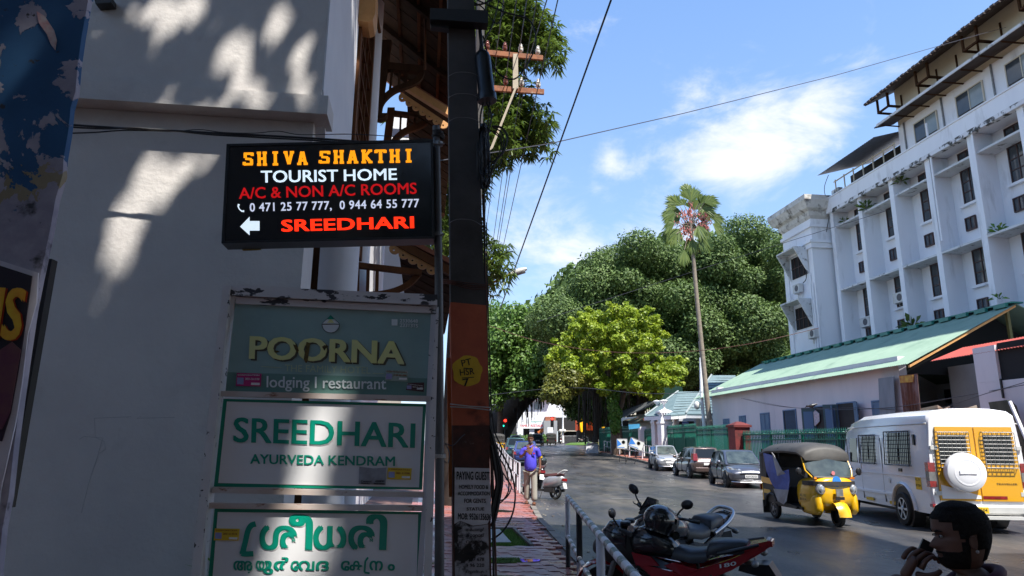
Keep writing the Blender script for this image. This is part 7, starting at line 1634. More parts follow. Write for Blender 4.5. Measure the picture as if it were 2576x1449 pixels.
# ---- motorcycles
def tyre(par, x, r=.30, w=.10, name='wheel'):
    m = MB(); m.lathe([(r*.78,-w*.4),(r*.9,-w/2),(r*.98,-w*.3),(r,0),(r*.98,w*.3),(r*.9,w/2),(r*.78,w*.4)], (x,0,r), 32, RY, False); t = m.build(name, M['rubber'], par, local=True, smooth=40)
    m = MB(); n = 30
    for k in range(n):
        a, b = 2*pi*k/n, 2*pi*(k+1)/n; P = lambda q_, r_, y: (x+cos(q_)*r_, y, r+sin(q_)*r_)
        m.hexa([P(a,r*.70,-w*.3),P(b,r*.70,-w*.3),P(b,r*.79,-w*.3),P(a,r*.79,-w*.3)], [P(a,r*.70,w*.3),P(b,r*.70,w*.3),P(b,r*.79,w*.3),P(a,r*.79,w*.3)])
    for k in range(6):
        a = 2*pi*k/6; m.cbox((x+cos(a)*r*.38,0,r+sin(a)*r*.38),(r*.72,.03,.03),0,0,-a)
    m.lathe([(.05,-.06),(.05,.06)], (x,0,r), 12, RY); m.build('rim', M['rim_dark'], t, local=True); return t
def motorcycle(label, M_, col, mirror=True, grab=False, fair='black_paint'):
    red = col == 'red_paint'
    t = thing('motorcycle', label, 'motorcycle', M=M_); c = M[col]; bk = M['black_plastic']
    tyre(t, .66, .30, .09); tyre(t, -.64, .30, .11)
    m = MB(); m.tube([(.66,.10,.30),(.50,.10,.72),(.42,.09,.92)], .028, 8); m.tube([(.66,-.10,.30),(.50,-.10,.72),(.42,-.09,.92)], .028, 8); m.build('fork', M['dull_steel'], t, local=True, smooth=60)
    rg = []
    for k in range(10):
        a = -.15+k*.28; cx, cz = .66+.345*cos(a), .30+.345*sin(a); rg.append([(cx+.03*cos(a)*(1-abs(y_)/.08), y_, cz+.03*sin(a)*(1-abs(y_)/.08)) for y_ in (-.075,-.05,0,.05,.075)]+[(cx-.012*cos(a), y_, cz-.012*sin(a)) for y_ in (.065,-.065)])
    m = MB(); m.loft(rg); m.build('front_mudguard', c, t, local=True, smooth=60)
    # engine, frame, exhaust
    m = MB(); m.tube([(.40,0,.85),(.15,0,.45),(-.20,0,.30),(-.35,0,.45),(-.30,0,.72),(.35,0,.80)], .025, 8); m.build('frame', bk, t, local=True)
    m = MB(); m.cbox((.05,0,.40),(.34,.24,.26)); m.cbox((.12,0,.58),(.18,.20,.2),0,0,-.3)
    for k in range(6): m.cbox((.12+.012*k,0,.50+.032*k),(.24,.24,.012),0,0,-.3)
    m.lathe([(.12,-.16),(.12,.16)], (-.05,0,.38), 18, RY); m.build('engine', M['dull_black'], t, local=True)
    m = MB(); m.tube([(.2,-.12,.45),(.25,-.14,.28),(-.1,-.15,.22),(-.35,-.16,.25),(-.9,-.19,.36)], [.022,.022,.025,.05,.055], 12); m.build('exhaust', M['dull_steel'], t, local=True, smooth=50)
    m = MB(); m.tube([(-.30,0,.36),(-.64,.09,.30)], .03, 6); m.tube([(-.30,0,.36),(-.64,-.09,.30)], .03, 6); m.build('swing_arm', M['dull_black'], t, local=True)
    for s in (-1, 1):
        m = MB(); P = [Vector((-.60,s*.13,.34)), Vector((-.46,s*.13,.66))]; m.tube(P, .022, 8)
        for k in range(9): q_ = P[0].lerp(P[1], .15+k*.085); m.lathe([(.036,-.008),(.036,.008)], q_, 10)
        m.build('shock_absorber', M['dull_black'], t, local=True)
    # tank
    rg = []
    for x, w_, zt, zb_ in ((.36,.07,.92,.76),(.30,.13,1.00,.74),(.18,.165,1.04,.74),(.04,.16,1.02,.74),(-.08,.12,.94,.74),(-.14,.07,.87,.75)):
        rg.append([(x, w_*cos(a)*(1.0 if sin(a) < 0 else .95), (zt+zb_)/2+(zt-zb_)/2*sin(a)) for a in [2*pi*k/14 for k in range(14)]])
    m = MB(); m.loft(rg); m.build('fuel_tank', M['black_paint'] , t, local=True, smooth=60)
    m = MB(); m.lathe([(.05,0),(.05,.01),(.02,.014)], (.15,0,1.035), 14); m.build('fuel_cap', M['steel'], t, local=True, smooth=30)
    # seat in two humps
    rg = []
    for x, w_, zt in ((-.08,.09,.84),(-.16,.12,.85),(-.28,.14,.835),(-.40,.145,.85),(-.44,.14,.87)): rg.append([(x,w_,zt-.09),(x,w_*1.02,zt-.04),(x,w_*.8,zt),(x,w_*.3,zt+.015),(x,-w_*.3,zt+.015),(x,-w_*.8,zt),(x,-w_*1.02,zt-.04),(x,-w_,zt-.09)])
    m = MB(); m.loft(rg); m.build('rider_seat', M['seat_vinyl'], t, local=True, smooth=50)
    rg = []
    for x, w_, zt in ((-.445,.135,.90),(-.47,.135,.935),(-.60,.125,.95),(-.75,.105,.955),(-.80,.08,.945)): rg.append([(x,w_,zt-.10),(x,w_*1.02,zt-.04),(x,w_*.8,zt),(x,w_*.3,zt+.012),(x,-w_*.3,zt+.012),(x,-w_*.8,zt),(x,-w_*1.02,zt-.04),(x,-w_,zt-.10)])
    m = MB(); m.loft(rg); m.build('pillion_seat', M['seat_vinyl'], t, local=True, smooth=50)
    # side and tail panels
    for s in (-1, 1):
        m = MB(); P = [(-.02,s*.14,.70),(-.12,s*.15,.74),(-.34,s*.15,.70),(-.62,s*.14,.80),(-.98,s*.07,.96),(-.96,s*.06,.90),(-.66,s*.14,.72),(-.40,s*.15,.60),(-.20,s*.15,.62)]; m.prism(P, (0,-s*.02,0)); m.build('tail_panel', c, t, local=True)
        m = MB(); P = [(.26,s*.15,.70),(-.10,s*.16,.66),(-.30,s*.15,.58),(-.16,s*.16,.50),(.06,s*.165,.56)]; m.prism(P, (0,-s*.02,0)); m.build('side_panel', c, t, local=True)
        m = MB(); P = [(.30,s*.155,.80),(.10,s*.17,.78),(.02,s*.165,.70),(.26,s*.155,.68)]; m.prism(P, (0,-s*.02,0)); m.build('tank_shroud', c, t, local=True)
        if not grab: m = MB(); m.tube([(-.55,s*.15,.86),(-.70,s*.17,.90),(-.92,s*.13,.96)], [.016,.02,.012], 8); m.build('grab_rail', bk, t, local=True, smooth=50)
        m = MB(); m.tube([(-.86,s*.05,.84),(-.88,s*.16,.82)], .01, 5); m.ell((-.885,s*.19,.81),(.035,.045,.03),10,6); m.build('indicator', M['dull_steel'], t, local=True, smooth=60)
    if grab: m = MB(); m.tube(smooth_path([(-.52,.15,.80),(-.78,.15,.90),(-.95,.11,1.0),(-.99,0,1.02),(-.95,-.11,1.0),(-.78,-.15,.90),(-.52,-.15,.80)], 4), .02, 8); m.build('grab_rail', M['steel'], t, local=True, smooth=50)
    m = MB(); m.loft([[(-.78,.10,.80),(-.78,.10,.93),(-.78,-.10,.93),(-.78,-.10,.80)], [(-1.0,.05,.93),(-1.0,.05,.985),(-1.0,-.05,.985),(-1.0,-.05,.93)]]); m.build('tail_cone', c, t, local=True)
    m = MB(); m.box(-1.02,-.99,-.05,.05,.93,.98); m.build('tail_light', M['tail_red'], t, local=True)
    for y_ in (-.035, .0, .035): m = MB(); m.cbox((-.985,y_,.99),(.03,.018,.008)); m.build('lamp_stripe', M['white_print'], t, local=True)
    m = MB(); m.prism([(-.72,-.08,.76),(-.98,-.07,.78),(-1.18,-.06,.44),(-1.14,-.06,.42),(-.92,-.08,.66),(-.7,-.08,.70)], (0,.15,0)); m.build('rear_mudguard', bk, t, local=True)
    # headlamp fairing, handlebar, mirrors
    rg = []
    for x, w_, zt, zb_ in ((.36,.15,1.02,.74),(.46,.17,1.07,.76),(.56,.15,1.06,.74),(.66,.10,.96,.72),(.72,.04,.84,.74)):
        rg.append([(x, w_*cos(a), (zt+zb_)/2+(zt-zb_)/2*sin(a)) for a in [2*pi*k/14 for k in range(14)]])
    m = MB(); m.loft(rg); m.build('headlamp_fairing', M[fair], t, local=True, smooth=60)
    m = MB(); m.ell((.665,0,.85),(.06,.10,.075),14,8); m.build('headlight', M['head_glass'], t, local=True, smooth=60)
    if not red: m = MB(); m.prism([(.40,-.12,1.02),(.40,.12,1.02),(.58,.09,1.06),(.50,.06,1.20),(.50,-.06,1.20),(.58,-.09,1.06)], (.012,0,.0)); m.loft([[(.60,.09,1.03),(.60,-.09,1.03),(.59,-.09,1.02),(.59,.09,1.02)], [(.48,.06,1.19),(.48,-.06,1.19),(.47,-.06,1.185),(.47,.06,1.185)]]); m.build('fly_screen', M['car_glass'], t, local=True)
    m = MB(); m.tube([(.20,.38,1.03),(.34,.30,1.05),(.42,.12,1.02),(.42,-.12,1.02),(.34,-.30,1.05),(.20,-.38,1.03)], .014, 8); h = m.build('handlebar', M['dull_black'], t, local=True, smooth=60)
    for s in (-1, 1):
        m = MB(); m.tube([(.29,s*.325,1.045),(.19,s*.385,1.03)], .021, 8); m.build('grip', M['rubber'], h, local=True)
        m = MB(); m.tube([(.36,s*.27,1.05),(.33,s*.36,1.05),(.27,s*.42,1.05)], .007, 5); m.build('brake_lever', M['dull_black'], h, local=True)
        if red and s < 0: continue
        m = MB(); m.tube([(.38,s*.22,1.05),(.40,s*.28,1.13),(.39,s*.32,1.18)], .009, 6); m.ell((.385,s*.345,1.21),(.025,.075,.048),12,8, Matrix.Rotation(s*.35,4,'X')); m.build('mirror', bk, h, local=True, smooth=60)
    m = MB(); m.lathe([(.05,0),(.055,.03),(.04,.04)], (.38,.05,1.03), 12); m.lathe([(.05,0),(.055,.03),(.04,.04)], (.38,-.06,1.03), 12); m.build('instruments', bk, t, local=True)
    m = MB(); m.tube([(-.05,.14,.3),(-.12,.30,.02)], .014, 6); m.build('side_stand', M['dull_black'], t, local=True)
    return t
mt1 = motorcycle('red and black motorcycle leaning by the pavement railing, nearest vehicle', VM(1.46, 6.6, 148, -8) @ Matrix.Scale(.92, 4), 'red_paint')
vtext('180', M['white_print'], mt1, Vector((-.56,.161,.735)), Vector((-1,0,.28)).normalized(), Vector((0,0,1)), .16, .035)
mt2 = motorcycle('black motorcycle with silver grab rail parked just behind the red one', VM(1.66, 7.65, 222, -10) @ Matrix.Scale(.96, 4), 'black_paint', grab=True)
# big fairing cover seen at the front of the red one
m = MB(); rg = []
for x, w_, zt, zb_ in ((.25,.08,.86,.66),(.40,.16,1.0,.62),(.55,.17,1.02,.62),(.66,.13,.96,.66),(.76,.06,.84,.72)): rg.append([(x, w_*cos(a), (zt+zb_)/2+(zt-zb_)/2*sin(a)) for a in [2*pi*k/14 for k in range(14)]])
m.loft(rg); m.build('leg_shield', M['dull_black'], mt1, local=True, smooth=60)
# helmet on the handlebar
hp = at(1662, 1308, 6.5); t = thing('helmet', 'black full-face helmet with clear visor resting on the red motorcycle', 'helmet', M=Matrix.Translation(hp) @ Matrix.Rotation(R(20), 4, 'Z') @ Matrix.Rotation(R(18), 4, 'Y'))
m = MB(); rg = []
for k in range(13):
    a = pi*k/12; z = -cos(a)*.135; r_ = sin(a)*.145 if k else .0; r_ = max(r_, .001) if z > -.06 else max(.11, r_)
    rg.append([(r_*cos(b)*1.12, r_*sin(b)*.95, z) for b in [2*pi*i/24 for i in range(24)]])
m.loft(rg[2:]); m.build('shell', M['black_paint'], t, local=True, smooth=60)
m = MB(); rg = []
for z, f in ((-.035,1.0),(-.01,1.04),(.03,1.045),(.055,1.0)): rg.append([(.165*f*cos(b)*.99, .142*f*sin(b), z) for b in [-1.05+2.1*i/12 for i in range(13)]])
m.loft(rg, caps=False, closed=False); m.build('visor', M['car_glass_pale'], t, local=True, smooth=60)
m = MB(); m.tube([(.06,.137,-.03),(.06,.145,-.03)], .025, 12); m.tube([(.06,-.137,-.03),(.06,-.145,-.03)], .025, 12); m.build('visor_hinge', M['dull_black'], t, local=True)
m = MB(); m.tube([(.13,.09,-.09),(.17,0,-.095),(.13,-.09,-.09)], .035, 8); m.build('chin_bar', M['black_paint'], t, local=True, smooth=60)

# ---- scooter by the walking man
def scooter(label, M_, col='silver_paint', grp=None):
    t = thing('scooter', label, 'scooter', M=M_, group=grp); c = M[col]; tyre(t, -.60, .24, .11); tyre(t, .62, .24, .09)
    rg = []
    for x, w_, zt, zb_ in ((-.95,.05,.74,.66),(-.85,.14,.80,.50),(-.65,.19,.80,.40),(-.40,.20,.78,.34),(-.18,.16,.72,.34),(-.08,.1,.6,.34)): rg.append([(x, w_*cos(a), (zt+zb_)/2+(zt-zb_)/2*max(-1,min(1,1.2*sin(a)))) for a in [2*pi*k/14 for k in range(14)]])
    m = MB(); m.loft(rg); m.build('rear_body', c, t, local=True, smooth=60)
    rg = []
    for x, w_, zt in ((-.88,.10,.86),(-.7,.14,.88),(-.45,.14,.85),(-.2,.12,.83),(-.10,.08,.80)): rg.append([(x,w_,zt-.08),(x,w_*.8,zt),(x,-w_*.8,zt),(x,-w_,zt-.08)])
    m = MB(); m.loft(rg); m.build('seat', M['seat_maroon'], t, local=True, smooth=40)
    m = MB(); m.tube(smooth_path([(-.75,.14,.84),(-.95,.12,.96),(-1.0,0,.98),(-.95,-.12,.96),(-.75,-.14,.84)], 3), .022, 8); m.build('grab_rail', M['ac_white'], t, local=True, smooth=50)
    m = MB(); m.box(-.12,.40,-.17,.17,.26,.32); m.build('footboard', M['dull_black'], t, local=True)
    m = MB(); rg = []
    for x, w_, z in ((.38,.18,.28),(.44,.21,.55),(.46,.20,.80),(.42,.12,.98)): rg.append([(x,w_,z),(x+.07,w_*.6,z),(x+.09,0,z),(x+.07,-w_*.6,z),(x,-w_,z),(x-.04,0,z)])
    m.loft(rg); m.build('leg_shield', c, t, local=True, smooth=50)
    m = MB(); m.ell((.45,0,1.03),(.13,.13,.09),14,8); m.tube([(.38,.36,1.06),(.42,.12,1.05),(.42,-.12,1.05),(.38,-.36,1.06)], .016, 6); m.build('handlebar', c, t, local=True, smooth=50)
    for s in (-1, 1): m = MB(); m.tube([(.40,s*.22,1.06),(.42,s*.28,1.2),(.42,s*.30,1.24)], .008, 5); m.ell((.42,s*.31,1.28),(.02,.07,.05),10,7); m.build('mirror', M['black_plastic'], t, local=True, smooth=50)
    m = MB(); m.ell((.64,0,.44),(.26,.09,.10),14,8); m.build('front_mudguard', c, t, local=True, smooth=60)
    m = MB(); m.cbox((-.95,0,.66),(.06,.22,.09)); m.build('tail_light', M['tail_red'], t, local=True); m = MB(); m.prism([(-.96,-.09,.56),(-1.02,-.09,.38),(-1.0,-.09,.37),(-.93,-.09,.55)], (0,.18,0)); m.build('number_plate', M['plate_white'], t, local=True)
    m = MB(); m.cbox((-.42,.12,.30),(.4,.12,.16)); m.tube([(-.3,-.15,.25),(-.85,-.17,.32)], .05, 10); m.build('engine', M['dull_black'], t, local=True, smooth=40); m = MB(); m.tube([(-.1,.1,.28),(-.12,.24,.0)], .012, 5); m.build('side_stand', M['dull_black'], t, local=True)
    return t
scooter('white and silver scooter parked at the kerb behind the walking man', VM(.98, 22.4, 140, 6) @ Matrix.Scale(.9, 4))
scooter('dark scooter parked beyond the silver scooter, its mirror and helmet showing', VM(.98, 27.5, 100, 5), 'black_paint')
t = thing('helmet', 'black helmet with yellow sticker resting on the dark scooter behind the walking man', 'helmet', at(1364, 1160, 22.5)); m = MB(); m.ell((0,0,0),(.15,.13,.14),16,10); m.build('shell', M['black_paint'], t, local=True, smooth=60); m = MB(); m.ell((0,0,.03),(.152,.132,.10),16,10); m.build('visor', M['car_glass_pale'], t, local=True, smooth=60) ; m = MB(); m.cbox((-.06,-.1,.13),(.12,.04,.06)); m.build('sticker', M['plate_yellow'], t, local=True)
scooter('scooter facing away among vehicles along the left kerb, behind the railing', VM(-.35, 58, 92), 'dull_black')
# ================================================================ RAILINGS
def striped(m_list, a, b, r, seg, cols, par, name='rail'):
    a, b = Vector(a), Vector(b); n = max(1, int(round((b-a).length/seg))); P = []
    for k in range(n+1): P.append(a.lerp(b, k/n))
    o = MB().tube(P, r, 10).build(name, M[cols[0]], par, smooth=60); o.data.materials.append(M[cols[1]])
    for f in o.data.polygons: f.material_index = min(f.index//10, n-1) % 2
def rail_post(par, p, h, r, flip=False, split=.5, both=('pipe_white','pipe_black')):
    a, b = (both[1], both[0]) if flip else both; p = Vector(p); z = h*split
    MB().cyl(p, p+Vector((0,0,z)), r, n=12).build('post', M[b], par, smooth=60); MB().cyl(p+Vector((0,0,z)), p+Vector((0,0,h)), r, n=12).build('post', M[a], par, smooth=60)
nr = thing('pipe_railing', 'near white and green pipe railing in front of the motorcycles', 'railing', (.7, 6, .15))
P0 = Vector((.735, 9.15, 1.0)); P1 = Vector((.70, 3.75, .93))
striped(None, P0, P1, .030, .17, ['pipe_white','pipe_green'], nr); striped(None, Vector((.735,9.15,.52)), Vector((.70,3.9,.46)), .026, .19, ['pipe_white','pipe_green'], nr)
rail_post(nr, (.735,9.13,.12), .88, .030, False, .45); rail_post(nr, (.728,7.55,.12), .86, .032, True, .40); rail_post(nr, (.72,5.75,.12), .84, .034, False, .45); rail_post(nr, (.705,4.3,.12), .82, .034, True)
m = MB(); P = [Vector((.72+.06*cos(k*.5)*(1+.2*sin(k)), 5.72+.05*sin(k*.5), .42+.006*sin(k*1.7)+.0008*k)) for k in range(70)]+[Vector((.76,5.75,.7)), Vector((.74,5.7,.95))]; m.tube(P, .003, 4); m.build('string', M['pale_wire'], nr)
# line of low posts and rails along the left pavement
lr = thing('pipe_railing', 'row of black and white pipe railings running away along the left kerb', 'railing', (.2, 30, .15))
y = 22.6; k = 0
while y < 62:
    x = kerbL(y)-.22; z = gz(y)+.13; rail_post(lr, (x, y, z), .95, .032, k % 3 == 1, .5 if k % 3 == 1 else .0001 if k % 3 == 0 else .5); 
    if k % 4 != 3: x2 = kerbL(y+1.45)-.22; striped(None, (x,y,z+.93), (x2,y+1.45,gz(y+1.45)+.13+.93), .024, .3, ['pipe_white','pipe_black'], lr); striped(None, (x,y,z+.5), (x2,y+1.45,gz(y+1.45)+.13+.5), .02, .3, ['pipe_white','pipe_black'], lr)
    y += 1.45; k += 1
# right-hand railing with boards
rrl = thing('pipe_railing', 'white and black pipe railing along the far right pavement left of the cars', 'railing', (8.9, 52, gz(52)))
pts = [(kerbR(y)+.55, y, gz(y)+.15) for y in [44.5+2.0*k for k in range(12)]]
for k, p in enumerate(pts): rail_post(rrl, p, 1.0 if k % 3 else 1.15, .045, False, .0001 if k % 2 else .45)
for a, b in zip(pts, pts[1:]): 
    for h in (.97, .5): striped(None, Vector(a)+Vector((0,0,h)), Vector(b)+Vector((0,0,h)), .03, .25, ['pipe_white','pipe_black'], rrl)
# direction boards with blue triangle
mk('board_white', (.66,.68,.64), (.6,.62,.58), 2, .5); mk('board_blue2', (.03,.18,.55), None, rough=.5)
def board(u, v, Y, w, h, rot, label):
    p = at(u, v, Y); t = thing('notice_board', label, 'notice board', M=Matrix.Translation(p) @ Matrix.Rotation(rot, 4, 'Y')); MB().box(-w/2,w/2,0,.04,-h/2,h/2).build('board', M['board_white'], t, local=True)
    MB().prism([(-w*.46,-.004,h*.42),(-w*.46,-.004,-h*.30),(-w*.05,-.004,-h*.05),(-w*.25,-.004,h*.2)], (0,.003,0)).build('blue_triangle', M['board_blue2'], t, local=True)
    m = MB(); m.lathe([(.13,-.002),(.13,.002),(.105,.002),(.105,-.002)], (w*.12,-.004,h*.14), 18, RY); m.build('round_mark', M['dull_steel'], t, local=True)
    for a, b, c, d in ((-w/2,w/2,-h/2,-h/2+.04),(-w/2,w/2,h/2-.04,h/2),(-w/2,-w/2+.04,-h/2,h/2),(w/2-.04,w/2,-h/2,h/2)): MB().box(a,b,-.012,.05,c,d).build('frame', M['dull_steel'], t, local=True)
    o = MB().box(-w*.46,w*.2,-.005,-.002,-h*.38,-h*.32).build('blue_strip', M['board_blue2'], t, local=True)
    vtext('LIBRARY', M['board_blue2'], t, Vector((-w*.44,-.008,-h*.30)), Vector((1,0,0)), Vector((0,0,1)), w*.5, h*.12) if False else None
    for s in (-.3, .3): MB().tube([(s*w,.02,-h/2),(s*w*.9,.05,-h/2-1.35)], .022, 6).build('leg', M['dull_black'], t, local=True)
    return t
board(1565, 1116, 49, .78, .72, 0, 'upright white board with blue triangle, left one of the two by the railing')
board(1601, 1117, 47, 1.0, .66, R(20), 'tilted white board with blue triangle, right one of the two by the railing')
# vendor's cart with tarpaulin
ct = thing('street_cart', 'small street cart with blue board top and grey plastic sheet at the far kerb', 'cart', M=VM(7.75, 66, 80))
MB().box(-1.0,1.0,-.55,.55,.75,.82).build('table_top', mat('cart_blue', (.05,.25,.35), (.4,.3,.1), 3, .6), ct, local=True)
for x in (-.9,.9):
    for y in (-.5,.5): MB().box(x-.03,x+.03,y-.03,y+.03,0,1.3 if x > 0 else .75).build('leg', M['dull_steel'], ct, local=True)
m = MB(); m.loft([[(-1.3,-.4,1.0),(-1.3,.4,1.0),(-1.3,.4,.9)], [(-1.1,-.5,.9),(-1.1,.5,.9),(-1.1,.5,.3)], [(-1.5,-.6,.05),(-1.6,.6,.05),(-1.6,.6,.0)]]); m.build('plastic_sheet', M['tarp_grey'], ct, local=True)
for k in range(9): MB().cbox((rr.uniform(-.8,.8), rr.uniform(-.4,.4), .90+rr.uniform(0,.05)), (.3,.25,.14), rr.uniform(0,1)).build('packet', mat('packet', (.6,.45,.05), (.1,.3,.3), 9, .5) if k == 0 else bpy.data.materials['packet'], ct, local=True)

# ================================================================ FAR END OF THE STREET
def farb(name, label, u, Y, cat='building'): return thing(name, label, cat, gpt(u, Y))
def fbox(par, name, mt, u0, v0, u1, v1, Y, d, dy=0):
    """block whose front face spans the given sight lines at depth Y"""
    a, b, c, e = at(u0, v1, Y), at(u1, v1, Y), at(u1, v0, Y), at(u0, v0, Y); dd = Vector((0, d, 0)); return MB().prism([a, b, c, e], dd).build(name, mt if not isinstance(mt, str) else M[mt], par)
r1 = farb('restaurant', 'white restaurant building with red lettered signboard at the junction', 1350, 126)
fbox(r1, 'upper_storey', 'white_plaster', 1316, 950, 1386, 1064, 124, 10)
fbox(r1, 'ground_storey', 'dark_room', 1318, 1064, 1385, 1120, 126, 8)
fbox(r1, 'signboard', 'white_paint', 1304, 1056, 1386, 1078, 123.2, .4); letters('FAMILY RESTAURANT', mat('sign_red', (.5,.02,.03)), r1, 'y', 122.0-.9, ((1308,1074),(1382,1074)), 6.5, .03, M_=Matrix.Identity(4)) 
letters('Annapoorna', M['green_letter'], r1, 'y', 121.1, ((1336,1063),(1362,1062)), 5, .02, M_=Matrix.Identity(4))
for u0, v0, u1, v1 in ((1345,1010,1362,1030),(1300,1008,1326,1030),(1332,965,1356,985),(1365,962,1375,985)): fbox(r1, 'window', 'pale_glass', u0, v0, u1, v1, 123.9, .05)
fbox(r1, 'balcony', 'white_paint', 1305, 988, 1386, 1004, 123.0, .8); 
for v in (994, 1000): fbox(r1, 'balcony_rail', 'dull_steel', 1320, v, 1360, v+1, 122.9, .05)
for u in (1284, 1338, 1384): fbox(r1, 'column', 'white_paint', u-6, 1076, u+6, 1122, 123.5, .6)
fbox(r1, 'side_wall', 'white_plaster', 1386, 985, 1425, 1050, 128, 8); fbox(r1, 'window_band', 'dark_room', 1386, 1002, 1415, 1008, 127.9, .1)
MB().prism([at(1352,1086,120), at(1378,1068,120), at(1378,1078,120), at(1356,1092,120)], (0,1.5,0)).build('orange_awning', M['orange_paint'], r1)
c1 = farb('shop_building', 'low white building with red lettering behind the fig trunk at far left', 1265, 122); fbox(c1, 'wall', 'white_plaster', 1232, 985, 1302, 1125, 122, 8); fbox(c1, 'shopfront', 'dark_room', 1235, 1035, 1300, 1120, 121.9, .05)
letters('Chirag', mat('sign_red2', (.6,.02,.02)), c1, 'y', 121.8, ((1262,1010),(1290,1010)), 9, .03, M_=Matrix.Identity(4)); MB().tube([at(1260,1014,121.8), at(1300,1014,121.8)], .1, 4).build('sign_rail', M['dull_steel'], c1)
d1 = farb('canopy_building', 'long dark grey canopy building with glass gate across the junction', 1430, 122)
fbox(d1, 'canopy', 'dull_black', 1404, 1050, 1470, 1083, 121, 6); fbox(d1, 'back_wall', 'dark_room', 1404, 1083, 1520, 1118, 126, .5); fbox(d1, 'side_wing', 'grey_wall', 1368, 1058, 1402, 1113, 119, 8); fbox(d1, 'tile_roof', 'tile_red', 1372, 1048, 1398, 1058, 120, 6)
fbox(d1, 'beam', 'cream', 1405, 1083, 1470, 1085, 120.8, .3); fbox(d1, 'post', 'cream', 1410, 1085, 1414, 1116, 120.8, .3); fbox(d1, 'post', 'white_paint', 1471, 1090, 1480, 1116, 119, .6)
m = MB()
for k in range(44): a = at(1414+k*1.3, 1113, 119.5); b = at(1414+k*1.3, 1096, 119.5); m.tube([a, b], .025, 4)
m.tube([at(1412,1097,119.5), at(1472,1097,119.5)], .05, 4); o = m.build('gate_bars', M['dull_steel'], d1); o['kind'] = 'stuff'
s1 = farb('orange_shop', 'orange shopfront with round yellow signs partly hidden by foliage', 1500, 112)
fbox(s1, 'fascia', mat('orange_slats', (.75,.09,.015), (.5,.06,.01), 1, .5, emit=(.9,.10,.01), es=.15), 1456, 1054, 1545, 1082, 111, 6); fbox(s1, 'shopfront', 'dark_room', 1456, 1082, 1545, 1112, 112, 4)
for k in range(7): fbox(s1, 'slat', 'sign_frame_black', 1456, 1057+k*3.6, 1543, 1057.8+k*3.6, 110.9, .08)
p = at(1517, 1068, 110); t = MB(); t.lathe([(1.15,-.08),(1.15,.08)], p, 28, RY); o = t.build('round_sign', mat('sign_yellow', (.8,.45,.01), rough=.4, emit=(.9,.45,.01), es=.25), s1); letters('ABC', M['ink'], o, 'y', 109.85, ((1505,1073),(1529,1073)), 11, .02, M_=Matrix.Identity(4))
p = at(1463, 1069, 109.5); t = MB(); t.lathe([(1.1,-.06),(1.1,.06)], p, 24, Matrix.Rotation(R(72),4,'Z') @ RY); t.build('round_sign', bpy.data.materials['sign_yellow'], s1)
fbox(s1, 'awning', 'roof_red', 1510, 1083, 1545, 1090, 109.5, 1.5)
b1 = farb('roof_sign', 'orange and dark rooftop sign with white lettering above the canopy roof', 1470, 118, 'sign'); fbox(b1, 'orange_square', 'orange_paint', 1457, 1023, 1465, 1040, 118, .3); fbox(b1, 'dark_board', 'grey_wall', 1465, 1026, 1494, 1040, 118, .3); letters('CASA', M['white_print'], b1, 'y', 117.9, ((1467,1038),(1492,1038)), 8, .03, M_=Matrix.Identity(4))
for u in (1457, 1480): MB().tube([at(u,1040,118.1), at(u,1054,118.1)], .05, 5).build('support', M['dull_steel'], b1)
# traffic lights
def tlight(u, Y, v0, v1, lit, label):
    p = gpt(u, Y); t = thing('traffic_light', label, 'traffic light', p); MB().tube([p, at(u, v1, Y)], .07, 8).build('pole', M['green_letter'], t)
    MB().prism([at(u-4,v1+2,Y), at(u+4,v1+2,Y), at(u+4,v0,Y), at(u-4,v0,Y)], (0,.25,0)).build('signal_box', M['black_plastic'], t); n = 3; h = (v1-v0)/n
    for k in range(n):
        c = at(u, v0+h*(k+.5), Y-.02); m = MB(); m.lathe([(.20,-.05),(.20,.05)], c, 14, RY); m.build('lamp', M[lit[k]], t)
    return t
mk('lamp_red', (.9,.03,.02), None, emit=(1,.03,.015), es=2.2); mk('lamp_cyan', (.1,.9,.7), None, emit=(.02,1,.6), es=2.0); mk('lamp_off', (.015,.015,.015), None, rough=.3)
tlight(1389, 112, 1048, 1080, ('lamp_red','lamp_off','lamp_off'), 'tall traffic light showing red beside the restaurant')
p = thing('traffic_light', 'overhead traffic signal with red lamp and green arrow under the fig tree', 'traffic light', gpt(1268, 100)); c = at(1271,1058,88); m = MB(); m.lathe([(.18,-.05),(.18,.05)], c, 14, RY); m.build('red_lamp', M['lamp_red'], p)
c = at(1263,1071,88); MB().prism([c+Vector((-.28,0,0)), c+Vector((0,0,-.22)), c+Vector((0,0,-.07)), c+Vector((.26,0,-.07)), c+Vector((.26,0,.07)), c+Vector((0,0,.07)), c+Vector((0,0,.22))], (0,.05,0)).build('green_arrow', M['lamp_cyan'], p)
MB().prism([at(1257,1080,88.2), at(1277,1080,88.2), at(1277,1050,88.2), at(1257,1050,88.2)], (0,.2,0)).build('signal_box', M['black_plastic'], p); MB().tube([at(1270,1080,88.3), Vector((at(1270,1080,88.3).x, 88.3, gz(88)))], .08, 6).build('pole', M['dull_black'], p)
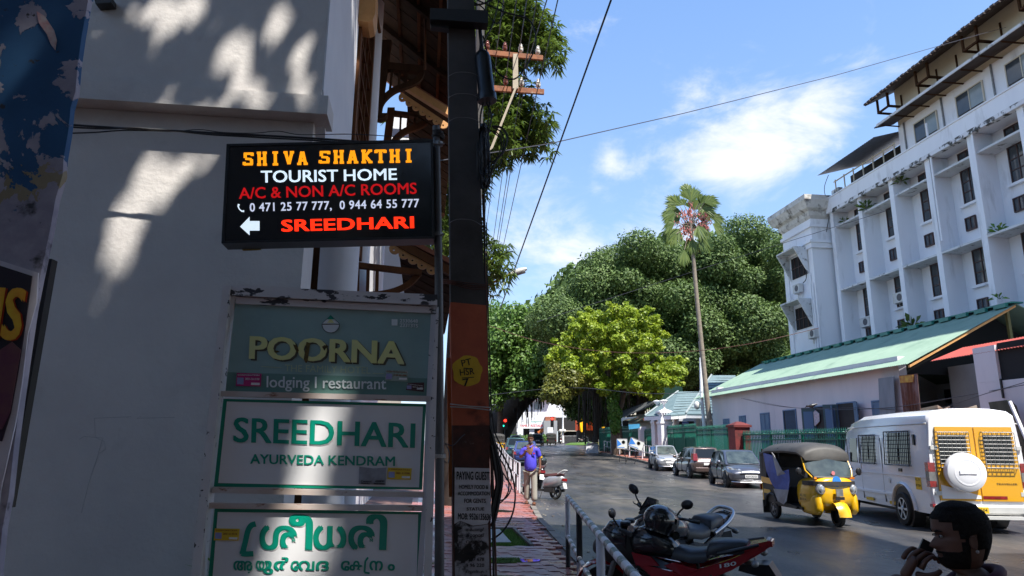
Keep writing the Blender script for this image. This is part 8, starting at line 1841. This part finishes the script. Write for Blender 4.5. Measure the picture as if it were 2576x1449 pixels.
# junction island, lamp column, hedges
o = MB(); o.lathe([(5.5,0),(5.2,.18),(4.6,.32),(.01,.5)], (13.5,104,gz(104)-.02), 30); o = o.build('traffic_island', M['moss']); o['kind'] = 'structure'
lp = thing('lamp_column', 'white ornamental lamp column on the junction island', 'lamp post', gpt(1416, 112)); MB().tube([gpt(1416,112), at(1416,1060,112), at(1417,1032,112)], [.22,.12,.08], 10).build('column', M['white_paint'], lp); MB().ell(at(1417,1030,112), (.3,.3,.35), 12, 8).build('lantern', M['porcelain'], lp, smooth=50)
for u in (1410, 1420): MB().ell(at(u,1084,111.8), (.28,.28,.28), 12, 8).build('globe', M['porcelain'], lp, smooth=50)
wp = thing('gate_post', 'short white post by the traffic light at the junction', 'post', gpt(1385,110)); MB().box(-.45,.45,-.3,.3,0,2.4).build('shaft', M['white_paint'], wp, local=True)
hd = leaf_cloud('hedge', M['leaf_far'], None, [(*at(1330+k*9, 1108, 117), 1.0, .8, .9) for k in range(6)]+[(*at(1278+k*8, 1106, 112), .9, .8, .8) for k in range(5)], 5000, .35, 21); tag(hd, 'clipped green hedge in front of the restaurant', 'hedge')
# end wall behind everything far left & road edges
eb = farb('distant_building', 'pale distant building closing the street beyond the trees', 1200, 175); fbox(eb, 'wall', 'white_plaster', 1150, 1010, 1330, 1118, 170, 10); fbox(eb, 'wall', 'cream', 1500, 1030, 1700, 1118, 150, 10)
# hotel-side shops far along the left
lb = thing('shop_row', 'row of plain shopfronts along the left pavement beyond the hotel', 'building', W(-3, 26, 0), TH); m = MB(F0); m.box(-9,-2.4,22.5,70,-.3,7.0); m.build('wall', M['cream'], lb); 
for k in range(10): MB(F0).box(-2.42,-2.36,23.5+k*4.5,27+k*4.5,.3,3.0).build('shutter', M['zinc'], lb)
# orange bunting / banner seen between frame and pole
bn = MB(); bn.px([(1097,870),(1103,868),(1101,960),(1094,958)], 'y', 9.0, .03); o = bn.build('banner', mat('banner', (.7,.25,.01), (.7,.03,.02), 2.0, .6, lo=.48, hi=.52)); tag(o, 'sliver of orange and red banner between the sign frame and the pole', 'banner')

# ================================================================ BIRD
bd = thing('crow', 'black crow perched on the open green shutter of the shed', 'bird', M=Matrix.Translation(at(2042, 1021, 29.4)) @ Matrix.Rotation(R(175), 4, 'Z') @ Matrix.Rotation(R(25), 4, 'Y'))
m = MB(); rg = []
for x, r_, z in ((-.26,.015,-.02),(-.16,.04,-.01),(-.06,.075,0),(.04,.08,.01),(.10,.06,.03),(.14,.045,.06),(.19,.045,.075),(.225,.03,.07),(.25,.012,.06),(.31,.004,.05)): rg.append([(x, r_*cos(a)*.85, z+r_*sin(a)) for a in [2*pi*k/10 for k in range(10)]])
m.loft(rg); m.build('body', M['black_plastic'], bd, local=True, smooth=60); m = MB()
for s in (-.03,.03): m.tube([(0,s,-.05),(.01,s,-.14)], .008, 5)
m.build('legs', M['black_plastic'], bd, local=True)

# ================================================================ PEOPLE
def skin(name, verts, edges, mt, par, sub=2, local=True):
    """verts: list of (x,y,z,rx[,ry])"""
    me = bpy.data.meshes.new(name); me.from_pydata([v[:3] for v in verts], edges, []); o = bpy.data.objects.new(name, me); COL.objects.link(o)
    o.modifiers.new('s', 'SKIN'); sv = me.skin_vertices[0].data if me.skin_vertices else None
    if sv is None:
        bpy.context.view_layer.objects.active = o; bpy.ops.mesh.customdata_skin_add(); sv = me.skin_vertices[0].data
    for i, v in enumerate(verts): sv[i].radius = (v[3], v[4] if len(v) > 4 else v[3]); sv[i].use_root = (i == 0)
    su = o.modifiers.new('u', 'SUBSURF'); su.levels = sub; su.render_levels = sub
    bpy.context.view_layer.update(); nm = bpy.data.meshes.new_from_object(o.evaluated_get(bpy.context.evaluated_depsgraph_get())); bpy.data.objects.remove(o)
    nm.name = name; nm.materials.clear(); nm.materials.append(mt); nm.shade_smooth(); ob = bpy.data.objects.new(name, nm); COL.objects.link(ob); ob.parent = par; return ob
mk('skin_brown', (.19,.085,.05), (.16,.07,.04), 9, .5); mk('skin_dark', (.12,.058,.038), (.095,.044,.03), 30, .62); mk('hair_black', (.010,.009,.009), (.022,.019,.017), 80, .92, bump=.25, bscale=160, spec=.15); mk('hair_grey', (.12,.11,.10), (.25,.24,.23), 60, .7)
mk('shirt_blue', (.075,.06,.62), (.06,.05,.52), 5, .75, bump=.05, bscale=14); mk('trouser_grey', (.33,.31,.27), (.27,.255,.22), 7, .8, bump=.05, bscale=16); mk('shirt_maroon', (.07,.012,.03), (.05,.01,.02), 9, .8, bump=.04); mk('sandal', (.10,.04,.025), None, rough=.6)
def chain(*idx): return [(a, b) for a, b in zip(idx, idx[1:])]
def head(par, c, s, mt, hair, M_=Matrix.Identity(4), beard=None, ear=True, n=32):
    """c: chin-to-crown frame origin at chin; faces +x; s = head height"""
    # z, front, back, half width (fractions of head height)
    S_ = [(-.10,.10,.26,.20),(0,.26,.22,.15),(.05,.315,.27,.20),(.12,.335,.31,.245),(.19,.325,.345,.27),(.24,.33,.37,.285),(.31,.335,.40,.30),(.38,.345,.425,.315),(.44,.345,.44,.325),(.50,.325,.45,.33),(.56,.345,.46,.335),(.64,.36,.465,.34),(.74,.35,.455,.335),(.84,.30,.41,.30),(.92,.22,.32,.235),(.975,.12,.20,.14),(1.0,.02,.05,.03)]
    def P(z, f, b, w, a, k=1.0):
        x = (f if cos(a) > 0 else b)*abs(cos(a))**.92*(1 if cos(a) > 0 else -1); y = w*sin(a); da = min(a, 2*pi-a)
        if .26 < z < .50: # nose
            t_ = 1-abs(z-.34)/.17 if z > .34 else 1-(.34-z)/.075; x += .13*max(0, t_)*math.exp(-(da/.22)**2)
        if .15 < z < .27: x += .022*math.exp(-(da/.4)**2)*(1 if abs(z-.19) > .012 else .4)
        if .46 < z < .54: x -= .035*math.exp(-((da-.42)/.22)**2)
        if .54 < z < .62: x += .018*math.exp(-(da/.6)**2)
        return M_ @ (Vector(c)+Vector((x, y, z))*s*k) if k == 1.0 else M_ @ (Vector(c)+Vector((x*k, y*k, z))*s)
    zs = []
    for (a, b) in zip(S_, S_[1:]):
        for t_ in (0, .33, .66): zs.append(tuple(a[i]+(b[i]-a[i])*t_ for i in range(4)))
    zs.append(S_[-1])
    o = MB().loft([[P(*r_, 2*pi*i/n) for i in range(n)] for r_ in zs]).build('head', mt, par, local=True, smooth=70)
    # hair: shell over crown and back
    hz = [r_ for r_ in zs if r_[0] > .09]; m = MB(); rg = []
    for r_ in hz:
        ring = []
        for i in range(n):
            a = 2*pi*i/n; da = min(a, 2*pi-a); line_ = .76-.05*da if da < 1.05 else (.70-(da-1.05)*.7 if da < 1.42 else (.36 if da < 1.62 else .52 if da < 1.95 else .30 if da < 2.3 else .10))
            k = 1.07 if r_[0] > line_ else .93; ring.append(P(r_[0]+(.03 if r_[0] > .9 else 0), r_[1], r_[2], r_[3], a, k))
        rg.append(ring)
    m.loft(rg); m.build('hair', hair, o, local=True, smooth=70)
    if beard:
        m = MB(); rg = []
        for r_ in [z_ for z_ in zs if -.03 < z_[0] < .46]:
            ring = []
            for i in range(n):
                a = 2*pi*i/n; da = min(a, 2*pi-a); ok = (r_[0] < .27 and da < 1.5 and not (.175 < r_[0] < .225 and da < .28)) or (r_[0] < .42 and 1.25 < da < 1.62) ; ring.append(P(r_[0], r_[1], r_[2], r_[3], a, 1.045 if ok else .9))
            rg.append(ring)
        m.loft(rg); m.build('beard', beard, o, local=True, smooth=70)
    for sgn in (-1, 1):
        m = MB(); rg = []
        for k_, (w_, y_) in enumerate(((.05,0),(.085,.035),(.075,.06),(.04,.055))): rg.append([M_ @ (Vector(c)+Vector((-.06+w_*cos(a)*.72, sgn*(.315+y_), .42+w_*1.25*sin(a)))*s) for a in [2*pi*i/12 for i in range(12)]])
        m.loft(rg); m.build('ear', mt, o, local=True, smooth=60)
        m = MB(); m.ell(M_ @ (Vector(c)+Vector((.305, sgn*.125, .50))*s), (.028*s,.04*s,.022*s), 10, 6); m.build('eye', mat('eye_white', (.35,.33,.3)) if 'eye_white' not in bpy.data.materials else bpy.data.materials['eye_white'], o, local=True, smooth=60)
        m = MB(); m.ell(M_ @ (Vector(c)+Vector((.328, sgn*.125, .50))*s), (.012*s,.018*s,.018*s), 8, 6); m.build('iris', M['ink'], o, local=True)
        m = MB(); m.tube([M_ @ (Vector(c)+Vector(p_)*s) for p_ in ((.36,sgn*.05,.565),(.352,sgn*.12,.59),(.30,sgn*.20,.575))], [.012*s,.017*s,.008*s], 6); m.build('eyebrow', hair, o, local=True)
    return o
def hand(par, wrist, fdir, side, normal, mt, s=1.0, curl=.6, sgn=1):
    """palm plus five bent fingers; fdir: towards fingers, side: towards the thumb, normal: palm side"""
    w = Vector(wrist); f = Vector(fdir).normalized(); sd = Vector(side).normalized(); nm = Vector(normal).normalized(); V = [(*w, .026*s, .019*s), (*(w+f*.05*s), .036*s, .017*s), (*(w+f*.085*s), .036*s, .015*s)]; E = [(0,1),(1,2)]
    o = skin('hand', V, E, mt, par, 2)
    fl = [(.030,.070),(.010,.080),(-.010,.074),(-.029,.058)]
    for k, (off, ln) in enumerate(fl):
        b = w+f*.082*s+sd*off*s; pts = [b-f*.03*s]; d = f.copy(); p = b.copy(); pts.append(p.copy())
        for j, seg in enumerate((.42,.33,.25)):
            ang = curl*(.6+.35*j); d = (f*cos(curl*(.35+.75*j))+nm*sin(curl*(.35+.75*j))).normalized(); p = p+d*ln*seg*s; pts.append(p.copy())
        skin('finger', [(*q_, (.0095-.0009*i)*s) for i, q_ in enumerate(pts)], chain(*range(len(pts))), mt, o, 1)
    b = w+f*.03*s+sd*.022*s; p1 = b+(f*.4+sd*.85+nm*.3).normalized()*.036*s; p2 = p1+(f*.85+sd*.3+nm*.5).normalized()*.030*s; p3 = p2+(f*.9-sd*.1+nm*.5).normalized()*.022*s
    skin('thumb', [(*b, .013*s), (*p1, .0115*s), (*p2, .010*s), (*p3, .008*s)], chain(0,1,2,3), mt, o, 1); return o
# ---- walking man in the blue shirt (faces the viewer: local +x forward)
wm = thing('person', 'man in a bright blue polo shirt and grey trousers walking, hand at his mouth', 'person', M=Matrix.Translation((.52, 18.35, .155)) @ Matrix.Rotation(R(-92), 4, 'Z'))
sk = M['skin_brown']
V = [(0,0,.90,.13,.11),(0,0,1.10,.13,.11),(0,0,1.30,.13,.10),(.0,0,1.42,.10,.08),(.01,0,1.50,.055),(.02,0,1.56,.05),
     (0,.17,1.40,.055),(-.03,.24,1.14,.042),(.0,.25,.92,.032),(.03,.24,.86,.026),
     (0,-.17,1.40,.055),(.02,-.27,1.16,.042),(.20,-.17,1.24,.034),(.26,-.10,1.36,.026),
     (0,.09,.86,.085),(.06,.10,.48,.055),(.07,.10,.08,.04),(0,-.09,.86,.085),(-.05,-.09,.48,.055),(-.08,-.08,.09,.04)]
E = chain(0,1,2,3,4,5)+[(3,6)]+chain(6,7,8,9)+[(3,10)]+chain(10,11,12,13)+[(0,14)]+chain(14,15,16)+[(0,17)]+chain(17,18,19)
skin('body', V, E, sk, wm)
V = [(0,0,.80,.17,.15),(.02,0,1.0,.175,.145),(.02,0,1.15,.165,.135),(0,0,1.30,.165,.115),(0,0,1.42,.115,.09),(0,.17,1.395,.075),(-.02,.22,1.24,.068),(-.03,.235,1.17,.066),(0,-.17,1.395,.075),(.01,-.235,1.26,.068),(.02,-.26,1.19,.064)]
skin('shirt', V, chain(0,1,2,3,4)+[(4,5)]+chain(5,6,7)+[(4,8)]+chain(8,9,10), M['shirt_blue'], wm)
V = [(0,0,.90,.15,.125),(.01,.085,.80,.105),(.05,.10,.50,.085),(.07,.105,.20,.082),(.07,.105,.07,.088),(-.01,-.085,.80,.105),(-.05,-.09,.50,.085),(-.08,-.085,.20,.082),(-.09,-.085,.09,.088)]
skin('trousers', V, [(0,1)]+chain(1,2,3,4)+[(0,5)]+chain(5,6,7,8), M['trouser_grey'], wm)
m = MB(); m.tube([(0,.07,1.49),(.07,.03,1.45),(.09,0,1.42)], .02, 6); m.tube([(0,-.07,1.49),(.07,-.03,1.45),(.09,0,1.42)], .02, 6); m.build('collar', M['shirt_blue'], wm, local=True, smooth=60)
m = MB(); m.cbox((.145,.09,1.27),(.012,.09,.10)); o = m.build('pocket', M['shirt_blue'], wm, local=True); m = MB(); m.cbox((.153,.09,1.27),(.006,.05,.03)); m.build('pocket_badge', mat('badge_red', (.5,.03,.1)), o, local=True)
for s, x, z in ((1,.13,.03),(-1,-.02,.04)):
    m = MB(); rg = [[(x+dx-.0, s*.095+w_*cos(a), z+h_*sin(a)) for a in [2*pi*k/10 for k in range(10)]] for dx, w_, h_ in ((-.12,.03,.03),(-.06,.04,.04),(.02,.045,.03),(.08,.04,.02),(.12,.02,.012))]; m.loft(rg); m.build('foot', sk, wm, local=True, smooth=60)
    m = MB(); m.cbox((x,s*.095,z-.032),(.27,.09,.02)); m.tube([(x,s*.095-.05,z),(x+.02,s*.095,z+.04),(x,s*.095+.05,z)], .014, 5); m.build('sandal', M['sandal'], wm, local=True)
head(wm, (.03,0,1.535), .225, sk, M['hair_black'], Matrix.Translation((.03,0,1.5)) @ Matrix.Rotation(R(10),4,'Y') @ Matrix.Translation((-.03,0,-1.5)), beard=M['hair_grey'])
hand(wm, (.26,-.10,1.37), (-.1,.55,.75), (.2,-.3,.5), (-1,.2,.1), sk, 1.0, .9); hand(wm, (.03,.24,.86), (.1,0,-1), (1,0,0), (0,-1,0), sk, 1.0, .35)
# ---- foreground man holding a phone to his ear, in shadow (local +x = the way he looks)
FY = 2.62; fc = at(2425, 1420, FY)
fm = thing('person', 'dark-haired bearded man in maroon shirt on the phone, foreground in shadow', 'person', M=Matrix.Translation((fc.x, fc.y, 0)) @ Matrix.Rotation(R(170), 4, 'Z'))
zc = fc.z; dk = M['skin_dark']; hs = .225
V = [(-.04,0,.72,.14,.12),(-.05,0,.95,.14,.11),(-.05,0,1.08,.12,.10),(-.03,0,zc-.07,.062),(-.02,0,zc+.0,.058),
     (-.05,-.19,zc-.17,.06),(.04,-.24,zc-.40,.046),(.24,-.17,zc-.22,.040),(.21,-.10,zc-.10,.036),(.185,-.07,zc-.06,.032),(-.05,.19,zc-.17,.06),(-.02,.25,zc-.42,.045),(.10,.22,zc-.62,.034),
     (-.04,.1,.65,.085),(-.02,.1,.36,.055),(-.04,.1,.06,.04),(-.04,-.1,.65,.085),(-.02,-.1,.36,.055),(-.04,-.1,.06,.04)]
E = chain(0,1,2,3,4)+[(2,5)]+chain(5,6,7,8,9)+[(2,10)]+chain(10,11,12)+[(0,13)]+chain(13,14,15)+[(0,16)]+chain(16,17,18)
skin('body', V, E, dk, fm)
V = [(-.04,0,.66,.16,.14),(-.05,0,.92,.16,.13),(-.05,0,zc-.17,.15,.11),(-.04,0,zc-.10,.10,.085),(-.05,-.19,zc-.18,.08),(.0,-.225,zc-.30,.072),(-.05,.19,zc-.18,.08),(-.03,.23,zc-.32,.072)]
skin('shirt', V, chain(0,1,2,3)+[(2,4),(4,5),(2,6),(6,7)], M['shirt_maroon'], fm)
m = MB(); m.tube(smooth_path([(.055,.0,zc-.10),(.02,.075,zc-.065),(-.06,.085,zc-.03),(-.11,0,zc-.015),(-.06,-.085,zc-.03),(.02,-.075,zc-.065),(.055,0,zc-.10)], 4), .02, 8); m.build('collar', M['shirt_maroon'], fm, local=True, smooth=60)
skin('trousers', [(-.04,0,.70,.15,.13),(-.03,.1,.55,.10),(-.02,.1,.3,.085),(-.04,.1,.07,.08),(-.03,-.1,.55,.10),(-.02,-.1,.3,.085),(-.04,-.1,.07,.08)], [(0,1)]+chain(1,2,3)+[(0,4)]+chain(4,5,6), M['dull_black'], fm)
for s in (-1, 1): m = MB(); m.cbox((.02,s*.1,.035),(.27,.09,.06)); m.build('shoe', M['sandal'], fm, local=True)
head(fm, (.0,0,zc-.01), hs, dk, M['hair_black'], Matrix.Translation((0,0,zc)) @ Matrix.Rotation(R(4),4,'Y') @ Matrix.Translation((0,0,-zc)), beard=M['hair_black'])
hand(fm, (.185,-.07,zc-.065), (-.50,.12,.85), (-.5,.5,-.3), (-.75,-.3,-.5), dk, 1.12, 1.25)
m = MB(); m.cbox((.21,.02,zc+.03),(.012,.065,.13),0,0,.3); m.build('phone', M['black_plastic'], fm, local=True) if False else None
ph = MB(); ph.cbox(fm.matrix_basis @ Vector((.105,-.075,zc+.02)), (.045,.011,.105), R(170), .0, -.5); o = ph.build('phone', M['black_plastic']); tag(o, 'dark mobile phone held at the mouth of the foreground man', 'phone')
m = MB(); m.lathe([(.036,-.012),(.040,0),(.036,.012)], (.218,-.105,zc-.115), 14, Matrix.Rotation(-.2,4,'Y')); m.build('wrist_thread', M['dull_black'], fm, local=True)
m = MB(); m.ell((-.015,.083,zc+.055),(.006,.006,.006),8,6); m.build('ear_stud', M['steel'], fm, local=True)
# ---- riders at the junction
def rider(label, M_, col, grp=None):
    sc2 = scooter(label.replace('rider', 'scooter under the rider') , M_, 'dull_black')
    t = thing('person', label, 'person', M=M_); V = [(-.25,0,.85,.14,.12),(-.22,0,1.1,.15,.12),(-.18,0,1.36,.12,.09),(-.15,0,1.5,.06),(-.12,.2,1.32,.06),(.1,.28,1.12,.045),(.35,.3,1.08,.035),(-.12,-.2,1.32,.06),(.1,-.28,1.12,.045),(.35,-.3,1.08,.035),(-.2,.14,.84,.09),(.18,.18,.8,.07),(.15,.16,.36,.05),(-.2,-.14,.84,.09),(.18,-.18,.8,.07),(.15,-.16,.36,.05)]
    skin('body', V, chain(0,1,2,3)+[(2,4)]+chain(4,5,6)+[(2,7)]+chain(7,8,9)+[(0,10)]+chain(10,11,12)+[(0,13)]+chain(13,14,15), col, t, 1); m = MB(); m.ell((-.13,0,1.66),(.14,.13,.15),14,10); m.build('helmet', M['black_paint'], t, local=True, smooth=60); return t
rider('dark-clad rider seen from behind on a moped at the junction', VM(8.0, 112, 88), M['dull_black'])
rider('rider in helmet beside the traffic island, farther right of two', VM(11.0, 104, 10), M['dull_black'])
rider('helmeted rider waiting ahead of the queue near the restaurant hedge', VM(.9, 104, 90), M['dull_black'])

m = MB(); r7 = random.Random(8)
for k in range(420):
    y = r7.uniform(7, 60); x = kerbL(y)+abs(r7.gauss(.05, .35)) if k % 2 else kerbR(y)-abs(r7.gauss(.05, .5)); s_ = r7.uniform(.015, .05)
    m.cbox((x, y, gz(y)+.008), (s_, s_*r7.uniform(.5, 1.2), .008), r7.uniform(0, 3), r7.uniform(-.3, .3))
tag(m.build('litter', mat('litter', (.22,.16,.09), (.4,.36,.3), 5, .9)), 'small leaves and scraps lying along both kerbs', 'litter', kind='stuff')
